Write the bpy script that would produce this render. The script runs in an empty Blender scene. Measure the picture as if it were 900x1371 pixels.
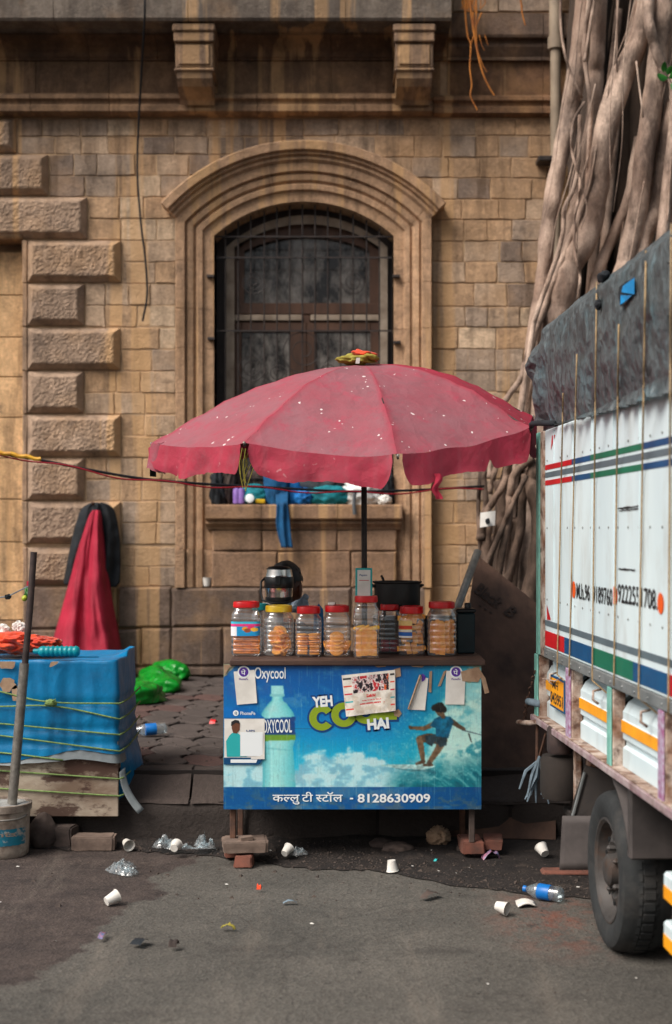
import bpy, bmesh, math, random
import numpy as np
from mathutils import Vector, Matrix, noise as mnoise

random.seed(7)
rng = np.random.RandomState(11)
sc = bpy.context.scene
COL = sc.collection
R = math.radians

# ------------------------------------------------------------------ camera
F, CX, HY, EYE = 1904.0, 450.0, 710.0, 1.5     # focal length in photo pixels, principal column, horizon row, eye height
cd = bpy.data.cameras.new('camera')
cam = bpy.data.objects.new('camera', cd)
COL.objects.link(cam)
cam.location = (0, 0, EYE)
cam.rotation_euler = (R(90), 0, 0)
cd.sensor_fit = 'VERTICAL'
cd.sensor_height = 36
cd.lens = 50
cd.shift_y = 24.5 / 1371
cd.clip_start = 0.05
cd.clip_end = 500
cd.dof.use_dof = True
cd.dof.focus_distance = 6.45
cd.dof.aperture_fstop = 2.2
sc.camera = cam

# ------------------------------------------------------------------ sky, sun, exposure
SUN_EL, SUN_ROT = 48, 234
w = bpy.data.worlds.new('World')
sc.world = w
w.use_nodes = True
nt = w.node_tree
bg = nt.nodes['Background']
sky = nt.nodes.new('ShaderNodeTexSky')
sky.sky_type = 'NISHITA'
sky.sun_disc = False
sky.sun_elevation = R(SUN_EL)
sky.sun_rotation = R(SUN_ROT)
sky.dust_density = 6
sky.air_density = 1.0
sky.ozone_density = 0.6
hs = nt.nodes.new('ShaderNodeHueSaturation')
hs.inputs['Saturation'].default_value = 0.6
hs.inputs['Hue'].default_value = 0.475
nt.links.new(sky.outputs[0], hs.inputs['Color'])
nt.links.new(hs.outputs[0], bg.inputs['Color'])
bg.inputs['Strength'].default_value = 0.08
sl = bpy.data.lights.new('sun', 'SUN')
sl.energy = 2.3
sl.angle = R(36)
sl.color = (1.0, 0.94, 0.86)
so = bpy.data.objects.new('sun', sl)
COL.objects.link(so)
sdir = Vector((math.sin(R(SUN_ROT)) * math.cos(R(SUN_EL)), math.cos(R(SUN_ROT)) * math.cos(R(SUN_EL)), math.sin(R(SUN_EL))))
so.rotation_euler = sdir.to_track_quat('Z', 'Y').to_euler()
so.location = sdir * 30
sc.view_settings.view_transform = 'Standard'
sc.view_settings.look = 'None'
sc.view_settings.gamma = 1
sc.view_settings.exposure = 0.6

# ------------------------------------------------------------------ helpers
def P(px, py, d):
    return Vector(((px - CX) * d / F, d, EYE - (py - HY) * d / F))
def G(px, py, z=0.0):
    d = (EYE - z) * F / (py - HY)
    return Vector(((px - CX) * d / F, d, z))
def S(r, g, b):
    f = lambda c: (c / 255 / 12.92) if c / 255 <= 0.04045 else ((c / 255 + 0.055) / 1.055) ** 2.4
    return (f(r), f(g), f(b))
def nz(x, y, z=0.0):
    return mnoise.noise(Vector((x, y, z)))

def vary(c, a, b):
    f = rng.uniform(a, b)
    return tuple(min(1, q * f) for q in c)
WL = {}
def root(name, loc, label=None, cat=None, group=None, kind=None):
    o = bpy.data.objects.new(name, None)
    COL.objects.link(o)
    o.location = loc
    o.empty_display_size = 0.1
    WL[o] = Vector(loc)
    tag(o, label, cat, group, kind)
    return o
def tag(o, label=None, cat=None, group=None, kind=None):
    if label: o['label'] = label
    if cat: o['category'] = cat
    if group: o['group'] = group
    if kind: o['kind'] = kind
    return o

class MB:
    def __init__(s):
        s.v = []; s.f = []; s.m = []; s.cols = None
    def add(s, vs, fs, mi=0):
        b = len(s.v)
        s.v += [tuple(v) for v in vs]
        s.f += [tuple(b + i for i in f) for f in fs]
        s.m += [mi] * len(fs)
        return s
    def box(s, x0, x1, y0, y1, z0, z1, c=0.0, mi=0, M=None):
        """box with optional chamfer"""
        if c <= 0:
            vs = [Vector((x, y, z)) for x in (x0, x1) for y in (y0, y1) for z in (z0, z1)]
            fs = [(0, 1, 3, 2), (4, 6, 7, 5), (0, 4, 5, 1), (2, 3, 7, 6), (0, 2, 6, 4), (1, 5, 7, 3)]
        else:
            c = min(c, .45 * abs(x1 - x0), .45 * abs(y1 - y0), .45 * abs(z1 - z0))
            vs = []; fs = []; idx = {}
            lo = (x0, y0, z0); hi = (x1, y1, z1)
            for sx in (0, 1):
                for sy in (0, 1):
                    for sz in (0, 1):
                        sg = (sx, sy, sz)
                        for ax in range(3):
                            p = []
                            for k in range(3):
                                full = hi[k] if sg[k] else lo[k]
                                p.append(full if k == ax else full + (-c if sg[k] else c))
                            idx[(sg, ax)] = len(vs); vs.append(Vector(p))
            for ax in range(3):
                b_, c_ = [k for k in range(3) if k != ax]
                for sd in (0, 1):
                    loop = []
                    for (p, q) in ((0, 0), (1, 0), (1, 1), (0, 1)):
                        sg = [0, 0, 0]; sg[ax] = sd; sg[b_] = p; sg[c_] = q
                        loop.append(idx[(tuple(sg), ax)])
                    fs.append(loop)
            for ax in range(3):
                b_, c_ = [k for k in range(3) if k != ax]
                for p in (0, 1):
                    for q in (0, 1):
                        A = [0, 0, 0]; A[b_] = p; A[c_] = q; B = list(A); B[ax] = 1
                        A = tuple(A); B = tuple(B)
                        fs.append([idx[(A, b_)], idx[(B, b_)], idx[(B, c_)], idx[(A, c_)]])
            for sx in (0, 1):
                for sy in (0, 1):
                    for sz in (0, 1):
                        fs.append([idx[((sx, sy, sz), k)] for k in range(3)])
            cen = Vector(((x0 + x1) / 2, (y0 + y1) / 2, (z0 + z1) / 2))
            out = []
            for f in fs:
                n = (vs[f[1]] - vs[f[0]]).cross(vs[f[2]] - vs[f[0]])
                fc = sum((vs[i] for i in f), Vector()) / len(f)
                out.append(f if n.dot(fc - cen) > 0 else f[::-1])
            fs = out
        if M is not None:
            vs = [M @ v for v in vs]
        return s.add(vs, fs, mi)
    def tube(s, pts, rad, n=8, mi=0, cap=True, wob=0.0):
        pts = [Vector(p) for p in pts]
        if not hasattr(rad, '__len__'): rad = [rad] * len(pts)
        rings = []; vs = []; fs = []
        t0 = (pts[1] - pts[0]).normalized()
        up = Vector((0, 0, 1)) if abs(t0.z) < .9 else Vector((0, 1, 0))
        u = t0.cross(up).normalized()
        for i, p in enumerate(pts):
            a = pts[max(i - 1, 0)]; b = pts[min(i + 1, len(pts) - 1)]
            t = (b - a).normalized()
            u = (u - t * u.dot(t)).normalized()
            v = t.cross(u)
            rg = []
            for k in range(n):
                an = 2 * math.pi * k / n
                rr = rad[i] * (1 + wob * nz(p.x * 5 + k * 1.7, p.y * 5, p.z * 5))
                rg.append(len(vs)); vs.append(p + (u * math.cos(an) + v * math.sin(an)) * rr)
            rings.append(rg)
        for a, b in zip(rings, rings[1:]):
            for k in range(n):
                fs.append((a[k], a[(k + 1) % n], b[(k + 1) % n], b[k]))
        if cap:
            fs.append(tuple(rings[0][::-1])); fs.append(tuple(rings[-1]))
        return s.add(vs, fs, mi)
    def lathe(s, prof, c, n=24, mi=0, M=None, sq=0.0, closed=False, mis=None):
        """prof: list of (r, z). sq > 0 makes the section a rounded square"""
        vs = []; fs = []; rings = []
        for r, z in prof:
            rg = []
            for k in range(n):
                a = 2 * math.pi * (k + .5) / n
                ca, sa = math.cos(a), math.sin(a)
                q = 1.0
                if sq > 0:
                    e = 2 + sq
                    q = (abs(ca) ** e + abs(sa) ** e) ** (-1 / e)
                p = Vector((r * q * ca, r * q * sa, z))
                if M is not None: p = M @ p
                rg.append(len(vs)); vs.append(p + Vector(c))
            rings.append(rg)
        ms = []
        for i, (a, b) in enumerate(zip(rings, rings[1:])):
            for k in range(n):
                fs.append((a[k], a[(k + 1) % n], b[(k + 1) % n], b[k]))
                ms.append(mis[i] if mis else mi)
        if not closed:
            if prof[0][0] > 1e-5: fs.append(tuple(rings[0][::-1])); ms.append(mis[0] if mis else mi)
            if prof[-1][0] > 1e-5: fs.append(tuple(rings[-1])); ms.append(mis[-1] if mis else mi)
        b = len(s.v)
        s.v += [tuple(v) for v in vs]; s.f += [tuple(b + i for i in f) for f in fs]; s.m += ms
        return s
    def grid(s, fn, nu, nv, mi=0, wrap=False):
        vs = [fn(i / (nu - (0 if wrap else 1)), j / (nv - 1)) for j in range(nv) for i in range(nu)]
        fs = []
        for j in range(nv - 1):
            for i in range(nu if wrap else nu - 1):
                k = (i + 1) % nu
                fs.append((j * nu + i, j * nu + k, (j + 1) * nu + k, (j + 1) * nu + i))
        return s.add(vs, fs, mi)
    def prism(s, poly, fn, t0, t1, mi=0):
        """poly of 2-D points, fn(a, b, t) -> Vector, between t0 and t1"""
        n = len(poly)
        vs = [fn(a, b, t0) for a, b in poly] + [fn(a, b, t1) for a, b in poly]
        fs = [tuple(range(n))[::-1], tuple(range(n, 2 * n))] + [(i, (i + 1) % n, n + (i + 1) % n, n + i) for i in range(n)]
        return s.add(vs, fs, mi)
    def blob(s, c, size, amp=.2, fr=2.0, seed=0.0, sub=3, mi=0, flat=None, M=None, ridge=False):
        bm = bmesh.new()
        bmesh.ops.create_icosphere(bm, subdivisions=sub, radius=1)
        vs = []
        for v in bm.verts:
            p = v.co.copy()
            q = p * fr + Vector((seed, seed * 1.7, seed * .3))
            n_ = mnoise.noise(q) + .5 * mnoise.noise(q * 2.1)
            if ridge: n_ = .55 - abs(n_) * 1.7 - .35 * abs(mnoise.noise(q * 2.7))
            p = p * (1 + amp * n_)
            p = Vector((p.x * size[0], p.y * size[1], p.z * size[2]))
            if M is not None: p = M @ p
            p += Vector(c)
            if flat is not None and p.z < flat: p.z = flat + .02 * (p.z - flat)
            vs.append(p)
        fs = [tuple(v.index for v in f.verts) for f in bm.faces]
        bm.free()
        return s.add(vs, fs, mi)
    def build(s, name, mats, parent=None, smooth=False, label=None, cat=None, group=None, kind=None, color=None, fixn=True, angle=None, origin=None):
        me = bpy.data.meshes.new(name)
        V = np.array(s.v, dtype=float).reshape(-1, 3)
        c = (V.min(0) + V.max(0)) / 2 if origin is None else np.array(origin, dtype=float)
        V = V - c
        me.from_pydata(V.tolist(), [], s.f)
        if not isinstance(mats, (list, tuple)): mats = [mats]
        for m in mats: me.materials.append(m)
        if len(mats) > 1: me.polygons.foreach_set('material_index', s.m)
        if s.cols is not None:
            at = me.color_attributes.new('paint', 'FLOAT_COLOR', 'POINT')
            at.data.foreach_set('color', np.c_[s.cols, np.ones(len(s.cols))].astype(np.float32).ravel())
        if fixn:
            bm = bmesh.new(); bm.from_mesh(me); bmesh.ops.recalc_face_normals(bm, faces=bm.faces); bm.to_mesh(me); bm.free()
        if smooth:
            me.polygons.foreach_set('use_smooth', [True] * len(me.polygons))
            if angle: me.set_sharp_from_angle(angle=R(angle))
        me.update()
        o = bpy.data.objects.new(name, me)
        COL.objects.link(o)
        if parent is not None:
            o.parent = parent
            o.location = Vector(c) - WL[parent]
        else:
            o.location = Vector(c)
        WL[o] = Vector(c)
        if color is not None: o.color = (*color, 1)
        tag(o, label, cat, group, kind)
        return o

def copy_tree(o, loc, parent=None, label=None, rot=None):
    c = o.copy(); COL.objects.link(c)
    if parent is not None: c.parent = parent
    if loc is not None: c.location = loc
    if rot is not None: c.rotation_euler = rot
    if label: c['label'] = label
    for ch in o.children: copy_tree(ch, None, c)
    return c

def smooth_path(pts, n=6):
    """Catmull-Rom through tuples of any length"""
    pts = [np.array(p, dtype=float) for p in pts]
    P_ = [2 * pts[0] - pts[1]] + pts + [2 * pts[-1] - pts[-2]]
    out = []
    for i in range(1, len(P_) - 2):
        a, b, c, d = P_[i - 1:i + 3]
        for k in range(n):
            t = k / n
            out.append(.5 * ((2 * b) + (c - a) * t + (2 * a - 5 * b + 4 * c - d) * t * t + (3 * b - a - 3 * c + d) * t ** 3))
    out.append(pts[-1])
    return out

# ------------------------------------------------------------------ materials
class NT:
    def __init__(s, name):
        s.m = bpy.data.materials.new(name); s.m.use_nodes = True
        s.t = s.m.node_tree; s.b = s.t.nodes['Principled BSDF']; s.out = s.t.nodes['Material Output']
    def n(s, typ, **kw):
        nd = s.t.nodes.new(typ)
        for k, v in kw.items():
            if k.startswith('_'): setattr(nd, k[1:], v)
        return nd
    def l(s, a, b): s.t.links.new(a, b)
    def pos(s): return s.n('ShaderNodeNewGeometry').outputs['Position']
    def mapped(s, vec, scale):
        m = s.n('ShaderNodeMapping'); m.inputs['Scale'].default_value = scale
        s.l(vec, m.inputs['Vector']); return m.outputs[0]
    def noise(s, vec, scale, detail=5, rough=.6):
        nd = s.n('ShaderNodeTexNoise'); nd.inputs['Scale'].default_value = scale; nd.inputs['Detail'].default_value = detail
        nd.inputs['Roughness'].default_value = rough
        s.l(vec, nd.inputs['Vector']); return nd.outputs['Fac']
    def ramp(s, fac, a, b, va=0.0, vb=1.0):
        nd = s.n('ShaderNodeMapRange'); nd.inputs['From Min'].default_value = a; nd.inputs['From Max'].default_value = b
        nd.inputs['To Min'].default_value = va; nd.inputs['To Max'].default_value = vb
        s.l(fac, nd.inputs['Value']); return nd.outputs[0]
    def mix(s, fac, a, b, mode='MIX'):
        nd = s.n('ShaderNodeMix', _data_type='RGBA', _blend_type=mode)
        for sock, v in ((nd.inputs[0], fac), (nd.inputs[6], a), (nd.inputs[7], b)):
            if hasattr(v, 'is_linked'): s.l(v, sock)
            elif isinstance(v, (int, float)): sock.default_value = v
            else: sock.default_value = (*v, 1)
        return nd.outputs[2]
    def math(s, op, a, b):
        nd = s.n('ShaderNodeMath', _operation=op)
        for i, v in enumerate((a, b)):
            if hasattr(v, 'is_linked'): s.l(v, nd.inputs[i])
            else: nd.inputs[i].default_value = v
        return nd.outputs[0]
    def bump(s, h, strength=.4, dist=.01):
        nd = s.n('ShaderNodeBump'); nd.inputs['Strength'].default_value = strength; nd.inputs['Distance'].default_value = dist
        s.l(h, nd.inputs['Height']); s.l(nd.outputs[0], s.b.inputs['Normal']); return nd

def mat(name, c1, c2=None, *_a, **_k):
    cr = _k.pop('crease', None)
    m = mat0(name, c1, c2, *_a, **_k)
    if cr:
        t = NT.__new__(NT); t.m = m; t.t = m.node_tree; t.b = t.t.nodes['Principled BSDF']
        p = t.mapped(t.pos(), cr[3] if len(cr) > 3 else (1, 1, 1))
        bn = t.bump(crease(t, p, cr[0]), cr[1], cr[2])
        old = [n for n in t.t.nodes if n.type == 'BUMP' and n != bn]
        if old: t.l(old[0].outputs[0], bn.inputs['Normal'])
    return m
def mat0(name, c1, c2=None, scale=6, rough=.8, bump=0.0, bscale=60, bdist=.004, metal=0.0, spec=.4, dirt=None, damt=.5, dscale=3.0, dlo=.5, dhi=.7, stretch=(1, 1, 1), sheen=0.0, coat=0.0, alpha=None, fine=.0):
    t = NT(name)
    p = t.mapped(t.pos(), stretch)
    col = None
    if c2 is not None:
        col = t.mix(t.ramp(t.noise(p, scale), .35, .65), c1, c2)
    if dirt is not None:
        f = t.ramp(t.noise(p, dscale, 8, .65), dlo, dhi, 0, damt)
        col = t.mix(f, col if col is not None else c1, dirt)
    if fine:
        g = t.ramp(t.noise(p, 130, 3), .3, .7, 1 - fine, 1 + fine)
        vec = t.n('ShaderNodeCombineXYZ')
        for i in range(3): t.l(g, vec.inputs[i])
        col = t.mix(1.0, col if col is not None else c1, vec.outputs[0], 'MULTIPLY')
    if col is None: t.b.inputs['Base Color'].default_value = (*c1, 1)
    else: t.l(col, t.b.inputs['Base Color'])
    t.b.inputs['Roughness'].default_value = rough
    t.b.inputs['Metallic'].default_value = metal
    t.b.inputs['Specular IOR Level'].default_value = spec
    t.b.inputs['Coat Weight'].default_value = coat
    t.b.inputs['Sheen Weight'].default_value = sheen
    if alpha is not None: t.b.inputs['Alpha'].default_value = alpha
    if bump: t.bump(t.noise(p, bscale, 6, .6), bump, bdist)
    return t.m

def crease(t, p, scale, dist=.5):
    """sharp fold lines of a crumpled sheet"""
    nd = t.n('ShaderNodeTexNoise'); nd.inputs['Scale'].default_value = scale * .7; nd.inputs['Detail'].default_value = 4; t.l(p, nd.inputs['Vector'])
    add = t.n('ShaderNodeVectorMath', _operation='MULTIPLY_ADD'); t.l(nd.outputs['Color'], add.inputs[0])
    k = dist / scale * 2; add.inputs[1].default_value = (k, k, k); t.l(p, add.inputs[2])
    vo = t.n('ShaderNodeTexVoronoi', _feature='DISTANCE_TO_EDGE'); vo.inputs['Scale'].default_value = scale
    t.l(add.outputs[0], vo.inputs['Vector'])
    return t.ramp(vo.outputs['Distance'], 0, .3, 1, 0)
def stone_mat(name, rough_face=False, streak=.55):
    """weathered ashlar; the base colour of each stone comes from its own object colour"""
    t = NT(name)
    pos = t.pos()
    oi = t.n('ShaderNodeObjectInfo')
    base = oi.outputs['Color']
    n1 = t.ramp(t.noise(pos, 9, 6, .7), .3, .7, .7, 1.25)
    n2 = t.ramp(t.noise(pos, 48, 4, .75), .32, .68, .78, 1.16)
    f = t.math('MULTIPLY', n1, n2)
    v = t.n('ShaderNodeCombineXYZ')
    for i in range(3): t.l(f, v.inputs[i])
    c = t.mix(1.0, base, v.outputs[0], 'MULTIPLY')
    # warm ochre patches, black soot patches, pale lime runs
    c = t.mix(t.ramp(t.noise(pos, 2.3, 5, .6), .5, .7, 0, .3), c, S(190, 148, 102))
    st = t.mapped(pos, (5.5, 1, .55))
    c = t.mix(t.ramp(t.noise(st, 1.3, 6, .7), .5, .66, 0, streak), c, S(78, 62, 50))
    c = t.mix(t.ramp(t.noise(pos, 4.4, 7, .75), .54, .7, 0, .6), c, S(70, 62, 58))
    c = t.mix(t.ramp(t.noise(t.mapped(pos, (3.4, 1, .1)), 1.1, 5, .55), .575, .61, 0, .62), c, S(204, 164, 118))
    z_ = t.n('ShaderNodeSeparateXYZ'); t.l(pos, z_.inputs[0])
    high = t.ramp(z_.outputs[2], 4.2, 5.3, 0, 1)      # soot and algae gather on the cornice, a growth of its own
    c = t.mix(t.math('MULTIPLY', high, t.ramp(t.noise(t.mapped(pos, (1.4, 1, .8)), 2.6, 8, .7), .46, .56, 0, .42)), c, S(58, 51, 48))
    # soft darkening of grime in the joints and low on the wall
    t.l(c, t.b.inputs['Base Color'])
    t.b.inputs['Roughness'].default_value = .92
    t.b.inputs['Specular IOR Level'].default_value = .2
    vo = t.n('ShaderNodeTexVoronoi'); vo.inputs['Scale'].default_value = 34 if not rough_face else 22
    t.l(pos, vo.inputs['Vector'])
    h = t.math('ADD', t.noise(pos, 62 if not rough_face else 40, 7, .72), t.ramp(vo.outputs['Distance'], 0, .5, 0, .25 if not rough_face else .4))
    t.bump(h, .6 if not rough_face else .55, .014 if not rough_face else .016)
    return t.m

def paint_mat(name, rough=.5, spec=.4, bump=.0, coat=0.0, grime=.25):
    t = NT(name)
    at = t.n('ShaderNodeVertexColor', _layer_name='paint')
    p = t.pos()
    c = t.mix(t.ramp(t.noise(p, 9, 8, .7), .52, .75, 0, grime), at.outputs['Color'], S(120, 105, 88))
    g = t.ramp(t.noise(p, 90, 4, .7), .3, .7, .9, 1.08)
    v = t.n('ShaderNodeCombineXYZ')
    for i in range(3): t.l(g, v.inputs[i])
    c = t.mix(1.0, c, v.outputs[0], 'MULTIPLY')
    t.l(c, t.b.inputs['Base Color'])
    t.b.inputs['Roughness'].default_value = rough
    t.b.inputs['Specular IOR Level'].default_value = spec
    t.b.inputs['Coat Weight'].default_value = coat
    if bump: t.bump(t.noise(p, 25, 5), bump, .004)
    return t.m

def clear_mat(name, tint=(1, 1, 1), gloss=.08, fmax=.6, rough=.06, haze=0.0):
    """thin clear plastic: see-through with a fresnel sheen and a trace of white haze"""
    t = NT(name)
    t.t.nodes.remove(t.b)
    tr = t.n('ShaderNodeBsdfTransparent'); tr.inputs[0].default_value = (*tint, 1)
    gl = t.n('ShaderNodeBsdfGlossy'); gl.inputs['Roughness'].default_value = rough
    lw = t.n('ShaderNodeLayerWeight'); lw.inputs['Blend'].default_value = .35
    f = t.ramp(lw.outputs['Facing'], 0, 1, gloss, fmax)
    mx = t.n('ShaderNodeMixShader')
    t.l(f, mx.inputs[0]); t.l(tr.outputs[0], mx.inputs[1]); t.l(gl.outputs[0], mx.inputs[2])
    res = mx.outputs[0]
    if haze:
        df = t.n('ShaderNodeBsdfDiffuse'); df.inputs[0].default_value = (.75, .8, .82, 1)
        m2 = t.n('ShaderNodeMixShader')
        t.l(t.ramp(t.noise(t.pos(), 40, 4), .35, .7, haze * .4, haze * 1.4), m2.inputs[0])
        t.l(res, m2.inputs[1]); t.l(df.outputs[0], m2.inputs[2]); res = m2.outputs[0]
    t.l(res, t.out.inputs['Surface'])
    return t.m

M = {}
M['stone'] = stone_mat('ashlar_stone')
M['quoin'] = stone_mat('rock_faced_stone', True, .3)
M['dressed'] = stone_mat('dressed_stone', False, .5)
M['mortar'] = mat('lime_mortar', S(204, 172, 136), S(150, 124, 98), 5, .95, .4, 70)
M['road'] = None
M['black_iron'] = mat('black_iron', S(34, 31, 31), S(58, 48, 44), 20, .6, .2, 90)
M['timber'] = mat('brown_window_timber', S(94, 66, 50), S(66, 46, 35), 9, .55, .25, 60, stretch=(1, 1, .2))
M['timber_dark'] = mat('dark_window_timber', S(58, 48, 44), S(40, 33, 31), 9, .6, .25, 60)
M['pale_frame'] = mat('weathered_pale_frame', S(176, 160, 142), S(134, 118, 102), 7, .8, .25, 60)
M['grey_pipe'] = mat('grey_painted_pipe', S(158, 142, 122), S(128, 114, 98), 4, .7, .15, 40)
M['bark'] = mat('banyan_bark', S(202, 178, 160), S(140, 115, 99), 3.2, .8, .9, 24, .02, dirt=S(60, 46, 39), damt=.8, dscale=4, dlo=.44, dhi=.62, stretch=(1, 1, .45), fine=.18)
M['bark_low'] = mat('shaded_root_bark', S(128, 106, 91), S(84, 68, 57), 4, .85, .9, 24, .02, dirt=S(48, 38, 32), damt=.8, dscale=4, dlo=.44, dhi=.62, stretch=(1, 1, .45), fine=.18)  # shade on the lower roots is put into this darker bark colour
M['bark_dark'] = mat('gap_shade_bark', S(72, 58, 48), S(46, 37, 31), 4, .9, .7, 30, .012, stretch=(1, 1, .4))  # darkness of the gaps between roots, painted as bark colour
M['aerial'] = mat('orange_aerial_root', S(188, 118, 44), S(140, 80, 36), 12, .8)
M['leaf'] = mat('green_leaf', S(52, 128, 44), S(36, 92, 34), 12, .45)
M['iron_rust'] = mat('rusty_iron', S(104, 74, 58), S(70, 52, 44), 18, .8, .4, 60)

# plain dyed and painted surfaces
M['blue_tarp'] = mat('blue_tarpaulin', S(0, 124, 178), S(0, 106, 156), 5, .42, .3, 22, .006, crease=(7, .35, .01, (1, 1, .5)), dirt=S(40, 84, 116), damt=.35, dscale=8, fine=.06)
M['hem_grey'] = mat('grey_tarpaulin_hem', S(140, 148, 150), S(110, 118, 122), 8, .5, .3, 30)
M['old_board'] = mat('peeling_painted_board', S(184, 172, 154), S(124, 104, 88), 7, .85, .5, 40, .004, dirt=S(70, 46, 38), damt=.9, dscale=9, dlo=.49, dhi=.56, stretch=(.5, 1, 1))
M['green_rope'] = mat('green_nylon_rope', S(132, 158, 92), S(98, 124, 70), 60, .7, .5, 300)
M['red_cloth'] = mat('crimson_cloth', S(166, 24, 54), S(138, 16, 42), 4, .75, .25, 90, .002, crease=(3.2, .35, .02, (1.6, 1.6, .35)), dirt=S(196, 60, 84), damt=.25, dscale=9)
M['black_cloth'] = mat('black_cloth', S(28, 34, 40), S(18, 21, 25), 9, .85, .3, 80)
M['orange_cloth'] = mat('orange_cloth', S(226, 74, 14), S(190, 46, 10), 14, .75, .3, 60, sheen=.3)
M['teal_plastic'] = mat('teal_plastic', S(0, 142, 150), S(0, 120, 130), 6, .35, .1, 30)
M['white_plastic'] = mat('white_plastic', S(226, 228, 226), S(204, 206, 204), 12, .45)
M['steel'] = mat('brushed_steel', (.62, .61, .58), (.5, .49, .47), 30, .22, metal=1.0)
M['grey_steel'] = mat('dull_galvanised_pipe', S(158, 154, 146), S(122, 118, 112), 25, .42, metal=.6)
M['dark_rod'] = mat('dark_iron_rod', S(72, 58, 54), S(46, 38, 38), 14, .6, .2, 60)
M['black_plastic'] = mat('black_plastic', S(22, 25, 27), S(30, 33, 35), 20, .4)
M['pot_black'] = mat('sooty_pot', S(20, 21, 22), S(34, 33, 32), 10, .5, .2, 50)
M['dark_teal'] = mat('dark_teal_tin', S(12, 44, 50), S(10, 30, 36), 8, .5, .1, 30)
M['counter'] = mat('dark_counter_plank', S(84, 62, 52), S(56, 41, 36), 10, .6, .35, 50, stretch=(.25, 1, 1))
M['stall_wood'] = mat('dark_stall_wood', S(58, 44, 38), S(40, 30, 27), 9, .8, .3, 50)
M['red_lid'] = mat('red_plastic_lid', S(206, 18, 24), S(180, 12, 20), 20, .35)
M['yellow_lid'] = mat('yellow_plastic_lid', S(220, 186, 40), S(198, 160, 30), 20, .35)
M['teal_lid'] = mat('teal_plastic_lid', S(10, 128, 132), S(8, 110, 118), 20, .35)
M['jar'] = clear_mat('clear_jar_plastic', (.992, .994, .992), .11, .85, .06, .06)
M['clear_bottle'] = clear_mat('clear_bottle_plastic', (.86, .95, .98), .08, .6, .08, .12)
M['clear_film'] = clear_mat('crumpled_clear_film', (.85, .93, .96), .06, .5, .2, .14)
M['biscuit'] = mat('baked_biscuit', S(255, 186, 92), S(240, 150, 62), 30, .85, .4, 120)
M['biscuit_dark'] = mat('dark_baked_biscuit', S(240, 154, 80), S(208, 120, 58), 30, .85, .4, 120)
M['rusk'] = mat('golden_rusk', S(255, 206, 78), S(250, 172, 46), 26, .85, .4, 120)
M['maroon'] = mat('maroon_wrapper', S(142, 34, 56), S(104, 24, 42), 14, .4)
M['white_paper'] = mat('white_paper', S(226, 224, 218), S(206, 203, 196), 9, .8)
M['cup'] = mat('white_paper_cup', S(222, 220, 214), S(196, 192, 184), 16, .7)
M['print_white'] = mat('white_print', S(226, 232, 234), rough=.5)
M['print_green'] = mat('green_print', S(134, 158, 34), rough=.5)
M['print_navy'] = mat('navy_print', S(6, 62, 122), rough=.5)
M['print_purple'] = mat('purple_print', S(84, 44, 146), rough=.5)
M['print_black'] = mat('black_print', S(30, 30, 34), rough=.6)
M['print_red'] = mat('red_print', S(196, 48, 58), rough=.6)
M['print_teal'] = mat('teal_print', S(40, 166, 168), rough=.5)
M['torn'] = mat('torn_brown_backing', S(176, 150, 124), S(140, 112, 90), 14, .9)
M['brick'] = mat('red_brick', S(128, 80, 66), S(98, 66, 56), 14, .9, .5, 60, dirt=S(70, 60, 54), damt=.6, dscale=10)
M['concrete'] = mat('concrete_block', S(128, 110, 98), S(96, 82, 74), 12, .9, .5, 70)
M['rock'] = mat('dark_rock', S(84, 72, 66), S(54, 46, 43), 9, .9, .6, 40)
M['umbrella'] = None
M['green_bag'] = mat('bright_green_plastic', S(0, 138, 36), S(0, 112, 28), 6, .3, .3, 30, .004, crease=(9, .6, .015))
M['skin'] = mat('brown_skin', S(112, 70, 50), S(98, 60, 42), 12, .55)
M['hair'] = mat('black_hair', S(20, 19, 20), S(12, 12, 13), 30, .5, .5, 120)
M['shirt'] = mat('dark_grey_shirt', S(60, 58, 60), S(46, 45, 48), 10, .85, .2, 90)
M['truck_white'] = mat('truck_white_paint', S(212, 228, 232), S(196, 214, 220), 2.5, .45, .1, 10, .002, dirt=S(146, 134, 118), damt=.5, dscale=6, dlo=.53, dhi=.78, stretch=(1, 1, .3))
M['truck_red'] = mat('truck_red_paint', S(196, 18, 30), S(170, 14, 26), 5, .45)
M['truck_blue'] = mat('truck_blue_paint', S(4, 76, 122), S(4, 62, 104), 5, .45)
M['truck_green'] = mat('truck_green_paint', S(10, 110, 82), S(8, 94, 70), 5, .45)
M['truck_grey'] = mat('truck_grey_paint', S(92, 108, 116), S(78, 92, 100), 5, .5)
M['truck_strip'] = mat('aluminium_strip', S(138, 142, 142), S(108, 112, 112), 14, .45, metal=.3)
M['truck_yellow'] = mat('truck_yellow_paint', S(246, 168, 14), S(226, 146, 10), 6, .5)
M['truck_orange'] = mat('truck_orange_paint', S(222, 88, 24), rough=.5)
M['truck_rust'] = mat('rusted_white_post', S(196, 182, 170), S(120, 84, 62), 12, .8, .5, 50, dirt=S(74, 46, 34), damt=.85, dscale=18, dlo=.5, dhi=.62)
M['truck_mint'] = mat('mint_paint', S(126, 186, 172), S(98, 150, 140), 14, .6)
M['truck_purple'] = mat('purple_trim_paint', S(146, 84, 124), S(176, 166, 186), 36, .55, stretch=(1, 1, 1.6))
M['truck_rail'] = mat('scuffed_purple_rail', S(132, 104, 112), S(172, 160, 158), 12, .7, .3, 40, dirt=S(92, 70, 60), damt=.7, dscale=9)
M['chassis'] = mat('dusty_chassis', S(46, 40, 36), S(32, 28, 26), 8, .9, .4, 40)
M['mud'] = mat('dusty_mudguard', S(78, 72, 70), S(54, 50, 49), 6, .75, .2, 30)
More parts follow.
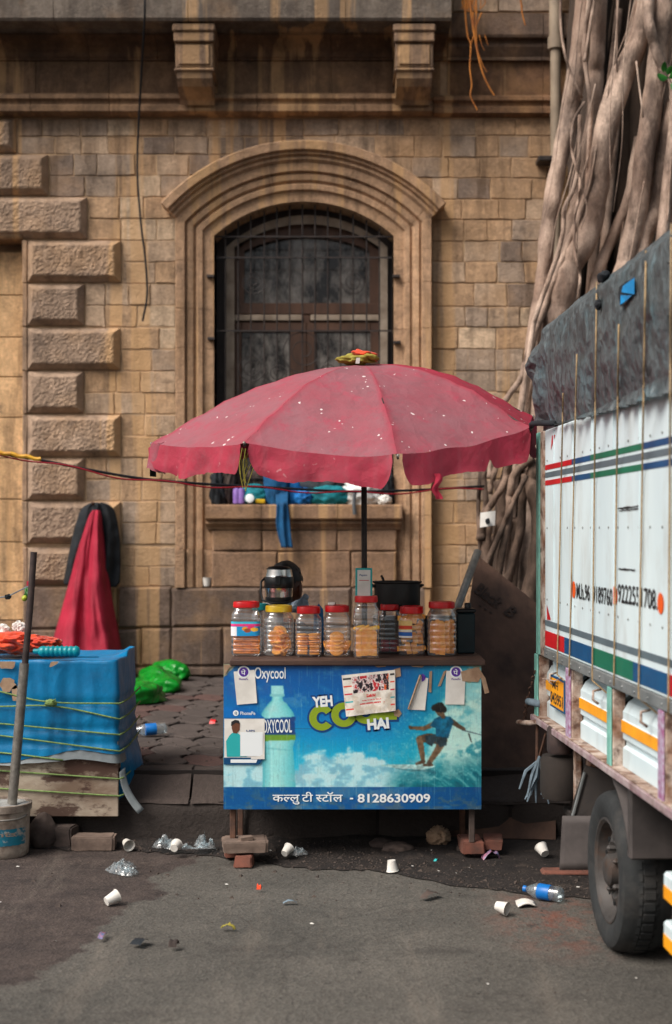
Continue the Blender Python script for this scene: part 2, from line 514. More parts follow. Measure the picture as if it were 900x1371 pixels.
M['tyre'] = mat('dusty_tyre_rubber', S(46, 49, 50), S(33, 35, 36), 9, .85, .3, 60, dirt=S(96, 90, 84), damt=.3, dscale=7)
M['rim'] = mat('dusty_steel_rim', S(78, 75, 73), S(54, 51, 49), 9, .65, .2, 50, metal=.25, dirt=S(84, 62, 48), damt=.7, dscale=12)
M['rope'] = mat('jute_rope', S(172, 148, 112), S(140, 116, 84), 80, .9, .6, 320)
M['tarp_grey'] = None
M['tarp_blue'] = mat('blue_tarp_layer', S(14, 142, 206), S(10, 118, 180), 20, .4)
M['plywood'] = mat('brown_plywood', S(104, 78, 64), S(62, 46, 39), 5, .8, .3, 50, dirt=S(52, 40, 36), damt=.6, dscale=4, stretch=(1, 1, .4))
M['debris'] = mat('ground_debris', S(78, 67, 60), S(44, 38, 35), 40, .9)
M['wire'] = mat('black_wire', S(22, 24, 28), rough=.5)
M['wire_red'] = mat('red_wire', S(150, 20, 36), rough=.5)
M['yellow_tape'] = mat('yellow_tape', S(216, 166, 40), S(190, 130, 30), 30, .5)
M['lilac'] = mat('lilac_tin', S(150, 116, 190), S(120, 92, 166), 20, .4)
M['jeans'] = mat('blue_denim', S(16, 86, 132), S(12, 66, 106), 12, .85, .3, 90)
M['bright_blue'] = mat('bright_blue_cloth', S(12, 110, 180), S(10, 88, 150), 12, .8, .3, 60)
M['grey_cloth'] = mat('grey_cloth', S(92, 96, 100), S(66, 70, 74), 10, .85, .3, 60)
M['teal_cloth'] = mat('teal_cloth', S(10, 128, 140), S(8, 100, 112), 12, .8, .3, 60)
M['rag'] = mat('grey_blue_rag', S(120, 138, 150), S(88, 102, 112), 20, .85)
M['olive_cloth'] = mat('olive_yellow_cloth', S(150, 142, 62), S(128, 116, 40), 22, .8, .3, 70)
M['blue_plastic'] = mat('blue_plastic', S(18, 116, 196), S(14, 92, 164), 12, .35)

# umbrella cloth: faded crimson with grey wear and small white droppings
def umbrella_mat():
    t = NT('faded_red_umbrella_cloth')
    p = t.pos()
    at = t.n('ShaderNodeVertexColor', _layer_name='paint')       # how bleached the cloth is: 0 fresh, 1 bleached by years of sun
    sep = t.n('ShaderNodeSeparateColor'); t.l(at.outputs['Color'], sep.inputs[0])
    fade = t.math('MULTIPLY', sep.outputs[0], t.ramp(t.noise(p, 3.2, 8, .7), .25, .7, 1.0, .55))
    c = t.mix(fade, S(158, 28, 54), S(134, 95, 102))
    c = t.mix(t.ramp(t.noise(p, 11, 8, .75), .52, .7, 0, .5), c, S(170, 44, 72))
    c = t.mix(t.ramp(t.noise(p, 6, 8, .75), .5, .72, 0, .5), c, S(112, 76, 82))
    vo = t.n('ShaderNodeTexVoronoi'); vo.inputs['Scale'].default_value = 26
    wv = t.mapped(p, (1, 1, 1))
    nd = t.n('ShaderNodeTexNoise'); nd.inputs['Scale'].default_value = 30; t.l(p, nd.inputs['Vector'])
    add = t.n('ShaderNodeVectorMath', _operation='MULTIPLY_ADD')
    t.l(nd.outputs['Color'], add.inputs[0]); add.inputs[1].default_value = (.05, .05, .05); t.l(wv, add.inputs[2])
    t.l(add.outputs[0], vo.inputs['Vector'])
    sz = t.ramp(t.noise(p, 7.1, 3), .5, .74, .0, .34)
    spot = t.math('LESS_THAN', vo.outputs['Distance'], sz)
    spot = t.math('MULTIPLY', spot, sep.outputs[1])
    c = t.mix(t.math('MULTIPLY', spot, .8), c, S(226, 216, 214))
    t.l(c, t.b.inputs['Base Color'])
    t.b.inputs['Roughness'].default_value = .82
    t.b.inputs['Specular IOR Level'].default_value = .35
    t.bump(t.math('ADD', t.noise(p, 16, 6, .65), t.math('MULTIPLY', crease(t, p, 6, .9), .6)), .5, .009)
    return t.m
M['umbrella'] = umbrella_mat()

def tarp_mat():
    t = NT('worn_grey_tarpaulin')
    p = t.pos()
    n = t.n('ShaderNodeTexNoise'); n.inputs['Scale'].default_value = 7; n.inputs['Detail'].default_value = 9; n.inputs['Roughness'].default_value = .72
    n.inputs['Distortion'].default_value = 1.6
    t.l(p, n.inputs['Vector'])
    c = t.mix(t.ramp(n.outputs['Fac'], .35, .7), S(42, 48, 51), S(80, 85, 87))
    c = t.mix(t.ramp(t.noise(p, 3.1, 8, .7), .54, .68, 0, .55), c, S(84, 118, 128))
    t.l(c, t.b.inputs['Base Color'])
    t.b.inputs['Roughness'].default_value = .45
    t.b.inputs['Specular IOR Level'].default_value = .45
    h = t.math('ADD', t.math('MULTIPLY', n.outputs['Fac'], .5), t.math('MULTIPLY', t.noise(t.mapped(p, (1, 1, .6)), 34, 6, .7), .35))
    cr = t.math('ADD', crease(t, t.mapped(p, (1.3, 1.3, .7)), 5, .9), t.math('MULTIPLY', crease(t, t.mapped(p, (1.2, 1.2, .8)), 13, .9), .5))
    c2 = t.mix(t.math('MULTIPLY', cr, .10), c, S(140, 158, 164))
    t.l(c2, t.b.inputs['Base Color'])
    t.bump(t.math('ADD', h, cr), .7, .02)
    return t.m
M['tarp_grey'] = tarp_mat()

def road_mat():
    t = NT('worn_asphalt')
    p = t.pos()
    sep = t.n('ShaderNodeSeparateXYZ'); t.l(p, sep.inputs[0])
    x, y = sep.outputs[0], sep.outputs[1]
    # an older, coarser, redder surface on the left, met by a newer grey overlay along a wandering seam
    seam = t.math('ADD', t.math('ADD', x, t.math('MULTIPLY', y, -.23)), t.ramp(t.noise(p, 2.5, 5), .2, .8, -.2, .2))
    old = t.ramp(seam, -2.16, -2.12, 1, 0)
    g1 = t.ramp(t.noise(p, 1.6, 8, .7), .3, .7)
    new_c = t.mix(g1, S(70, 68, 64), S(94, 90, 84))
    old_c = t.mix(t.ramp(t.noise(p, 5, 8, .75), .35, .65), S(54, 47, 45), S(80, 70, 65))
    c = t.mix(old, new_c, old_c)
    # fine aggregate
    vo = t.n('ShaderNodeTexVoronoi'); vo.inputs['Scale'].default_value = 85; t.l(p, vo.inputs['Vector'])
    agg = t.ramp(vo.outputs['Color'], 0, 1, .5, 1.5)
    v = t.n('ShaderNodeCombineXYZ')
    for i in range(3): t.l(agg, v.inputs[i])
    c = t.mix(.6, c, t.mix(1.0, c, v.outputs[0], 'MULTIPLY'))
    # dark oil and damp patches, wheel polish running along the street
    c = t.mix(t.ramp(t.noise(t.mapped(p, (.5, 1.4, 1)), 2.2, 8, .72), .56, .72, 0, .6), c, S(40, 36, 35))
    c = t.mix(t.ramp(t.noise(p, 9, 6, .7), .6, .7, 0, .6), c, S(34, 30, 29))
    cr_ = t.n('ShaderNodeTexVoronoi', _feature='DISTANCE_TO_EDGE'); cr_.inputs['Scale'].default_value = .55
    nd2 = t.n('ShaderNodeTexNoise'); nd2.inputs['Scale'].default_value = 3.2; nd2.inputs['Detail'].default_value = 6; t.l(p, nd2.inputs['Vector'])
    ad2 = t.n('ShaderNodeVectorMath', _operation='MULTIPLY_ADD'); t.l(nd2.outputs['Color'], ad2.inputs[0]); ad2.inputs[1].default_value = (.35, .35, .35); t.l(p, ad2.inputs[2])
    t.l(ad2.outputs[0], cr_.inputs['Vector'])
    c = t.mix(t.ramp(cr_.outputs['Distance'], .0, .004, .35, 0), c, S(36, 33, 31))
    c = t.mix(t.ramp(t.noise(p, 34, 5, .8), .6, .72, 0, .5), c, S(128, 118, 106))
    c = t.mix(t.ramp(t.noise(t.mapped(p, (2.6, .35, 1)), 2.0, 6, .7), .54, .7, 0, .35), c, S(120, 111, 101))
    # betel-red stain near the wheel
    d = t.n('ShaderNodeVectorMath', _operation='DISTANCE'); t.l(t.mapped(p, (1, .55, 1)), d.inputs[0])
    q = G(745, 1232); d.inputs[1].default_value = (q.x, q.y * .55, 0)
    near = t.ramp(d.outputs['Value'], .05, .34, 1, 0)
    red = t.math('MULTIPLY', near, t.ramp(t.noise(t.mapped(p, (1, .6, 1)), 9, 7, .75), .45, .62, 0, .65))
    c = t.mix(red, c, S(124, 68, 50))
    t.l(c, t.b.inputs['Base Color'])
    t.l(t.ramp(t.noise(p, 3, 5), .3, .7, .7, .95), t.b.inputs['Roughness'])
    t.b.inputs['Specular IOR Level'].default_value = .3
    hh = t.math('ADD', t.math('MULTIPLY', vo.outputs['Distance'], .6), t.noise(p, 22, 6, .7))
    t.bump(hh, .6, .008)
    return t.m
M['road'] = road_mat()
M['gutter'] = mat('damp_gutter_dirt', S(42, 36, 33), S(26, 22, 21), 7, .85, .8, 60, .012, dirt=S(74, 64, 57), damt=.7, dscale=9, fine=.25, dlo=.55, dhi=.7)
M['footpath'] = mat('footpath_bedding', S(44, 38, 36), S(34, 29, 27), 6, .9, .4, 40)
M['paver'] = None
def paver_mat():
    t = NT('concrete_paver')
    p = t.pos()
    oi = t.n('ShaderNodeObjectInfo')
    f = t.math('MULTIPLY', t.ramp(t.noise(p, 6, 7, .7), .3, .7, .75, 1.2), t.ramp(t.noise(p, 60, 4), .3, .7, .85, 1.12))
    v = t.n('ShaderNodeCombineXYZ')
    for i in range(3): t.l(f, v.inputs[i])
    c = t.mix(1.0, oi.outputs['Color'], v.outputs[0], 'MULTIPLY')
    c = t.mix(t.ramp(t.noise(p, 3, 8, .7), .46, .68, 0, .7), c, S(44, 38, 36))
    t.l(c, t.b.inputs['Base Color'])
    t.b.inputs['Roughness'].default_value = .88
    t.bump(t.math('ADD', t.noise(p, 45, 6, .7), t.noise(p, 9, 5, .7)), .7, .014)
    return t.m
M['paver'] = paver_mat()

# ------------------------------------------------------------------ printed lettering as thin mesh
def glyphs(body, bold=0.0):
    """flat outline mesh of a text in Blender's built-in font: (Nx2 array, faces)"""
    c = bpy.data.curves.new('lettering', 'FONT'); c.body = body; c.resolution_u = 4; c.offset = bold
    o = bpy.data.objects.new('lettering', c); COL.objects.link(o)
    dg = bpy.context.evaluated_depsgraph_get()
    me = bpy.data.meshes.new_from_object(o.evaluated_get(dg))
    V = np.array([(v.co.x, v.co.y) for v in me.vertices]).reshape(-1, 2); Fs = [tuple(p.vertices) for p in me.polygons]
    used = sorted({i for f in Fs for i in f}); mp = {i: k for k, i in enumerate(used)}
    V = V[used]; Fs = [tuple(mp[i] for i in f) for f in Fs]
    bpy.data.objects.remove(o); bpy.data.curves.remove(c); bpy.data.meshes.remove(me)
    return V, Fs
def clip_right(g, x):
    V, Fs = g
    bm = bmesh.new()
    vs = [bm.verts.new((a, b, 0)) for a, b in V]
    for f in Fs:
        try: bm.faces.new([vs[i] for i in f])
        except ValueError: pass
    bmesh.ops.bisect_plane(bm, geom=bm.verts[:] + bm.edges[:] + bm.faces[:], plane_co=(x, 0, 0), plane_no=(1, 0, 0), clear_outer=True)
    bm.verts.index_update()
    V2 = np.array([(v.co.x, v.co.y) for v in bm.verts]); F2 = [tuple(v.index for v in f.verts) for f in bm.faces]
    bm.free()
    return V2, F2
def joined(parts):
    V = []; Fs = []; b = 0
    for (v, f), dx, dy in parts:
        V.append(v + np.array([dx, dy])); Fs += [tuple(i + b for i in q) for q in f]; b += len(v)
    return np.vstack(V), Fs
def put_text(mb, g, origin, right, up, w=None, h=None, mi=0, shear=0.0, anchor=(0, 0)):
    """fit glyph mesh g to width w and height h (metres) with its lower left corner at origin"""
    V, Fs = g
    lo, hi = V.min(0), V.max(0)
    sx = w / (hi[0] - lo[0]) if w else None
    sy = h / (hi[1] - lo[1]) if h else None
    sx = sx or sy; sy = sy or sx
    origin = Vector(origin); right = Vector(right); up = Vector(up)
    vs = []
    for a, b in V:
        X = (a - lo[0]) * sx - anchor[0] * (hi[0] - lo[0]) * sx; Y = (b - lo[1]) * sy - anchor[1] * (hi[1] - lo[1]) * sy
        vs.append(origin + right * (X + shear * Y) + up * Y)
    mb.add(vs, Fs, mi)
    return mb

# ------------------------------------------------------------------ raster helpers for flat print
def vnoise(X, Y, seed=0):
    xi = np.floor(X).astype(int); yi = np.floor(Y).astype(int)
    fx = X - xi; fy = Y - yi
    fx = fx * fx * (3 - 2 * fx); fy = fy * fy * (3 - 2 * fy)
    def h(a, b):
        n = (a * 374761393 + b * 668265263 + seed * 1442695041) & 0x7fffffff
        n = ((n ^ (n >> 13)) * 1274126177) & 0x7fffffff
        return ((n ^ (n >> 16)) & 0xffff) / 65535.0
    return (h(xi, yi) * (1 - fx) + h(xi + 1, yi) * fx) * (1 - fy) + (h(xi, yi + 1) * (1 - fx) + h(xi + 1, yi + 1) * fx) * fy
def fbm(X, Y, seed=0, oct=5, g=.55):
    s = 0; a = 1; t = 0
    for k in range(oct):
        s = s + a * vnoise(X * 2 ** k, Y * 2 ** k, seed + k); t += a; a *= g
    return s / t
def inpoly(X, Y, poly):
    r = np.zeros(X.shape, bool)
    n = len(poly)
    for i in range(n):
        x1, y1 = poly[i]; x2, y2 = poly[(i + 1) % n]
        c = ((y1 > Y) != (y2 > Y)) & (X < (x2 - x1) * (Y - y1) / (y2 - y1 + 1e-9) + x1)
        r ^= c
    return r
def limb(X, Y, pts):
    """pts of (x, y, r): tapered stroke mask"""
    m = np.zeros(X.shape, bool)
    for (x1, y1, r1), (x2, y2, r2) in zip(pts, pts[1:]):
        L = (x2 - x1) ** 2 + (y2 - y1) ** 2 + 1e-9
        t = np.clip(((X - x1) * (x2 - x1) + (Y - y1) * (y2 - y1)) / L, 0, 1)
        d = np.hypot(X - x1 - t * (x2 - x1), Y - y1 - t * (y2 - y1))
        m |= d < r1 + t * (r2 - r1)
    return m
def lerpc(C, col, m):
    m = np.asarray(m, float)[..., None]
    return C * (1 - m) + np.array(col, float) * m
def sm(a, b, x):
    t = np.clip((x - a) / (b - a), 0, 1); return t * t * (3 - 2 * t)
def lin(C):
    C = np.clip(C, 0, 255) / 255
    return np.where(C <= .04045, C / 12.92, ((C + .055) / 1.055) ** 2.4)
# ================================================================== SETTING: ground, kerb, footpath
D = 11.5                    # distance of the wall face
FP = 0.33                   # height of the footpath
KY = 6.83                   # front of the kerb
# road: one sheet to the horizon, finely gridded and slightly uneven near the camera
mb = MB()
def road_z(x, y):
    return .012 * nz(x * .9, y * .9, 3) + .004 * nz(x * 4, y * 4, 1)
nx_, ny_ = 120, 150
mb.grid(lambda u, v: Vector((-4 + 8 * u, 1.0 + 5.95 * v, road_z(-4 + 8 * u, 1.0 + 5.95 * v))), nx_, ny_)
for (a, b, c, d_) in ((-120, -4, -120, 6.95), (4, 120, -120, 6.95), (-4, 4, -120, 1.0)):
    mb.box(a, b, c, d_, -.03, 0.0)
tag(mb.build('road', M['road'], smooth=True), kind='structure')

# dirt gathered in the gutter, with a wandering front edge
mb = MB()
def gut_edge(x):
    px = CX + x * F / 6.4
    k = np.interp(px, [-400, 60, 150, 250, 300, 340, 420, 520, 600, 700, 790, 900, 1200], [6.66, 6.66, 6.68, 6.62, 6.5, 6.45, 6.3, 6.2, 6.0, 5.86, 5.75, 5.6, 5.5])
    return k + .06 * nz(x * 3, 5) + .04 * nz(x * 11, 2) + .03 * nz(x * 31, 8) + .02 * nz(x * 70, 4)
def gut(u, v):
    x = -4 + 8 * u
    y0 = gut_edge(x); y = y0 + (6.95 - y0) * v
    z = road_z(x, y) + .004 + (.014 * abs(nz(x * 5, y * 5, 4)) + .005 * nz(x * 19, y * 19, 7) + .025 * v) * sm(0, .15, v)
    return Vector((x, y, float(z)))
mb.grid(gut, 260, 40)
tag(mb.build('gutter_dirt', M['gutter'], smooth=True), kind='structure')

# footpath: bedding sheet, wave-edged pavers (each a piece), kerb stones
fpath = root('footpath', (0, 9, FP), kind='structure')
mb = MB(); mb.box(-40, 40, 7.0, D + .5, -.1, FP - .012)
mb.build('bedding', M['footpath'], fpath)
pw, pd = .205, .30
def paver_mesh():
    m = MB()
    def edge(t): return math.sin(2 * math.pi * t)
    outl = []
    g = .005
    N = 7
    A, B = .026, .034
    for k in range(N): t = k / N; outl.append((pw * t, B * edge(t), 0, 1))
    for k in range(N): t = k / N; outl.append((pw + A * edge(t), pd * t, -1, 0))
    for k in range(N): t = 1 - k / N; outl.append((pw * t, pd + B * edge(t), 0, -1))
    for k in range(N): t = 1 - k / N; outl.append((A * edge(t), pd * t, 1, 0))
    cx_, cy_ = pw / 2, pd / 2
    n = len(outl); vs = []
    for (shr, z) in ((g, -.03), (g, -.006), (g + .008, 0.0)):
        for x, y, dx, dy in outl:
            vs.append((x + dx * shr + (0 if dx else (shr if x < 1e-6 else 0)) - cx_, y + dy * shr - cy_, z))
    fs = [(i, (i + 1) % n, n + (i + 1) % n, n + i) for i in range(n)] + [(n + i, n + (i + 1) % n, 2 * n + (i + 1) % n, 2 * n + i) for i in range(n)]
    fs.append(tuple(range(2 * n, 3 * n)))
    m.add(vs, fs); return m
first = None
for j in range(14):
    for i in range(19):
        x = -2.62 + (i + .5) * pw; y = 7.14 + (j + .5) * pd
        if y > D - .12: continue
        c = rng.uniform(.8, 1.15)
        tint = S(88, 64, 59) if rng.rand() < .16 else S(80, 71, 67)
        colr = tuple(min(1, q * c) for q in tint)
        if first is None:
            first = paver_mesh().build('paver', M['paver'], fpath, color=colr, origin=(0, 0, 0))
            o = first
        else:
            o = first.copy(); COL.objects.link(o); o.color = (*colr, 1)
        o.location = Vector((x, y, FP + rng.uniform(-.007, .004))) - WL[fpath]
        o.rotation_euler = (rng.uniform(-.014, .014), rng.uniform(-.014, .014), rng.uniform(-.012, .012))
# kerb: weathered sloping stones over a lower course
kerb = root('kerb', (0, KY, 0), kind='structure')
x = -4.2; k = 0
while x < 4:
    L = rng.uniform(.72, 1.05)
    m = MB(); n1 = 16; n2 = 7
    x0, x1 = x + .006, x + L - .006
    sd = rng.uniform(0, 50)
    def slab(u, v, x0=x0, x1=x1, sd=sd):
        X = x0 + (x1 - x0) * u
        prof = [(KY + .012, .185), (KY + .03, .2), (KY + .06, .21), (KY + .13, .262), (KY + .2, .322), (KY + .23, .328), (KY + .27, FP - .002)]
        a = v * (len(prof) - 1); i = min(int(a), len(prof) - 2); f = a - i
        Y = prof[i][0] * (1 - f) + prof[i + 1][0] * f; Z = prof[i][1] * (1 - f) + prof[i + 1][1] * f
        return Vector((X, Y + .012 * nz(X * 5, v * 3, sd), Z + .01 * nz(X * 7, v * 4, sd)))
    m.grid(slab, n1, n2)
    m.build('kerb_slab', M['paver'], kerb, smooth=True, color=vary(S(74, 64, 59), .85, 1.2))
    x += L
x = -4.0
while x < 4:
    L = rng.uniform(.5, .8)
    m = MB(); sd = rng.uniform(0, 50)
    def face(u, v, x0=x + .008, x1=x + L - .008, sd=sd):
        X = x0 + (x1 - x0) * u; Z = -.05 + .245 * v
        e = .02 * (sm(.06, 0, u) + sm(.94, 1, u) + sm(.85, 1, v))
        return Vector((X, KY + .005 + e + .014 * nz(X * 6, Z * 8, sd), Z))
    m.grid(face, 14, 8)
    m.grid(lambda u, v, x0=x + .008, x1=x + L - .008: Vector((x0 + (x1 - x0) * u, KY + .02 + .12 * v, .193 + .004 * nz(u * 4, v, sd))), 6, 3)
    m.build('kerb_stone', M['paver'], kerb, smooth=True, color=vary(S(52, 45, 41), .8, 1.15))
    x += L
mb = MB(); mb.box(-60, 60, KY + .03, 7.1, -.2, .17); mb.build('kerb_core', M['footpath'], kerb)

# ================================================================== THE STONE BUILDING
bld = root('stone_building', (0, D, FP), 'old brown ashlar stone building with arched window and heavy cornice behind the stall', 'building')
WS = D / F
def W(px, py, out=0.0):
    """point on the wall plane under that picture position, brought out by so many metres"""
    return Vector(((px - CX) * WS, D - out, EYE - (py - HY) * WS))
def XW(px): return (px - CX) * WS
def ZW(py): return EYE - (py - HY) * WS
def stone_colour(px, py, kind='ashlar'):
    gold, tan, grey, dark, pale = S(190, 152, 112), S(188, 158, 127), S(167, 144, 122), S(138, 118, 102), S(208, 178, 143)
    r = rng.rand()
    if kind == 'ashlar':
        if px < 240:
            if py < 270: wts = [(grey, .5), (tan, .28), (dark, .22)] if not 160 < px < 212 else [(gold, .7), (pale, .3)]
            elif py < 500: wts = [(tan, .5), (gold, .22), (pale, .16), (grey, .12)]
            elif py < 700: wts = [(tan, .5), (gold, .25), (grey, .15), (pale, .1)]
            else: wts = [(gold, .4), (tan, .3), (grey, .3)]
        elif px < 580: wts = [(grey, .5), (dark, .25), (tan, .25)] if px < 470 else [(gold, .4), (tan, .35), (grey, .25)]
        else:
            if py < 200: wts = [(gold, .4), (tan, .3), (grey, .3)]
            elif py < 400: wts = [(gold, .68), (tan, .14), (grey, .1), (dark, .08)]
            else: wts = [(gold, .4), (tan, .35), (pale, .1), (grey, .15)]
    elif kind == 'quoin': wts = [(S(170, 142, 117), .6), (S(160, 134, 111), .4)]
    elif kind == 'plinth': wts = [(S(122, 102, 88), .6), (S(110, 92, 80), .4)]
    else: wts = [(S(176, 142, 112), .6), (S(168, 138, 110), .4)]
    acc = 0; base = wts[-1][0]
    for c, wt in wts:
        acc += wt
        if r < acc: base = c; break
    f = rng.uniform(.9, 1.09)
    if kind in ('quoin', 'plinth'): f *= rng.uniform(.95, 1.05)
    lum = .3 * base[0] + .59 * base[1] + .11 * base[2]
    return tuple(min(1, (q + (lum - q) * .16) * f) for q in base)

# the wall core behind all stones, with the window opening left open
OCX, OCY, OR, OHW = 407.0, 451.0, 180.0, 120.0     # opening: centre column, arc centre, arc radius, half width (wall pixels)
SILL = 676
mb = MB()
zt = 7.6
def wall_quad(px0, px1, z0, z1, out=-.002):
    mb.box(XW(px0), XW(px1), D - out, D + .5, z0, z1)
wall_quad(-500, 31, ZW(311), zt); wall_quad(-500, -119, -.2, ZW(311) - .001)
mb.box(XW(-119), XW(31), D + .22, D + .5, -.2, ZW(311) - .001)
wall_quad(31.01, OCX - OHW - 2, -.2, zt); wall_quad(OCX + OHW + 2, 1400, -.2, zt)
wall_quad(OCX - OHW - 1.99, OCX + OHW + 1.99, -.2, ZW(SILL + 3)); wall_quad(OCX - OHW - 1.99, OCX + OHW + 1.99, ZW(265), zt)
mb.build('wall_core', M['mortar'], bld)

def ashlar(px0, py0, px1, py1, out=0.0, ch=.0035, kind='ashlar', name='stone', jit=.0035, gap=.6, matn='stone', col=None):
    x0, x1 = XW(px0) + gap * WS, XW(px1) - gap * WS
    z1, z0 = ZW(py0) - gap * WS, ZW(py1) + gap * WS
    out = out + rng.uniform(-.003, .009)
    j = lambda: rng.uniform(-jit, jit)
    # worn outline: two extra points along each edge
    base4 = [(x0, z0), (x1, z0), (x1, z1), (x0, z1)]; ring = []
    for q in range(4):
        a_, b_ = base4[q], base4[(q + 1) % 4]
        for t_ in (0, .34, .68):
            s_ = 1.7 if t_ == 0 else 1.0
            ring.append((a_[0] + (b_[0] - a_[0]) * t_ + j() * s_ * (1.0 if t_ == 0 or q % 2 else .6), a_[1] + (b_[1] - a_[1]) * t_ + j() * s_))
    N_ = 12
    cx_, cz_ = (x0 + x1) / 2, (z0 + z1) / 2
    vs = [Vector((a, D + .02, b)) for a, b in ring]
    vs += [Vector((a, D - out + ch * .5, b)) for a, b in ring]
    vs += [Vector((a - math.copysign(ch + abs(j()), a - cx_), D - out - ch * .5 - abs(j()), b - math.copysign(ch + abs(j()), b - cz_))) for a, b in ring]
    vs.append(Vector((cx_ + j() * 6, D - out - ch * .5 - abs(j()) * .6, cz_ + j() * 3)))
    fs = []
    for i in range(N_):
        k = (i + 1) % N_
        fs += [(i, k, N_ + k, N_ + i), (N_ + i, N_ + k, 2 * N_ + k, 2 * N_ + i), (2 * N_ + i, 2 * N_ + k, 3 * N_)]
    m = MB(); m.add(vs, fs)
    return m.build(name, M[matn], bld, color=col or stone_colour((px0 + px1) / 2, (py0 + py1) / 2, kind))

QR = [(160, 205, 22), (208, 262, 65), (265, 320, 117), (323, 378, 162), (381, 436, 113), (440, 495, 161), (498, 553, 112), (556, 611, 162), (614, 669, 113), (672, 727, 162), (733, 783, 113)]
def arch_half(py, off):
    """half width of the arch ring of that offset at a wall row"""
    if py >= OCY - 50: return OHW + off
    dy = OCY - py; r = OR + off
    v = r * r - dy * dy
    return max(0.0, min(math.sqrt(v) if v > 0 else 0, 1e9)) if v > 0 else 0.0
def excl(py0):
    h = arch_half(py0, 66)
    if py0 > 292: h = OHW + 50.5
    return h
def lay(xa, xb, y0, y1, wmin, wmax):
    x = xa
    while x < xb - 3:
        wd = rng.uniform(wmin, wmax)
        if xb - (x + wd) < wmin * .7: wd = xb - x
        ashlar(x, y0, min(x + wd, xb), y1)
        x += wd
# left of the window
for (y0, y1, xr) in QR:
    m_ = (y0 + y1 + 1) / 2
    for (a, b) in ((y0 - 1, m_), (m_, y1 + 2)):
        xb = OCX - excl(a)
        if a > 292 and 230 < xb: xb = OCX - OHW - 51
        lay(xr + 2, xb, a, b, 26, 52)
# right of the window
RR = [159, 182, 211, 238.6, 267, 294.6, 323, 351, 379.4, 411, 438.4, 467.5, 496.6, 525, 553, 582, 612, 641.6, 671, 701.7, 730, 755, 785, 845, 905]
for a, b in zip(RR, RR[1:]):
    xa = OCX + excl(a)
    lay(xa, 792 if a < 600 else 700, a, b, 30, 58)
# big irregular stones beside the base, left of the window plinth
for (a, b, c, d_) in ((32, 785, 95, 842), (95, 785, 158, 842), (158, 785, 231, 840), (32, 842, 110, 892), (110, 842, 190, 892), (190, 840, 231, 892), (-110, 892, 100, 905), (100, 892, 231, 905)):
    ashlar(a, b, c, d_, .035, .016, 'plinth', 'plinth_stone', matn='quoin')
for (a, b, c, d_) in ((232, 786, 352, 838), (352, 786, 470, 838), (470, 786, 578, 838), (232, 838, 300, 890), (300, 838, 420, 890), (420, 838, 520, 890), (520, 838, 578, 890), (232, 890, 405, 905), (405, 890, 578, 905)):
    ashlar(a, b, c, d_, .115, .018, 'plinth', 'plinth_stone')

# rock-faced quoins with drafted margins
def quoin(px0, px1, py0, py1, out=.075):
    x0, x1 = XW(px0), XW(px1); z1, z0 = ZW(py0), ZW(py1)
    m = MB(); mg = 7 * WS
    nx, nz_ = max(6, int((x1 - x0) / .013)), 24
    sd = rng.uniform(0, 99)
    def f(u, v):
        X = x0 + mg + (x1 - x0 - 2 * mg) * u; Z = z0 + mg + (z1 - z0 - 2 * mg) * v
        e = min(u * nx, (1 - u) * nx, v * nz_, (1 - v) * nz_)
        r = .004 * nz(X * 14, Z * 14, sd) + .007 * nz(X * 58, Z * 58, sd) + .004 * nz(X * 120, Z * 120, sd) + .005
        return Vector((X, D - out - r * min(1, e), Z))
    m.grid(f, nx + 1, nz_ + 1)
    A = [(x0, z0), (x1, z0), (x1, z1), (x0, z1)]
    B = [(x0 + mg, z0 + mg), (x1 - mg, z0 + mg), (x1 - mg, z1 - mg), (x0 + mg, z1 - mg)]
    vs = [Vector((a, D + .02, b)) for a, b in A] + [Vector((a, D - .018, b)) for a, b in A] + [Vector((a, D - out, b)) for a, b in B]
    fs = []
    for i in range(4):
        k = (i + 1) % 4
        fs += [(i, k, 4 + k, 4 + i), (4 + i, 4 + k, 8 + k, 8 + i)]
    m.add(vs, fs)
    m.build('quoin_stone', M['quoin'], bld, color=stone_colour(px0, py0, 'quoin'))
for (y0, y1, xr) in QR:
    if y0 < 300: quoin(-60 if y0 > 160 else -48, xr, y0, y1 if y0 != 265 else y1)
    else: quoin(38, xr, y0, y1)
quoin(-140, -62, 208, 262)
# plain jamb strip beside the blind doorway, one stone per course, and its smooth panel stones set back
for (y0, y1, xr) in QR:
    if y0 >= 300: ashlar(30.5, y0 - 1, 38, y1 + 2, .02, .004, 'dressed', 'jamb_strip', matn='dressed')
for a, b in zip([332, 391, 448, 502, 557, 612, 668, 726, 780, 832, 884], [391, 448, 502, 557, 612, 668, 726, 780, 832, 884, 905]):
    m = MB(); c = .004
    m.box(XW(-118), XW(29.6), D + .15, D + .24, ZW(b) + .004, ZW(a) - .004, c)
    m.build('panel_stone', M['dressed'], bld, color=vary(S(218, 180, 136) if a < 800 else S(160, 130, 104), .92, 1.08))
m = MB(); m.box(XW(-118), XW(30), D - .01, D + .22, ZW(320) - .01, ZW(311.5), .01); m.build('door_lintel', M['dressed'], bld, color=S(150, 122, 98))
m = MB(); m.box(XW(-118), XW(34), D - .05, D + .02, ZW(320) - .004, ZW(303), .02); m.build('door_moulding', M['dressed'], bld, color=S(176, 146, 116))

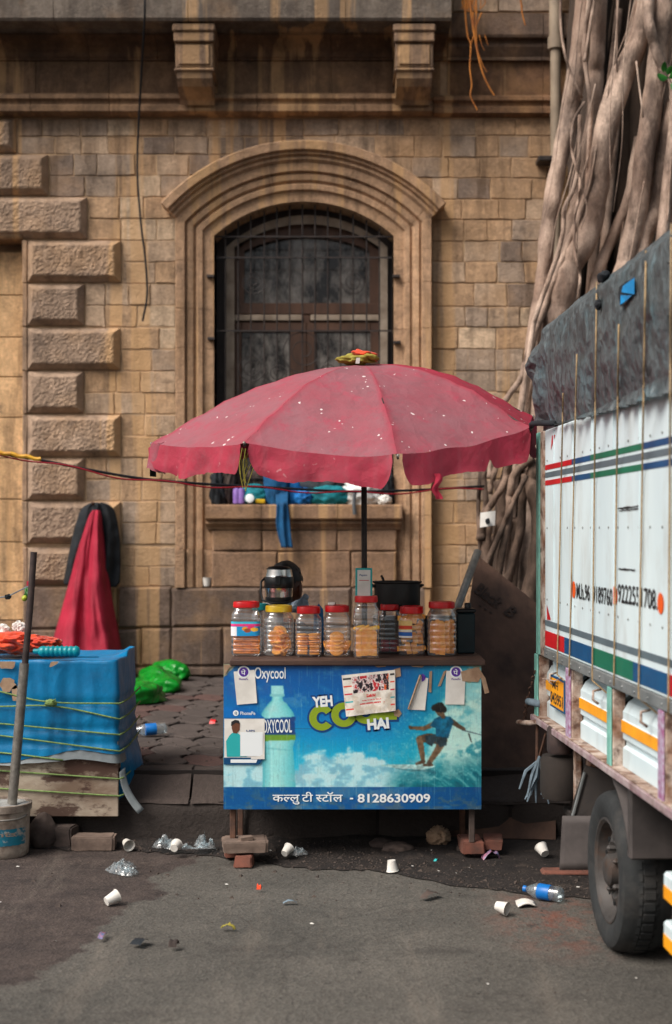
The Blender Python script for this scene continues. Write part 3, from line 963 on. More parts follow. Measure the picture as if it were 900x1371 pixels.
# horizontal mouldings: a profile pushed along the wall, in stone lengths
def moulding(name, xs, prof, col, matn='dressed', cols=None, ends=True):
    """xs: stone joints in metres; prof: (out, z) from top to bottom"""
    for a, b in zip(xs, xs[1:]):
        m = MB()
        n = len(prof)
        vs = [Vector((a + .0025, D - o_, z)) for o_, z in prof] + [Vector((b - .0025, D - o_, z)) for o_, z in prof]
        fs = [(i, i + 1, n + i + 1, n + i) for i in range(n - 1)] + [tuple(range(n)), tuple(range(n, 2 * n))[::-1]]
        m.add(vs, fs)
        m.build(name, M[matn], bld, color=vary(col, .86, 1.12))
ZC = 5.446                                    # underside of the cornice
XE = .895                                     # where the deep bay of the cornice ends
def joints(a, b, lo, hi):
    out = [a]
    while out[-1] + hi < b: out.append(out[-1] + rng.uniform(lo, hi))
    out.append(b); return out
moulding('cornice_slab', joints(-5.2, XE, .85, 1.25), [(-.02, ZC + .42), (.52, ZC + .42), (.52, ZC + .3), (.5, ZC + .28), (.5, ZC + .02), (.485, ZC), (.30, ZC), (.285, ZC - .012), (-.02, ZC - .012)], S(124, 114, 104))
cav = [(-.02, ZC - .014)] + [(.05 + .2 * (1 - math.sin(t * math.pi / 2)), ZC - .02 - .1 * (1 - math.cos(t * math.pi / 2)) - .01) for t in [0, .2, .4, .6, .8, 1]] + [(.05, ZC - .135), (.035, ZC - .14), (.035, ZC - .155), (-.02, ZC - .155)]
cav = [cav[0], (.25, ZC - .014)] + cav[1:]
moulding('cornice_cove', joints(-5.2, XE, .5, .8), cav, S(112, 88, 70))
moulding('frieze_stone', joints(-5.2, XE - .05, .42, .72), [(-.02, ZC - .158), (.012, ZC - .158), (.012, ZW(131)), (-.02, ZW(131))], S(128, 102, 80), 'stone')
band = [(-.02, ZW(130)), (.05, ZW(130)), (.095, ZW(134)), (.1, ZW(139)), (.07, ZW(142)), (.065, ZW(145)), (.085, ZW(148)), (.085, ZW(155)), (.03, ZW(157.5)), (-.02, ZW(157.5))]
band = [(o_ + (.05 if 0 < i < 9 else 0), z) for i, (o_, z) in enumerate(band)]
moulding('string_course', joints(-5.2, XE - .12, .5, .8), band, S(150, 120, 94))
# shallower continuation to the right
band2 = [(o_ - (.05 if 0 < i < 9 else 0), z) for i, (o_, z) in enumerate(band)]
moulding('string_course', joints(XE - .115, 4.5, .7, 1.1), band2, S(146, 110, 82))
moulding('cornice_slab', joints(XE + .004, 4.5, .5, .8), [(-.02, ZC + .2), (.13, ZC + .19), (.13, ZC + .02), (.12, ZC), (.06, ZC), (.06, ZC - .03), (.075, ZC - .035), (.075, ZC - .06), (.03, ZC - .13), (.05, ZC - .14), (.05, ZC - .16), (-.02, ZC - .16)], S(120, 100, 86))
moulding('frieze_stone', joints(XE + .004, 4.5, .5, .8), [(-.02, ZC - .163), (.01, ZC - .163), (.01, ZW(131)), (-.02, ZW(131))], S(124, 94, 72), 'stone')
for a, b in zip([-30, 606, 668, 742, 800, 880], [606, 668, 742, 800, 880, 1000]):
    if b > 606: ashlar(a, -60, b, 17, .01)
mb = MB(); mb.box(-5.2, XE, D - .3, D, ZC + .421, ZC + 1.2); mb.build('parapet', M['dressed'], bld, color=S(130, 110, 92))

# scrolled corbels under the deep bay
def corbel(px):
    x = (px - CX) * (D - .44) / F
    m = MB(); hw = .157
    m.box(x - hw - .01, x + hw + .01, D - .475, D - .02, ZC - .075, ZC - .013, .012)
    m.box(x - hw, x + hw, D - .46, D - .02, ZC - .15, ZC - .077, .008)
    m.box(x - hw + .01, x + hw - .01, D - .43, D - .02, ZC - .345, ZC - .152, .008)
    m.box(x - hw + .035, x + hw - .035, D - .445, D - .42, ZC - .325, ZC - .17, .008)
    m.box(x - hw, x + hw, D - .44, D - .02, ZC - .372, ZC - .347, .01)
    pr = [(.42, ZC - .373), (.41, ZC - .42), (.36, ZC - .47), (.27, ZC - .5), (.2, ZC - .53), (.17, ZC - .56), (.17, ZW(131.5)), (-.02, ZW(131.5)), (-.02, ZC - .373)]
    n = len(pr)
    vs = [Vector((x - hw + .02, D - a, b)) for a, b in pr] + [Vector((x + hw - .02, D - a, b)) for a, b in pr]
    m.add(vs, [tuple(range(n)), tuple(range(n, 2 * n))[::-1]] + [(i, (i + 1) % n, n + (i + 1) % n, n + i) for i in range(n)])
    m.build('corbel', M['dressed'], bld, color=S(150, 124, 102))
corbel(260); corbel(555); corbel(-140)

# moulded window surround: swept profile cut into jamb stones and voussoirs
PROF = [(0, -.5), (0, .035), (13, .04), (15, .07), (21, .075), (24, .055), (27, .085), (33, .095), (36, .075), (38, .115), (49, .12), (50.5, .09), (50.5, -.02)]
HOOD = [(49, -.01), (49, .125), (52, .15), (56, .14), (58, .175), (61, .165), (63, .205), (73, .215), (75, .19), (75, -.01)]
def spring(off): return OCY - math.sqrt((OR + off) ** 2 - (OHW + off) ** 2)
def sweep_piece(name, prof, secs, col, matn='dressed'):
    n = len(prof); vs = []; fs = []
    for s_ in secs: vs += s_
    for j in range(len(secs) - 1):
        for i in range(n - 1):
            fs.append((j * n + i, j * n + i + 1, (j + 1) * n + i + 1, (j + 1) * n + i))
    fs.append(tuple(range(n))); fs.append(tuple(range((len(secs) - 1) * n, len(secs) * n))[::-1])
    m = MB(); m.add(vs, fs); return m.build(name, M[matn], bld, color=col)
def arc_sec(th, prof):
    """th: angle from straight up; clamps each ring to its own springing"""
    out = []
    for off, o_ in prof:
        r = OR + off
        tmax = math.asin(min(1, (OHW + off) / r)) if off <= 51 else 9
        t = max(-tmax, min(tmax, th))
        out.append(W(OCX + r * math.sin(t), OCY - r * math.cos(t), o_))
    return out
angs = [-56, -41, -26.5, -12, 2.5, 17, 31.5, 44, 56]
dc = lambda: vary(S(184, 150, 120), .92, 1.06)
for a, b in zip(angs, angs[1:]):
    g = .14
    sweep_piece('voussoir', PROF, [arc_sec(R(a + g + (b - a - 2 * g) * k / 6), PROF) for k in range(7)], dc())
hang = [-47.5, -33, -19, -4, 10, 24, 38, 47.5]
for a, b in zip(hang, hang[1:]):
    sweep_piece('hood_stone', HOOD, [arc_sec(R(a + .05 + (b - a - .1) * k / 6), HOOD) for k in range(7)], dc())
def jamb_sec(side, py, prof):
    out = []
    for off, o_ in prof:
        y = max(py, spring(off)) if py < 340 else py
        out.append(W(OCX + side * (OHW + off), y, o_))
    return out
for side in (-1, 1):
    rows = [290, 352, 415, 468, 528, 590, 650, 735] if side < 0 else [290, 336, 380, 442, 500, 560, 625, 690, 735]
    for a, b in zip(rows, rows[1:]):
        sweep_piece('jamb_stone', PROF, [jamb_sec(side, a + .35, PROF), jamb_sec(side, b - .35, PROF)], dc())
    PB = [(0 if o < 1 else o, v + (.02 if v > 0 else 0)) for o, v in PROF]
    sweep_piece('jamb_stone', PB, [jamb_sec(side, 735.4, PB), jamb_sec(side, 785.6, PB)], tuple(q * .86 for q in dc()))

# mortar showing in the joints between them
CORE = [(o + (.4 if 0 < o < 49 else 0), v - .006) for o, v in PROF]
sweep_piece('joint_mortar', CORE, [arc_sec(R(-56 + 112 * k / 40), CORE) for k in range(41)], None, 'mortar')
for side in (-1, 1): sweep_piece('joint_mortar', CORE, [jamb_sec(side, 292, CORE), jamb_sec(side, 784, CORE)], None, 'mortar')
HC = [(o, v - .006) for o, v in HOOD]
sweep_piece('joint_mortar', HC, [arc_sec(R(-47.3 + 94.6 * k / 40), HC) for k in range(41)], None, 'mortar')
# window sill and apron under it
m = MB()
pr = [(-.4, ZW(675)), (.19, ZW(676)), (.2, ZW(678)), (.2, ZW(694)), (.185, ZW(696)), (.15, ZW(697)), (.16, ZW(701)), (.12, ZW(706)), (.11, ZW(709)), (-.4, ZW(709))]
pr = [(o, z) for o, z in pr]
for a, b in ((278, 352), (352, 452), (452, 537)):
    m = MB(); n = len(pr)
    for (pa, pb) in ((a, b),):
        vs = [Vector((XW(pa) + .002, D - o, z)) for o, z in pr] + [Vector((XW(pb) - .002, D - o, z)) for o, z in pr]
        m.add(vs, [(i, (i + 1) % n, n + (i + 1) % n, n + i) for i in range(n)] + [tuple(range(n)), tuple(range(n, 2 * n))[::-1]])
    m.build('window_sill', M['dressed'], bld, color=vary(S(152, 122, 98), .9, 1.05))
for (a, b, c, d_) in ((285, 709.5, 352, 738), (352, 709.5, 452, 738), (452, 709.5, 531, 738), (285, 738, 372, 786), (372, 738, 470, 786), (470, 738, 531, 786)):
    ashlar(a, b, c, d_, .1, .01, 'plinth', 'apron_stone', col=vary(S(146, 118, 96), .9, 1.08))

# timber window set back in the opening
WD = D + .3
def Q(px, py, o=0.0): return P(px, py, WD - o)
win = root('arched_window', Q(412, 500), None); win.parent = bld; win.location = WL[win] - WL[bld]
def WB(name, px0, py0, px1, py1, o0, o1, matn, ch=.006, par=None):
    a = P(px0, py1, WD); b = P(px1, py0, WD)
    m = MB(); m.box(a.x, b.x, WD - o1, WD - o0, a.z, b.z, ch)
    return m.build(name, M[matn], par or win)
def arch_band(name, hw0, hw1, top0, top1, foot, cxp, o0, o1, matn, spr=331):
    """arched frame between an outer and an inner outline"""
    m = MB(); secs = []
    def outline(hw, top, k):
        rise = spr - top; rad = (hw * hw + rise * rise) / (2 * rise); cy_ = top + rad
        t = -math.asin(hw / rad) + 2 * math.asin(hw / rad) * k
        return cxp + rad * math.sin(t), cy_ - rad * math.cos(t)
    N = 24
    for k in range(N + 1):
        a = outline(hw0, top0, k / N); b = outline(hw1, top1, k / N); secs.append((a, b))
    secs = [((cxp - hw0, foot), (cxp - hw1, foot))] + secs + [((cxp + hw0, foot), (cxp + hw1, foot))]
    vs = []; fs = []
    for (a, b) in secs: vs += [Q(*a, o0), Q(*a, o1), Q(*b, o1), Q(*b, o0)]
    for j in range(len(secs) - 1):
        for i in range(4): fs.append((4 * j + i, 4 * j + (i + 1) % 4, 4 * j + 4 + (i + 1) % 4, 4 * j + 4 + i))
    m.add(vs, fs); return m.build(name, M[matn], win)
arch_band('outer_frame', 126, 108, 275, 293, 676, 411, -.06, .06, 'timber_dark')
arch_band('pale_frame', 108, 97, 288, 300, 676, 411, -.02, .1, 'pale_frame')
arch_band('arched_head', 97, 84, 300, 317, 424, 411, -.06, .04, 'timber', 336)
WB('transom', 314, 407, 508, 422, -.06, .05, 'timber')
WB('mullion', 405.2, 422.5, 415.8, 434, -.05, .045, 'timber'); WB('transom_bar', 314, 423, 405, 431, -.05, .07, 'pale_frame'); WB('transom_bar', 416, 423, 508, 431, -.05, .07, 'pale_frame')
for (a, b) in ((314, 410.8), (411.2, 508)):
    lf = WB('window_leaf', a, 432, b, 676, -.05, .03, 'timber', .004)
    # stiles and rails stand proud round the panes
    for nm, r_ in (('stile', (a, 433, a + 10, 675)), ('stile', (b - 22 if a < 400 else b - 12, 433, b, 675)), ('rail', (a + 10.3, 433, b - (22.3 if a < 400 else 12.3), 446)), ('rail', (a + 10.3, 560, b - (22.3 if a < 400 else 12.3), 572)), ('rail', (a + 10.3, 655, b - (22.3 if a < 400 else 12.3), 675))):
        p0 = P(r_[0], r_[3], WD); p1 = P(r_[2], r_[1], WD)
        q = MB(); q.box(p0.x, p1.x, WD - .055, WD - .031, p0.z, p1.z, .004); q.build(nm, M['timber'], win)
def glass_mat():
    t = NT('old_window_glass')
    pp = t.pos()
    t.l(t.mix(t.ramp(t.noise(t.mapped(pp, (1, 1, .6)), 4.5, 8, .75), .42, .62), (.014, .012, .012), (.22, .20, .18)), t.b.inputs['Base Color'])  # pale cloudy patches painted in place of a soft reflection
    t.b.inputs['Roughness'].default_value = .12
    t.b.inputs['Specular IOR Level'].default_value = .45
    t.bump(t.noise(t.pos(), 2.5, 3), .05, .02)
    return t.m
M['glass'] = glass_mat()
mb = MB()
pts = [(-86, 424)] + [(-86 + 172 * k / 20, 0) for k in range(21)] + [(86, 424)]
poly = []
rise = 336 - 315; rad = (86 * 86 + rise * rise) / (2 * rise)
for x_, y_ in pts:
    if y_ == 424: poly.append((411 + x_, 410))
    else: poly.append((411 + x_, 315 + rad - math.sqrt(rad * rad - x_ * x_)))
mb.prism(poly, lambda a, b, t: Q(a, b, t), -.02, -.012); mb.build('pane', M['glass'], win)
for a, b in ((324, 388), (424, 496)):
    for (c, d_) in ((446, 560), (572, 655)):
        WB('pane', a, c, b, d_, .034, .04, 'glass', 0)
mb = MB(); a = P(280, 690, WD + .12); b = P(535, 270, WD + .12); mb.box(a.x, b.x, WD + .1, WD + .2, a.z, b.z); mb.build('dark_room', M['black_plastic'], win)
# iron grille just inside the opening
gd = D + .05
gri = root('window_grille', P(407, 480, gd)); gri.parent = bld; gri.location = WL[gri] - WL[bld]
for k, px in enumerate([302, 319, 336, 354, 371, 388, 405, 422, 439, 456, 473, 491, 508]):
    top = OCY - math.sqrt(OR ** 2 - (px - OCX) ** 2) + 3
    m = MB(); m.tube([P(px, top, gd), P(px, 674, gd)], .0065, 6); m.build('bar', M['black_iron'], gri)
for py in (317, 345, 443, 560, 640):
    m = MB(); a = P(289, py, gd - .012); b = P(525, py, gd - .012); m.box(a.x, b.x, gd - .02, gd - .008, a.z - .006, a.z + .006); m.build('cross_bar', M['black_iron'], gri)
for (sx, sy, rr, flip) in ((339, 378, 17, 1), (474, 378, 17, -1), (336, 492, 20, 1), (477, 492, 20, -1), (336, 540, 15, 1), (407, 470, 34, 1), (372, 500, 15, -1), (441, 500, 15, 1)):
    m = MB(); pts = []
    for k in range(40):
        t = k / 39; a = t * 4.6 * math.pi; r_ = rr * (1 - .82 * t)
        pts.append(P(sx + flip * r_ * math.cos(a), sy + r_ * math.sin(a), gd - .004))
    m.tube(pts, .0045, 5); m.build('scroll', M['black_iron'], gri)
for px, py in ((283, 372), (530, 372), (284, 455), (531, 460)):
    m = MB(); a = W(px, py, .06); m.box(a.x - .03, a.x + .03, a.y - .03, a.y + .02, a.z - .012, a.z + .012, .004); m.build('bracket', M['black_iron'], gri)

# drain pipe on the right, with its strap
pd_ = D - .14
dp = MB(); dp.tube([P(744, -80, pd_), P(744, 60, pd_)], .052, 14); dp.tube([P(744, 52, pd_), P(744, 480, pd_)], .042, 14); dp.tube([P(744, 50, pd_), P(744, 66, pd_)], .062, 14)
dp = dp.build('drain_pipe', M['grey_pipe'], bld, smooth=True, angle=40)
m = MB(); a = P(735, 214, pd_); m.box(a.x - .09, a.x + .06, pd_ - .06, pd_ + .12, a.z - .02, a.z + .02, .006); m.build('pipe_strap', M['black_iron'], dp)

# loose black cable hanging down the wall
m = MB()
m.tube([Vector(p) for p in smooth_path([tuple(P(194, -40, 10.9)), tuple(P(194, 20, 10.93)), tuple(P(190, 90, 11.2)), tuple(P(186, 160, 11.35)), tuple(P(184, 230, 11.4)), tuple(P(189, 300, 11.4)), tuple(P(195, 350, 11.4)), tuple(P(197, 395, 11.4)), tuple(P(191, 430, 11.4))], 5)], .0085, 6)
m.build('hanging_cable', M['wire'], label='black cable hanging loose from the cornice down the wall left of the window', cat='cable')
# ================================================================== BANYAN TREE
tree = root('banyan_tree', P(830, 1000, 10.6), 'banyan tree of many pale twisting roots growing against the wall behind the truck', 'tree')
def zz(pts, ox, oy, s): return [(ox + a / s, oy + b / s, *r) for (a, b, *r) in pts]
U = lambda pts: zz(pts, 720, 0, 3.044)
L_ = lambda pts: zz(pts, 600, 600, 4.571)
ROOTS = [   # pixel path, distance, width in pixels at each end
    (U([(215, -200), (175, 150), (150, 330), (110, 560), (70, 750), (40, 950), (22, 1150), (-10, 1330)]), 10.25, (26, 17)),
    (U([(262, -200), (245, 150), (238, 300), (225, 500), (190, 700), (160, 850), (130, 1000)]), 10.45, (20, 22)),
    (U([(470, -260), (440, 80), (350, 300), (290, 480), (258, 650), (235, 800), (205, 950), (125, 1100), (85, 1260), (60, 1400)]), 10.05, (30, 36)),
    (U([(560, -200), (520, 0), (482, 300), (442, 600), (410, 850), (360, 1050), (330, 1200)]), 9.95, (30, 22)),
    (U([(410, 560), (372, 800), (312, 950), (250, 1100), (225, 1250)]), 10.1, (12, 22)),
    (U([(560, 420), (520, 600), (480, 850), (430, 980), (410, 1150)]), 10.0, (24, 18)),
    (U([(455, -120), (452, 60), (475, 180), (520, 300), (560, 420)]), 9.85, (14, 16)),
    (U([(430, -60), (390, 100), (365, 220), (330, 420)]), 10.5, (11, 13)),
    (U([(600, 380), (560, 560), (545, 760), (520, 950)]), 10.2, (26, 22)),
    (U([(640, -150), (610, 200), (600, 500), (575, 800)]), 10.0, (34, 30)),
    (U([(330, 40), (310, 240), (290, 420)]), 10.6, (10, 14)),
    (U([(225, -120), (196, 120), (190, 240), (214, 420), (205, 640), (196, 800)]), 10.05, (7, 5)),
    (U([(190, 416), (145, 500), (140, 620), (170, 720), (168, 800), (150, 890), (152, 1030), (172, 1120), (165, 1220)]), 9.85, (4, 4)),
    (U([(172, 470), (168, 640), (150, 760), (110, 850), (100, 960), (60, 1100), (5, 1250), (-30, 1400)]), 9.9, (6, 8)),
    (U([(230, 600), (200, 780), (120, 1010), (62, 1150), (15, 1290), (-25, 1420)]), 10.0, (8, 10)),
    (U([(98, -160), (94, 100), (122, 260), (182, 400)]), 10.1, (4, 3)),
    (U([(240, -60), (205, 160), (190, 250)]), 10.0, (5, 4)),
    (U([(325, -100), (322, 290)]), 10.0, (3, 2)), (U([(402, 250), (430, 480)]), 9.8, (2.6, 2.2)), (U([(545, 640), (530, 900)]), 9.8, (3.4, 2.6)),
    ([(722, 420), (713, 455), (704, 485), (697, 508), (684, 526), (668, 552), (660, 600), (655, 640)], 10.0, (9, 7)),
    (L_([(240, 40), (218, 180), (232, 340), (205, 430), (190, 560)]), 9.7, (8, 8)),
    (L_([(205, 60), (190, 260), (184, 400), (198, 640), (205, 900)]), 9.75, (6, 6)),
    (L_([(310, 40), (280, 170), (255, 280)]), 9.9, (8, 7)),
    (L_([(372, 30), (348, 200), (280, 320), (228, 420), (205, 560)]), 9.6, (9, 10)),
    (L_([(300, 200), (328, 360), (318, 480), (260, 640), (230, 800)]), 9.8, (12, 14)),
    (L_([(520, 60), (410, 155), (380, 280), (370, 420)]), 9.55, (10, 11)),
    (L_([(480, 170), (400, 330), (340, 470), (250, 680), (215, 800)]), 9.5, (7, 8)),
    (L_([(475, 160), (455, 330), (440, 520), (380, 760)]), 9.7, (11, 14)),
    (L_([(560, 60), (520, 220), (560, 420), (540, 700)]), 9.6, (22, 24)),
    (L_([(250, 440), (235, 560), (225, 760)]), 9.75, (13, 15)),
    (L_([(420, 430), (400, 620), (380, 900)]), 9.9, (16, 20)),
]
for ri, (pts, d, (wa, wb)) in enumerate(ROOTS):
    ex, ey = pts[-1][0], pts[-1][1]
    gy = HY + (EYE - FP) * F / d + 6
    if wa > 9 or ri < 20:
        if wa > 5.5 and ey < gy - 60:      # every strong root goes on down to the ground
            k_ = (gy - ey); pts = list(pts) + [(ex - 10 - .02 * k_, ey + k_ * .33), (ex - 16 - .04 * k_, ey + k_ * .68), (ex - 24 - .05 * k_, gy)]
    sp = smooth_path([(p[0], p[1]) for p in pts], 6)
    n = len(sp); P3 = []; rad = []
    sd = rng.uniform(0, 60)
    for i, q in enumerate(sp):
        t = i / (n - 1)
        wob = 1.2 * nz(i * .5, sd) * min(1, wa / 12)
        P3.append(P(q[0] + wob, q[1], d + .06 * nz(i * .3, sd + 9)))
        rad.append(max(.006, (wa + (wb - wa) * t) * .5 * d / F * (1 + .09 * nz(i * .4, sd + 4))))
    m = MB(); m.tube(P3, rad, 12 if wa > 7 else 7, wob=.11 if wa > 9 else 0)
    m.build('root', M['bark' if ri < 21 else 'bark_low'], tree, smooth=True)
for k in range(15):
    px = rng.uniform(775, 930); py = rng.uniform(-80, 260); d = rng.uniform(9.75, 10.1); ln = rng.uniform(90, 330); sl = rng.uniform(-.26, -.02)
    pts = smooth_path([(px, py), (px + sl * ln * .35 + rng.uniform(-6, 6), py + ln * .35), (px + sl * ln * .7 + rng.uniform(-6, 6), py + ln * .7), (px + sl * ln, py + ln)], 5)
    m = MB(); r0 = rng.uniform(.9, 2.2) * .5 * d / F; m.tube([P(a, b, d) for a, b in pts], [r0 * (1.2 - .5 * i / len(pts)) for i in range(len(pts))], 5); m.build('rootlet', M['bark'], tree, smooth=True)
# trunk mass behind the roots, coloured dark for the shade in the gaps
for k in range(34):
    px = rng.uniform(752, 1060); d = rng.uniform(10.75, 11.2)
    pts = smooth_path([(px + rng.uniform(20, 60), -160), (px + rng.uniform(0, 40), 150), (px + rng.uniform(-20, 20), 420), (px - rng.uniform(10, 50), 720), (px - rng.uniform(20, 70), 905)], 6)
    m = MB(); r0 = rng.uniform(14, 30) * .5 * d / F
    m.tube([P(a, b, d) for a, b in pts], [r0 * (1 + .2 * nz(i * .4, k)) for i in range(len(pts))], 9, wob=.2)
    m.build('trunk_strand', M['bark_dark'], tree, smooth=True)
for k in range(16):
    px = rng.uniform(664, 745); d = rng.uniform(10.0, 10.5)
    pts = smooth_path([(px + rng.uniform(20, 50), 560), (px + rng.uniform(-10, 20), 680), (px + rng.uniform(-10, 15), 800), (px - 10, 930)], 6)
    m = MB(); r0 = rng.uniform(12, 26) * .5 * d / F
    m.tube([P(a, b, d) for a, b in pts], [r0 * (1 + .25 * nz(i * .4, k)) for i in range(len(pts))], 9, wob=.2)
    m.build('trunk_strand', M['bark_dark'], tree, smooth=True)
# sprig of leaves at the right edge
def leaf(c, dirv, side, ln, wd):
    m = MB(); dirv = Vector(dirv).normalized(); side = Vector(side).normalized(); nrm = dirv.cross(side)
    vs = []; n = 7
    for i in range(n):
        t = i / (n - 1); ww = wd * math.sin(math.pi * min(1, .04 + t * .96)) ** .8
        cen = Vector(c) + dirv * ln * t - nrm * .25 * ln * t * t
        vs += [cen - side * ww + nrm * ww * .3, cen, cen + side * ww + nrm * ww * .3]
    fs = []
    for i in range(n - 1):
        fs += [(3 * i, 3 * i + 1, 3 * i + 4, 3 * i + 3), (3 * i + 1, 3 * i + 2, 3 * i + 5, 3 * i + 4)]
    m.add(vs, fs); return m.build('leaf', M['leaf'], tree, smooth=True)
b0 = P(900, 112, 9.7)
m = MB(); m.tube([P(915, 128, 9.75), P(900, 112, 9.7), P(890, 96, 9.65)], .004, 5); m.build('twig', M['bark'], tree)
for (px, py, ax, az, ln) in ((894, 104, -1, -.05, .1), (891, 98, -.3, 1, .08), (896, 104, .8, .4, .1), (898, 112, .6, -.6, .09), (893, 100, .5, .8, .07)):
    leaf(P(px, py, 9.66), (ax, -.35, az), (az, .3, -ax), ln, ln * .3)

# ------------------------------------------------------------------ crown high over the street, out of view, added to shade the top of the wall
lm = MB()
CR = np.random.RandomState(5)
for c in range(55):
    cx_ = CR.uniform(.4, 6.5); cy_ = CR.uniform(7.2, 12.8); cz_ = CR.uniform(7.3, 9.6)
    r_ = CR.uniform(.35, .7)
    for k in range(60):
        p = np.array([cx_, cy_, cz_]) + CR.normal(0, 1, 3) * r_ * .55
        a, b = CR.normal(0, 1, 3), CR.normal(0, 1, 3)
        a /= np.linalg.norm(a); b -= a * a.dot(b); b /= np.linalg.norm(b)
        L1, L2 = .075, .04
        lm.add([p - a * L1, p + b * L2, p + a * L1, p - b * L2], [(0, 1, 2, 3)])
lm.build('shading_crown', M['leaf'], tree, fixn=False, kind='stuff')

# ------------------------------------------------------------------ orange aerial roots hanging off the cornice
def hair(name, strands, label, cat, d=11.1):
    m = MB()
    for pts, r0 in strands:
        sp = smooth_path(pts, 5); n = len(sp)
        m.tube([P(a, b, d) for a, b in sp], [r0 * (1 - .5 * i / n) for i in range(n)], 5)
    return m.build(name, M['aerial'], None, label=label, cat=cat)
Z6 = lambda pts: [(590 + a / 6, b / 6) for a, b in pts]
st = [(Z6([(200, -60), (200, 120), (218, 290), (242, 360), (235, 540), (250, 680), (240, 770), (295, 885)]), .009),
      (Z6([(235, -60), (250, 150), (280, 330), (310, 480), (340, 590), (385, 690), (432, 768)]), .011),
      (Z6([(290, -40), (285, 200), (295, 380), (330, 500), (370, 580)]), .006), (Z6([(330, 100), (290, 200), (250, 340), (240, 380)]), .006),
      (Z6([(310, 280), (330, 360), (352, 405)]), .004), (Z6([(355, 280), (370, 330), (382, 365)]), .004), (Z6([(260, 100), (275, 300), (300, 420), (318, 520)]), .008)]
for k in range(16):
    a = rng.uniform(190, 340)
    st.append((Z6([(a, -40), (a + rng.uniform(-30, 30), 20), (a + rng.uniform(-30, 30), 60 + rng.uniform(0, 50))]), .006))
hair('aerial_roots', st, 'clump of orange hanging roots dangling in front of the cornice left of the drain pipe', 'roots')
hair('aerial_root', [(Z6([(620, -40), (645, 10), (655, 100), (680, 205)]), .009), (Z6([(650, -30), (648, 10), (660, 60)]), .005)], 'single short orange root hanging at the top edge beside the drain pipe', 'root')

# ================================================================== THINGS ON AND BY THE WALL
# paper tag on the roots
m = MB(); c = P(653, 695, 9.4); u_ = Vector((1, 0, .14)).normalized(); v_ = Vector((.05, .1, 1)).normalized()
m.grid(lambda u, v: c + u_ * (u - .5) * .1 + v_ * (v - .5) * .098 + Vector((0, -.012 * math.sin(u * 3), 0)), 7, 5)
t = m.build('paper_tag', M['white_paper'], label='small white paper tag tied to the banyan roots above the board', cat='tag')
m = MB(); m.blob(P(653, 698, 9.37), (.016, .006, .02), .4, 2, 3, 2); m.build('knot', M['black_cloth'], t)

# cup on the plinth ledge
def cup_mesh(r0=.026, r1=.036, h=.06):
    return [(0, 0), (r0, 0), (r1, h), (r1 + .002, h), (r1 + .001, h - .003), (r1 - .002, h - .003), (r0 - .002, .004), (0, .004)]
m = MB(); c = Vector((XW(278.5), D - .08, ZW(785) + .006)); m.lathe(cup_mesh(.026, .036, .07), c, 18, closed=True)
m.build('paper_cup', M['cup'], smooth=True, angle=40, label='white paper cup standing on the stone ledge below the window, left side', cat='cup', group='discarded paper cups')

# hanging crimson cloth and black jacket on the quoins
def hang(name, rows, matn, folds, amp, label, cat, nu=34, outs=(.1, .4), seed=0):
    """rows of (py, left px, right px); hangs about 10 cm off the wall and spreads outwards"""
    m = MB(); ys = [r[0] for r in rows]
    def f(u, v):
        py = ys[0] + (ys[-1] - ys[0]) * v
        l = np.interp(py, ys, [r[1] for r in rows]); r_ = np.interp(py, ys, [r[2] for r in rows])
        px = l + (r_ - l) * u
        base = outs[0] + (outs[1] - outs[0]) * v
        prof = math.sin(math.pi * u) ** .6
        wv = amp * (.25 + .75 * v) * (math.sin(folds * 2 * math.pi * (u + .07 * math.sin(v * 3 + seed))) + .9 * nz(u * 6, v * 1.6, seed) + .45 * nz(u * 15 - v * 4, v * 2.5, seed + 3))
        o_ = base * (.35 + .65 * prof) + wv * (.3 + .7 * prof) + .015 * nz(u * 5, v * 9, seed + 2)
        return P(px, py, D - .08 - max(.0, o_))
    m.grid(f, nu, 40)
    ob = m.build(name, M[matn], None, smooth=True, label=label, cat=cat)
    md = ob.modifiers.new('thickness', 'SOLIDIFY'); md.thickness = .006
    return ob
hang('jacket', [(673, 122, 140), (677, 113, 149), (684, 107, 154), (700, 102, 158), (722, 96, 161), (752, 90, 162), (780, 85, 161), (783, 86, 158), (786, 112, 156)], 'black_cloth', 3, .03, 'black jacket hung on the wall behind the crimson cloth', 'jacket', outs=(.06, .12), seed=4)
m = MB()
hang('crimson_cloth', [(683, 124, 134), (690, 119, 137), (705, 114, 138), (735, 104, 142), (770, 95, 146), (810, 84, 152), (845, 74, 159), (872, 66, 164), (900, 60, 168)], 'red_cloth', 1.6, .075, 'crimson cloth hung in folds from the wall above the blue box', 'cloth', outs=(.14, .42), seed=1)

m = MB(); m.tube([W(129, 676, -.02), W(129, 676, .16), W(129, 673, .18)], .008, 6); m.build('wall_hook', M['iron_rust'], bld)
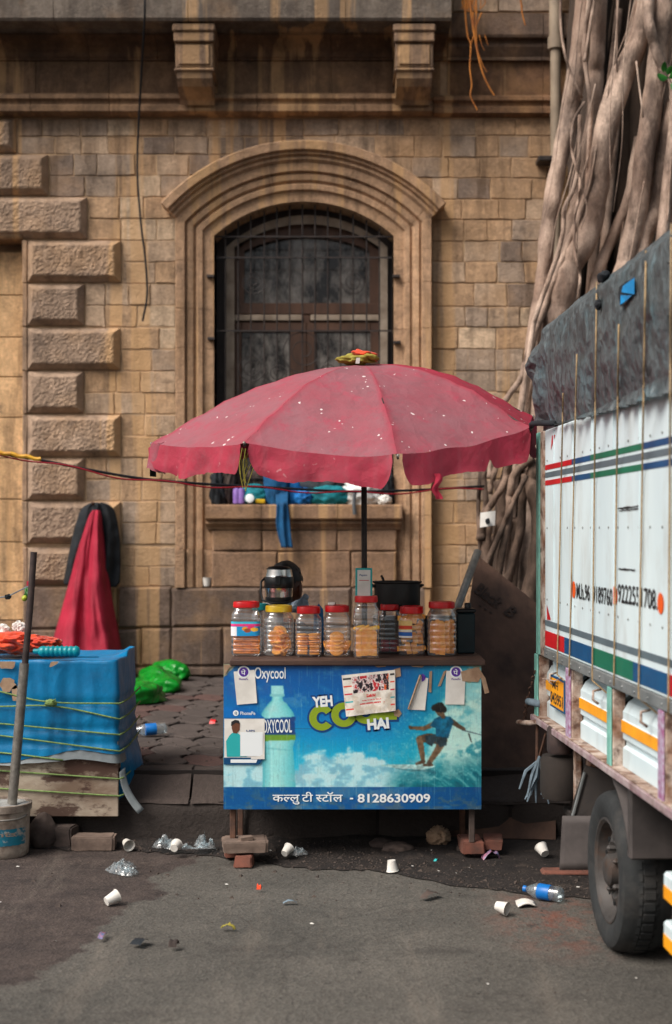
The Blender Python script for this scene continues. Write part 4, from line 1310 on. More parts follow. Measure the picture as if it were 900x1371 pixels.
# things stored on the sill behind the grille
Z4 = lambda a, b: (270 + a / 3.214, 600 + b / 3.214)
def sill(name, matn, a, b, size, label, cat, amp=.32, fr=1.8, seed=0, d=D + .0, group=None, ridge=True):
    size = (size[0] * 1.12, size[1], size[2] * 1.25); m = MB(); m.blob(P(*Z4(a, b), d), size, amp, fr, seed, 4, ridge=ridge)
    return m.build(name, M[matn], None, smooth=True, label=label, cat=cat, group=group)
ZS = ZW(675)
sill('black_bag', 'black_cloth', 74, 172, (.07, .09, .16), 'black bag in the left corner of the window sill', 'bag', seed=1)
sill('brown_bundle', 'rock', 112, 140, (.055, .07, .16), 'brown patterned bundle beside the black bag on the sill', 'bundle', seed=2)
for k, (a, lab) in enumerate(((151, 'left one of the two lilac tins on the window sill'), (171, 'right one of the two lilac tins on the window sill'))):
    m = MB(); c = P(*Z4(a, 235), D - .08); c.z = ZS + .003; m.lathe([(.0, 0), (.028, .0), (.03, .01), (.03, .11), (.026, .118), (.012, .122), (.012, .135), (0, .136)], c, 16)
    m.build('lilac_tin', M['lilac'], smooth=True, angle=40, label=lab, cat='tin', group='tins on the sill')
sill('teal_cloth', 'teal_cloth', 230, 204, (.12, .08, .07), 'teal cloth bundled up beside the lilac tins', 'cloth', seed=3, d=D - .03)
m = MB(); c = P(*Z4(209, 222), D - .12); m.lathe([(0, 0), (.03, 0), (.036, .06), (.033, .062), (0, .06)], c, 16, M=Matrix.Rotation(R(80), 3, 'X')); m.build('pale_pot', M['print_white'], smooth=True, angle=40, label='small pale pot lying on the sill against the teal cloth', cat='pot')
m = MB(); m.box(-.04, .04, -.02, .02, 0, .035, .006, M=Matrix.Translation((P(*Z4(253, 240), D - .12).x, D - .12, ZS + .003))); m.build('yellow_packet', M['yellow_lid'], label='pale yellow packet on the sill beside the pale pot', cat='packet')
sill('denim_roll', 'jeans', 327, 158, (.1, .1, .2), 'standing roll of blue denim on the window sill', 'clothes', amp=.15, seed=5, d=D - .05)
sill('blue_bundle', 'bright_blue', 386, 186, (.085, .09, .17), 'bright blue cloth bundle right of the denim roll on the sill', 'bundle', seed=6)
sill('blue_bag', 'bright_blue', 440, 214, (.07, .08, .06), 'small bright blue bag low on the sill under the grey bundle', 'bag', seed=16, d=D - .06)
sill('grey_bundle', 'grey_cloth', 470, 160, (.2, .12, .15), 'grey clothes bundle in the middle of the window sill', 'bundle', seed=7, d=D + .05)
sill('teal_roll', 'teal_cloth', 545, 206, (.17, .07, .065), 'teal rolled cloth lying in front of the grey bundle', 'cloth', seed=8, d=D - .06)
sill('dark_roll', 'black_cloth', 590, 160, (.2, .11, .16), 'dark clothes heaped behind the teal roll', 'clothes', seed=9, d=D + .08)
sill('white_bag', 'white_plastic', 690, 190, (.13, .09, .11), 'crumpled white plastic bag on the right of the sill', 'bag', amp=.45, fr=2.4, seed=10, d=D - .05)
sill('white_wrapper', 'white_paper', 786, 226, (.05, .05, .035), 'white paper wrapper at the right end of the sill', 'wrapper', amp=.4, seed=12, d=D - .09)
sill('dark_bag', 'black_cloth', 800, 180, (.06, .09, .16), 'dark bag in the right corner of the window sill', 'bag', seed=11)
sill('wrapped_tool', 'rock', 250, 115, (.09, .06, .1), 'brown paper parcel leaning on the grille above the teal cloth', 'parcel', seed=13, d=D + .1)
# blue trouser leg hanging over the sill
m = MB()
def leg(u, v):
    ys = [(200, 318, 372), (240, 322, 370), (320, 322, 378), (380, 332, 386), (428, 342, 394)]
    b = 160 + (428 - 160) * v
    l = np.interp(b, [q[0] for q in ys], [q[1] for q in ys]); r_ = np.interp(b, [q[0] for q in ys], [q[2] for q in ys])
    px, py = Z4(l + (r_ - l) * u, b)
    o_ = .215 + .02 * math.sin(u * 3.14) + .012 * math.sin(u * 11 + v * 4) if b > 235 else .215 - (235 - b) / 75 * .16
    return P(px, py, D - max(.02, o_) - .01)
m.grid(leg, 14, 30)
o = m.build('hanging_trousers', M['jeans'], smooth=True, label='blue trouser leg hanging down over the window sill', cat='trousers'); md = o.modifiers.new('t', 'SOLIDIFY'); md.thickness = .012
m = MB(); m.grid(lambda u, v: P(*Z4(652 + 16 * u - 4 * math.sin(v * 3), 190 + 96 * v), D - .22 - .01 * math.sin(u * 3)), 6, 14)
o = m.build('grey_strap', M['grey_cloth'], smooth=True, label='short grey strap hanging over the sill by the umbrella pole', cat='strap')

# electric wires slung across in front of the wall
def wire(name, pts, matn, r_, label):
    sp = smooth_path(pts, 8); m = MB(); m.tube([P(*q) for q in sp], r_, 6); return m.build(name, M[matn], smooth=True, label=label, cat='wire')
wp = [(-60, 596, 8.2), (0, 607, 8.2), (60, 617, 8.25), (120, 629, 8.3), (185, 640, 8.4), (260, 647, 8.5), (350, 652, 8.7), (440, 657, 8.9), (490, 658, 9.0), (560, 656, 9.2), (648, 651, 9.45)]
wire('black_wire', wp, 'wire', .009, 'black electric wire slung across the wall below the umbrella')
wire('red_wire', [(a, b + 2.2 + 2.2 * math.sin(a * .05), d - .015) for a, b, d in smooth_path(wp, 4)], 'wire_red', .005, 'thin red electric wire twisted along the black wire')
m = MB(); sp = [P(a, b - 1 + math.sin(a * .3), 8.17) for a, b in [(x, 606.5 + (x) * .17) for x in range(0, 56, 5)]]; m.tube(sp, .012, 7); m.build('yellow_tape', M['yellow_tape'], label='yellow tape wound round the wires at the left edge', cat='tape')
# ================================================================== TEA STALL
SD = 6.40                                   # distance of the printed front
ST = root('tea_stall', (P(472, 1083, SD).x, 6.62, 0), 'tea stall with printed blue water advertisement on its front and a dark plank top', 'stall')
x0, x1 = P(299.5, 0, SD).x, P(644.5, 0, SD).x
zt_, zb_ = P(0, 889, SD).z, P(0, 1083.5, SD).z
# printed advertisement: a raster of vertex colours
NX, NY = 400, 226
px_ = np.linspace(299.5, 644.5, NX); py_ = np.linspace(889, 1083.5, NY)
X, Y = np.meshgrid(px_, py_)
def poster():
    t = sm(889, 1050, Y)
    C = np.zeros(X.shape + (3,))
    stops = [(889, (8, 84, 156)), (930, (6, 98, 174)), (965, (4, 124, 192)), (1000, (14, 158, 206)), (1025, (52, 186, 220)), (1054, (96, 204, 228))]
    ys = [s_[0] for s_ in stops]
    for k in range(3): C[..., k] = np.interp(Y, ys, [s_[1][k] for s_ in stops])
    rt = sm(500, 600, X + (Y - 960) * .25)
    tq = np.zeros_like(C)
    for k, (a, b) in enumerate(zip((10, 140, 176), (30, 170, 196))): tq[..., k] = a + (b - a) * t
    C = C * (1 - rt[..., None]) + tq * rt[..., None]
    # light diagonal streaks in the sky
    st = sm(.62, .8, fbm((X + Y * .8) * .02, (Y - X * .45) * .11, 5)) * sm(980, 900, Y) * .25
    C = lerpc(C, (70, 160, 205), st)
    # clouds along the horizon
    top = 1026 + 9 * np.sin(X * .035) - 16 * fbm(X * .06, X * 0 + 3, 9) * 1.1 + 6 * np.sin(X * .011 + 1)
    top = np.where(X > 400, top - 12 * np.exp(-((X - 425) / 22.0) ** 2) - 8 * np.exp(-((X - 470) / 26.0) ** 2), top + 4)
    n = fbm(X * .075, Y * .1, 2, 6)
    cl = sm(0, 9, Y - top + (n - .5) * 26) * sm(580, 520, X) * sm(1062, 1044, Y - n * 18)
    C = lerpc(C, (226, 230, 236), cl * (.5 + .5 * sm(.3, .6, n)))
    C = lerpc(C, (150, 176, 200), cl * sm(.52, .36, n) * .65)
    # the breaking wave on the right
    wx, wy = X - 600, Y - 1000
    fld = fbm(X * .05 + Y * .03, Y * .05 - X * .02, 21, 6, .6)
    fine = fbm(X * .16 + Y * .1, Y * .2 - X * .05, 31, 5, .6)
    curl = sm(-42, 4, wx + .35 * (Y - 985) + (fld - .5) * 70) * sm(930, 985, Y + (X - 560) * .75 + (fine - .5) * 50)
    C = lerpc(C, (232, 236, 226), curl * sm(.24, .44, .6 * fld + .4 * fine))
    C = lerpc(C, (140, 190, 192), curl * sm(.48, .36, .5 * fine + .5 * fld) * .6)
    trough = sm(1012, 1046, Y + (X - 560) * .12 - 10 * (fld - .5)) * sm(505, 545, X)
    C = lerpc(C, (10, 116, 132), trough)
    ru = np.hypot(X - 560, (Y - 1100) * 1.15)
    streak = fbm(ru * .14, np.arctan2(Y - 1100, X - 560) * 3, 41, 5, .62)
    C = lerpc(C, (176, 208, 206), trough * sm(.5, .7, streak) * .55)
    C = lerpc(C, (6, 84, 104), trough * sm(.46, .3, streak) * .7)
    back = sm(600, 628, X + (Y - 1000) * .3) * sm(955, 1000, Y) * (1 - trough)
    C = lerpc(C, (24, 130, 148), back * sm(.5, .38, fld) * .8)
    spray = (fbm(X * .45, Y * .45, 51, 3) > .66) & (X > 500) & (Y > 955) & (Y < 1045)
    C = lerpc(C, (200, 220, 220), spray * sm(495, 560, X) * .4)
    mist = sm(.46, .6, fbm(X * .045, Y * .06, 61, 5)) * sm(560, 630, X) * sm(990, 930, Y)
    C = lerpc(C, (160, 206, 210), mist * .75)
    # water bottle
    def half(y):
        return np.interp(y, [915, 917, 929, 931, 934, 938, 944, 954, 962, 966, 990, 1000, 1012, 1024, 1056], [7, 8.6, 8.6, 9.6, 7, 8, 14, 21, 23.5, 22, 23, 19.5, 20.5, 21, 22.5])
    bx = 372 + (Y - 960) * .018
    h_ = half(Y); s_ = (X - bx) / h_
    bot = (np.abs(s_) < 1) & (Y > 918) & (Y < 1055)
    shade = .5 + .5 * np.cos(s_ * 2.4 + .3)
    rip = fbm(X * .09, Y * .035, 71, 4)
    C = np.where(bot[..., None], np.stack([112 + 74 * shade * (.7 + .6 * rip), 194 + 34 * shade * (.8 + .4 * rip), 204 + 24 * shade], -1), C)
    C = lerpc(C, (96, 176, 190), bot * sm(.75, 1.0, np.abs(s_)) * .7)
    C = lerpc(C, (222, 244, 242), bot * sm(.12, 0, np.abs(s_ + .45)) * .6)
    C = lerpc(C, (120, 190, 196), bot * (np.abs(Y - 1003 - 2 * s_) < 1.0) * .6)
    cap = (np.abs(X - bx) < 8.6) & (Y > 918) & (Y < 931)
    C = lerpc(C, (196, 226, 228), cap * (.8 + .2 * np.cos(X * 2.6)))
    C = lerpc(C, (150, 200, 206), ((np.abs(X - bx) < 9.8) & (np.abs(Y - 931) < 1.4)) * .9)
    lab = (np.abs(s_) < 1.02) & (Y > 961 - .06 * (X - 372)) & (Y < 984)
    C = lerpc(C, (12, 66, 132), lab)
    grn = (np.abs(s_) < 1.02) & (Y >= 984) & (Y < 991.5 - .03 * (X - 372))
    C = lerpc(C, (132, 158, 44), grn)
    # surfer
    z3 = lambda pts: [(440 + a * .25556, 870 + b * .25556, *r) for (a, b, *r) in pts]
    SK, SKD = (150, 98, 72), (112, 70, 52)
    C0 = C.copy()
    def L(pts, col): return lerpc(C, col, limb(X, Y, z3(pts)))
    C = lerpc(C, (214, 222, 220), inpoly(X, Y, z3([(268, 606), (330, 600), (460, 602), (545, 600), (560, 612), (500, 628), (400, 624), (320, 616)])))
    C = lerpc(C, (60, 120, 130), inpoly(X, Y, z3([(330, 618), (400, 625), (500, 630), (555, 616), (520, 640), (420, 636)])))
    C = L([(545, 392, 3.6), (500, 412, 3.0), (432, 408, 2.2)], SK)
    C = L([(432, 408, 2.4), (424, 404, 1.6)], SKD)
    C = L([(640, 372, 3.6), (676, 396, 2.8), (708, 416, 2.3)], SKD)
    C = L([(700, 420, .6), (800, 446, .4)], (60, 70, 80)); C = L([(735, 440, 1.0), (748, 482, .6)], (70, 60, 60))
    C = L([(585, 470, 7), (520, 462, 6.2), (476, 468, 4.6)], SKD)
    C = L([(476, 468, 4.6), (486, 520, 3.9), (496, 585, 2.6)], SK)
    C = L([(600, 470, 6), (575, 520, 4.6), (528, 590, 3.0)], SK)
    C = L([(496, 586, 2.6), (462, 596, 1.8)], SKD); C = L([(526, 592, 3), (540, 604, 1.8), (500, 604, 1.6)], SKD)
    C = lerpc(C, (52, 62, 70), inpoly(X, Y, z3([(505, 450), (560, 440), (622, 452), (618, 500), (585, 510), (560, 480), (540, 505), (512, 490)])))
    C = lerpc(C, (8, 92, 128), inpoly(X, Y, z3([(555, 362), (585, 346), (640, 350), (655, 378), (640, 420), (628, 462), (562, 452), (560, 410), (530, 398)])))
    C = lerpc(C, (30, 122, 158), inpoly(X, Y, z3([(590, 352), (628, 352), (612, 420), (585, 440)])) * .6)
    C = L([(590, 330, 3.6), (600, 350, 3.0)], SKD)
    C = L([(580, 318, 5.6), (586, 330, 4.6)], SK)
    C = lerpc(C, (40, 34, 32), limb(X, Y, z3([(556, 304, 4.4), (584, 296, 5.6), (606, 314, 3.8)])))
    C = L([(566, 318, 1.7), (590, 322, 1.7)], (24, 26, 34))
    msk = np.abs(C - C0).max(-1) > 3
    tone = .72 + .62 * fbm(X * .32, Y * .26, 141, 4) - .16 * sm(.4, .6, fbm(X * .12 + Y * .1, Y * .12, 143, 3))
    C = np.where(msk[..., None], C * tone[..., None], C)
    K = C.copy()
    for dy, dx, wt in ((0, 1, 1), (0, -1, 1), (1, 0, 1), (-1, 0, 1)): K += np.roll(np.roll(C, dy, 0), dx, 1) * wt
    C = K / 5
    # flat band at the foot of the print
    band_ = Y > 1054
    C = lerpc(C, (0, 84, 148), band_)
    C = lerpc(C, (0, 70, 126), band_ * sm(540, 645, X) * .8)
    # joins, scratches, worn top edge
    C = lerpc(C, (40, 80, 110), (np.abs(Y - 975.5 - .6 * np.sin(X * .03)) < .45) * (X < 420) * .55)
    worn = fbm(X * .12, Y * .3, 81, 5)
    top_tear = (Y < 889 + 22 * (worn - .53) * sm(470, 500, X)) & (worn > .5)
    C = lerpc(C, (182, 160, 136), top_tear)
    C = lerpc(C, (176, 150, 124), (Y < 906 - (X - 300) * .9 + 4 * (worn - .5)) & (X < 318))
    C = lerpc(C, (196, 178, 150), ((fbm(X * .07, Y * .11, 91, 5) > .6) & (X > 598) & (Y < 925)) * .75)
    C = lerpc(C, (120, 150, 160), (fbm(X * .5, Y * .05, 95, 3) > .72) * .18)
    C = C * np.array([.80, .97, .97])
    # splashes of dirt at the foot, faded and rubbed patches
    foot = sm(1040, 1084, Y) * sm(.5, .66, fbm(X * .09, Y * .16, 111, 5)); C = lerpc(C, (120, 108, 96), foot * .45)
    rub = sm(.6, .72, fbm(X * .03, Y * .05, 121, 6)); C = lerpc(C, (176, 196, 200), rub * .22)
    scr = (fbm(X * .9, Y * .02, 131, 3) > .74); C = lerpc(C, (190, 204, 206), scr * .18)
    return C
pc = lin(poster())
mb = MB()
mb.grid(lambda u, v: Vector((x0 + (x1 - x0) * u, SD + .0012 * nz(u * 5, v * 3, 3), zt_ + (zb_ - zt_) * v)), NX, NY)
mb.cols = pc.reshape(-1, 3)
M['poster'] = paint_mat('printed_poster', .45, .4, .35, 0, .16)
post = mb.build('poster', M['poster'], ST, smooth=True)
m = MB(); m.box(x0 + .001, x1 - .001, SD + .004, SD + .022, zb_, zt_, .003); m.build('front_board', M['stall_wood'], ST)
for sx in (x0 + .02, x1 - .04):
    m = MB(); m.box(sx, sx + .02, SD + .024, 6.86, zb_ + .02, zt_ - .002, .003); m.build('side_board', M['stall_wood'], ST)
m = MB(); m.box(x0 + .042, x1 - .042, 6.83, 6.85, zb_ + .02, zt_ - .002, .003); m.build('back_board', M['stall_wood'], ST)
m = MB(); m.box(x0 + .042, x1 - .042, SD + .024, 6.828, zb_ + .02, zb_ + .04, .003); m.build('floor_board', M['stall_wood'], ST)
CT = .918
for (a, b, q) in ((SD - .02, SD + .13, 0), (SD + .133, SD + .29, .003), (SD + .293, SD + .47, -.003)):
    m = MB(); m.box(P(308, 0, SD).x, P(650, 0, SD).x + q, a, b, CT - .026, CT, .005); m.build('counter_plank', M['counter'], ST)
bt = .135                                   # top of the blocks the legs stand on
for (px, yy) in ((311, SD + .045), (633, SD + .045)):
    c = P(px, 0, SD)
    m = MB(); m.box(c.x - .013, c.x + .013, yy - .013, yy + .013, (.106 if px < 400 else .087), zt_ - .03, .003); m.build('leg', M['rock'] if px > 400 else M['iron_rust'], ST)
for px in (314, 630):
    c = P(px, 0, SD)
    m = MB(); m.box(c.x - .013, c.x + .013, 6.80, 6.826, .0, zt_ - .03, .003); m.build('leg', M['iron_rust'], ST)
# lettering on the print
up = (0, 0, 1); rt = (1, 0, 0); PXM = SD / F
def lettering(name, body, px0, py0, px1, py1, matn, d=.0025, bold=.01, shear=0.0, rot=0.0, par=None, g=None):
    m = MB(); a = P(px0, py1, SD); a.y = SD - d
    rv = Vector((math.cos(R(rot)), 0, math.sin(R(rot)))); uv = Vector((-math.sin(R(rot)), 0, math.cos(R(rot))))
    put_text(m, g or glyphs(body, bold), a, rv, uv, (px1 - px0) * PXM, (py1 - py0) * PXM, 0, shear)
    return m.build(name, M[matn], par or post, fixn=False)
lettering('lettering', 'Oxycool', 341, 893, 382.5, 913.5, 'print_white', bold=.012)
lettering('lettering', 'OXYCOOL', 352, 963.5, 391, 981.5, 'print_white', rot=1.2, bold=.012)
for nm, bd, q, matn, bo, d in (('lettering', 'YEH', (417, 931, 447, 949), 'print_navy', .12, .002), ('lettering', 'YEH', (419, 933, 446, 947.5), 'print_white', .05, .003), ('lettering', 'HAI', (490, 960.5, 523.5, 980), 'print_navy', .13, .002), ('lettering', 'HAI', (492.5, 962.5, 521.5, 977.5), 'print_white', .05, .003)):
    lettering(nm, bd, *q, matn, d, bo, 0, 5)
# the big green word, partly covered by the calendar
def cool(extra, matn, d):
    for k, ch in enumerate('COOL'):
        cx_ = 431 + k * 29.5; cy_ = 961 - k * 4.2; m = MB()
        V = []; Fs = []
        def bez(a0, a1, rx, ry, th, n=26):
            vs = []; fs = []
            for i in range(n + 1):
                a = R(a0 + (a1 - a0) * i / n)
                for rr in (1, 0):
                    ex = th + extra if rr else -extra
                    X_ = (rx - th + (th + extra if rr else -extra)) * math.cos(a); Y_ = (ry - th * .9 + (th * .9 + extra if rr else -extra)) * math.sin(a)
                    p = P(cx_ + X_, cy_ - Y_, SD); p.y = SD - d; vs.append(p)
            for i in range(n): fs.append((2 * i, 2 * i + 1, 2 * i + 3, 2 * i + 2))
            m.add(vs, fs)
        e = extra * 3
        if ch == 'C': bez(38 - e * 1.2, 322 + e * 1.2, 17, 17, 10)
        elif ch == 'O': bez(0, 360, 17, 16.5, 10)
        else:
            for (a, b, c_, d2) in ((-13, -17, -3, 15), (-13, 5, 14, 15)):
                qs = [(a - extra, b - extra), (c_ + extra, b - extra), (c_ + extra, d2 + extra), (a - extra, d2 + extra)]
                vs = []
                for (p_, q_) in qs:
                    p = P(cx_ + p_ - 2, cy_ + q_, SD); p.y = SD - d - (.0002 if a == -13 and b == 5 else 0); vs.append(p)
                m.add(vs, [(0, 1, 2, 3)])
        m.build('lettering', M[matn], post, fixn=False)
cool(2.6, 'print_navy', .0016); cool(0, 'print_green', .0024)
# hand-lettered name line in Devanagari with the phone number
gk, gl, gt, gs = glyphs('क', .012), glyphs('ल', .012), glyphs('ट', .012), glyphs('स', .012)
gu, gii, go = glyphs('ु', .012), glyphs('ी', .012), glyphs('ॉ', .012)
hl = clip_right(gl, .47); hsv = clip_right(gs, .43)
x = 0; parts = []
def put(g, w_, dx=0):
    global x
    parts.append((g, x + dx, 0)); x += w_
put(gk, .767); put(hl, .47); put(gl, .683); parts.append((gu, x - .02, 0)); x += .2
put(gt, .51); put(gii, .27); x += .22
put(hsv, .43); put(gt, .51); put(go, .29); put(gl, .683)
lettering('lettering', '', 365, 1060, 459, 1077, 'print_white', g=joined(parts))
lettering('lettering', '-', 468.5, 1068, 473, 1070, 'print_white', bold=.0)
lettering('lettering', '8128630909', 479, 1062.5, 576, 1074.5, 'print_white', bold=.022)

# payment cards pasted on the print (their codes left blank)
gp = joined([(glyphs('प', .01), 0, 0), (glyphs('े', .01), .6, 0)])
def card(quad, logo, lr, label=None, d=.004, blue=False, text=True):
    o = MB()
    def f(u, v):
        a = [quad[0][k] * (1 - u) + quad[1][k] * u for k in (0, 1)]; b = [quad[3][k] * (1 - u) + quad[2][k] * u for k in (0, 1)]
        p = P(a[0] * (1 - v) + b[0] * v, a[1] * (1 - v) + b[1] * v, SD); p.y = SD - d - .004 * (u * v) ** 3; return p
    o.grid(f, 6, 6)
    c = o.build('payment_card', M['white_paper'], ST, label=label)
    if logo:
        m = MB(); cc = P(*logo, SD); n = 24
        for (rr, dd, mi) in ((lr + 2, d + .0008, 0), (lr, d + .0018, 1)):
            m.add([(cc.x + rr * PXM * math.cos(2 * math.pi * k / n), SD - dd, cc.z + rr * PXM * math.sin(2 * math.pi * k / n)) for k in range(n)], [tuple(range(n))], mi)
        put_text(m, gp, (cc.x - .0015, SD - d - .0028, cc.z), rt, up, lr * 1.0 * PXM, lr * 1.25 * PXM, 2, anchor=(.5, .5))
        m.build('round_logo', [M['print_white'], M['print_purple'], M['print_white']], c, fixn=False)
        if text:
            m = MB(); put_text(m, glyphs('PhonePe', .01), P(logo[0] - 6, logo[1] + lr + 4.6, SD) - Vector((0, d + .001, 0)), rt, up, 12 * PXM, 2.6 * PXM)
            m.build('lettering', M['print_purple'], c, fixn=False)
    return c
card([(313, 899), (341, 896.5), (344.5, 941), (317.5, 943.5)], (326.5, 899.5), 6.3, 'white card with round purple logo pasted at top left')
card([(597.5, 898), (623.5, 898), (621.5, 943), (596, 943)], (610.5, 899.5), 6.3, 'white card with round purple logo pasted at top right')
c3 = card([(562, 905), (573.5, 908), (569, 950.5), (546.5, 950)], None, 0, 'torn and curled white card beside the calendar')
m = MB()
m.grid(lambda u, v: P(561.5 - 16 * v + 3.2 * u * (1 - .3 * v), 903 + 46 * v, SD) - Vector((0, .006 + .012 * math.sin(u * math.pi), 0)), 6, 12)
m.build('curled_edge', M['torn'], c3)
m = MB(); cc = P(564.5, 907, SD); n = 16; m.add([(cc.x + 5.2 * PXM * math.sin(math.pi * k / n), SD - .0062, cc.z + 5.2 * PXM * math.cos(math.pi * k / n)) for k in range(n + 1)], [tuple(range(n + 1))]); m.build('round_logo', M['print_purple'], c3, fixn=False)
# larger wallet card on the left with its blue header and footer and a picture of a person
c4 = card([(300.5, 962), (354.5, 962), (354.5, 1016), (300.5, 1016)], None, 0, 'large white and blue payment card on the left edge')
def flat(name, poly, matn, par, d, label=None):
    m = MB(); vs = []
    for q in poly:
        p = P(*q, SD); p.y = SD - d; vs.append(p)
    m.add(vs, [tuple(range(len(vs)))]); return m.build(name, M[matn], par, fixn=False)
flat('card_header', [(300, 946), (325, 947), (340, 950), (355, 961.5), (300, 961.5)], 'blue_plastic', c4, .0052)
flat('card_footer', [(300, 1014), (355, 1014), (347, 1023.5), (300, 1023.5)], 'truck_blue', c4, .0052)
flat('card_footer_label', [(309, 1016.5), (345, 1016.5), (343, 1021), (309, 1021)], 'print_white', c4, .006)
n = 14; flat('card_logo', [(316 + 3.9 * math.cos(2 * math.pi * k / n), 954.5 + 3.9 * math.sin(2 * math.pi * k / n)) for k in range(n)], 'print_white', c4, .006)
m = MB(); put_text(m, glyphs('PhonePe', .01), P(322, 957, SD) - Vector((0, .0062, 0)), rt, up, 20 * PXM, 4.6 * PXM); m.build('lettering', M['print_white'], c4, fixn=False)
m = MB(); put_text(m, gp, (P(316, 954.5, SD).x, SD - .0066, P(316, 954.5, SD).z), rt, up, 3.6 * PXM, 4.6 * PXM, anchor=(.5, .5)); m.build('lettering', M['truck_blue'], c4, fixn=False)
flat('printed_figure', [(304, 1013), (303, 992), (307, 985), (311, 981), (318, 981), (325, 986), (329, 1000), (331, 1013)], 'print_teal', c4, .0052)
flat('printed_face', [(310.5, 967), (314, 964.5), (319, 965), (321.5, 969), (321, 977), (317, 982), (312.5, 981), (310.5, 975)], 'skin', c4, .0058)
flat('printed_hair', [(309.5, 972), (310, 966), (315, 963.4), (320, 964.4), (321.8, 969), (316, 967.5)], 'print_black', c4, .0064)
flat('printed_blank', [(322, 980), (352, 980), (352, 1012), (322, 1012)], 'print_white', c4, .0066)
m = MB(); put_text(m, glyphs('UPI', .02), P(330, 979.5, SD) - Vector((0, .0072, 0)), rt, up, 11 * PXM, 2.6 * PXM); m.build('lettering', M['print_navy'], c4, fixn=False)
# strips of old tape and torn patches
for q in ([(617, 899), (641, 892.5), (645, 905), (640, 913), (619, 912)], [(641, 894), (650, 908), (655, 927), (649, 929), (646, 916)], [(594, 899), (598.5, 896.5), (590, 918), (586, 919)], [(575, 899), (578.5, 898), (577.5, 927), (573.5, 926)], [(527, 896), (536, 893.5), (537, 905), (530, 907)], [(300, 890), (316, 889.5), (307, 894), (300.5, 904)], [(497, 889.3), (520, 889.3), (516, 892.5), (506, 893.4)], [(546, 889.3), (571, 889.3), (565, 893.5), (553, 892.5)], [(527, 952), (534, 949), (538, 955), (534, 960), (528, 958)]):
    flat('tape_strip', q, 'torn', ST, .0045 + rng.uniform(0, .001))

# calendar sheet hung over the big word
def cal():
    u = np.linspace(0, 1, 110); v = np.linspace(0, 1, 86); U_, V_ = np.meshgrid(u, v)
    C = np.zeros(U_.shape + (3,)); C[:] = (224, 218, 208)
    n = fbm(U_ * 9, V_ * 7, 3, 5)
    C = lerpc(C, (196, 182, 164), sm(.48, .66, n) * .7 * (V_ > .4))
    pic = (U_ > .19) & (U_ < .88) & (V_ > .06) & (V_ < .46)
    a = fbm(U_ * 20, V_ * 10, 7, 4)
    C = lerpc(C, (206, 168, 168), pic)
    C = lerpc(C, (40, 36, 44), pic * (a > .55)); C = lerpc(C, (186, 44, 52), pic * (a < .38)); C = lerpc(C, (230, 226, 222), pic * (np.abs(a - .48) < .025))
    C = lerpc(C, (224, 96, 40), pic * (U_ > .78) * (a < .52))
    for k in range(5):
        yy = .1 + k * .185
        for (lo, hi) in ((.015, .17), (.9, .985)):
            col = ((60, 60, 60), (214, 80, 60), (204, 50, 70), (40, 170, 180), (220, 70, 60))[k]
            C = lerpc(C, col, (U_ > lo) & (U_ < hi) & (np.abs(V_ - yy) < .018))
    for (lo, hi, yy, th) in ((.44, .62, .56, .035), (.34, .72, .665, .016), (.3, .78, .74, .016)):
        C = lerpc(C, (206, 66, 66), (U_ > lo) & (U_ < hi) & (np.abs(V_ - yy) < th) & (vnoise(U_ * 70, V_ * 40, 5) > .35))
    return lin(C)
m = MB()
qd = [(457.5, 904), (529, 896.5), (529.5, 951), (463.5, 959)]
def cf(u, v):
    a = [qd[0][k] * (1 - u) + qd[1][k] * u for k in (0, 1)]; b = [qd[3][k] * (1 - u) + qd[2][k] * u for k in (0, 1)]
    p = P(a[0] * (1 - v) + b[0] * v, a[1] * (1 - v) + b[1] * v, SD)
    p.y = SD - .008 - .012 * v * (.6 + .4 * math.sin(u * 9)) - .003 * nz(u * 6, v * 6, 2); return p
m.grid(cf, 110, 86); m.cols = cal().reshape(-1, 3)
M['calendar'] = paint_mat('calendar_print', .7, .2, .1)
m.build('calendar', M['calendar'], smooth=True, label='torn paper calendar sheet taped over the green word on the stall front', cat='calendar')

# blocks and bricks under the stall legs
def block(name, c, sx, sy, sz, rz, matn, label, group=None, seed=0):
    m = MB(); T = Matrix.Rotation(R(rz), 4, 'Z')
    bm = bmesh.new(); bmesh.ops.create_cube(bm, size=1); bmesh.ops.bevel(bm, geom=bm.edges[:], offset=.06, segments=2, affect='EDGES')
    bmesh.ops.subdivide_edges(bm, edges=[e for e in bm.edges if e.calc_length() > .4], cuts=4, use_grid_fill=True)
    vs = []
    for v in bm.verts:
        p = Vector((v.co.x * sx, v.co.y * sy, v.co.z * sz)); p += Vector((nz(p.x * 22, p.y * 22, p.z * 22 + seed), nz(p.y * 22, p.z * 22, seed + 5), nz(p.z * 22, p.x * 22, seed + 9) * .5)) * .006
        vs.append((T @ p) + Vector(c) + Vector((0, 0, sz / 2)))
    fs = [tuple(v.index for v in f.verts) for f in bm.faces]; bm.free()
    m.add(vs, fs); return m.build(name, M[matn], smooth=True, angle=35, label=label, cat='brick' if matn == 'brick' else 'block', group=group)
gx = lambda px, d: (px - CX) * d / F
block('brick', (gx(311, 6.5), 6.52, .006), .075, .09, .055, 6, 'brick', 'red brick end showing at the left under the concrete block', 'bricks under the stall legs', 1)
block('brick', (gx(327, 6.36), 6.37, .0), .078, .1, .05, -4, 'brick', 'front red brick standing under the concrete block', 'bricks under the stall legs', 2)
block('concrete_block', (gx(328, 6.42), 6.43, .057), .2, .17, .05, 7, 'concrete', 'grey concrete block under the left stall leg on two bricks', None, 3)
block('stone_chip', (gx(330, 6.42), 6.4, .107), .06, .05, .016, 20, 'concrete', 'small flat stone lying on the concrete block by the stall leg', None, 4)
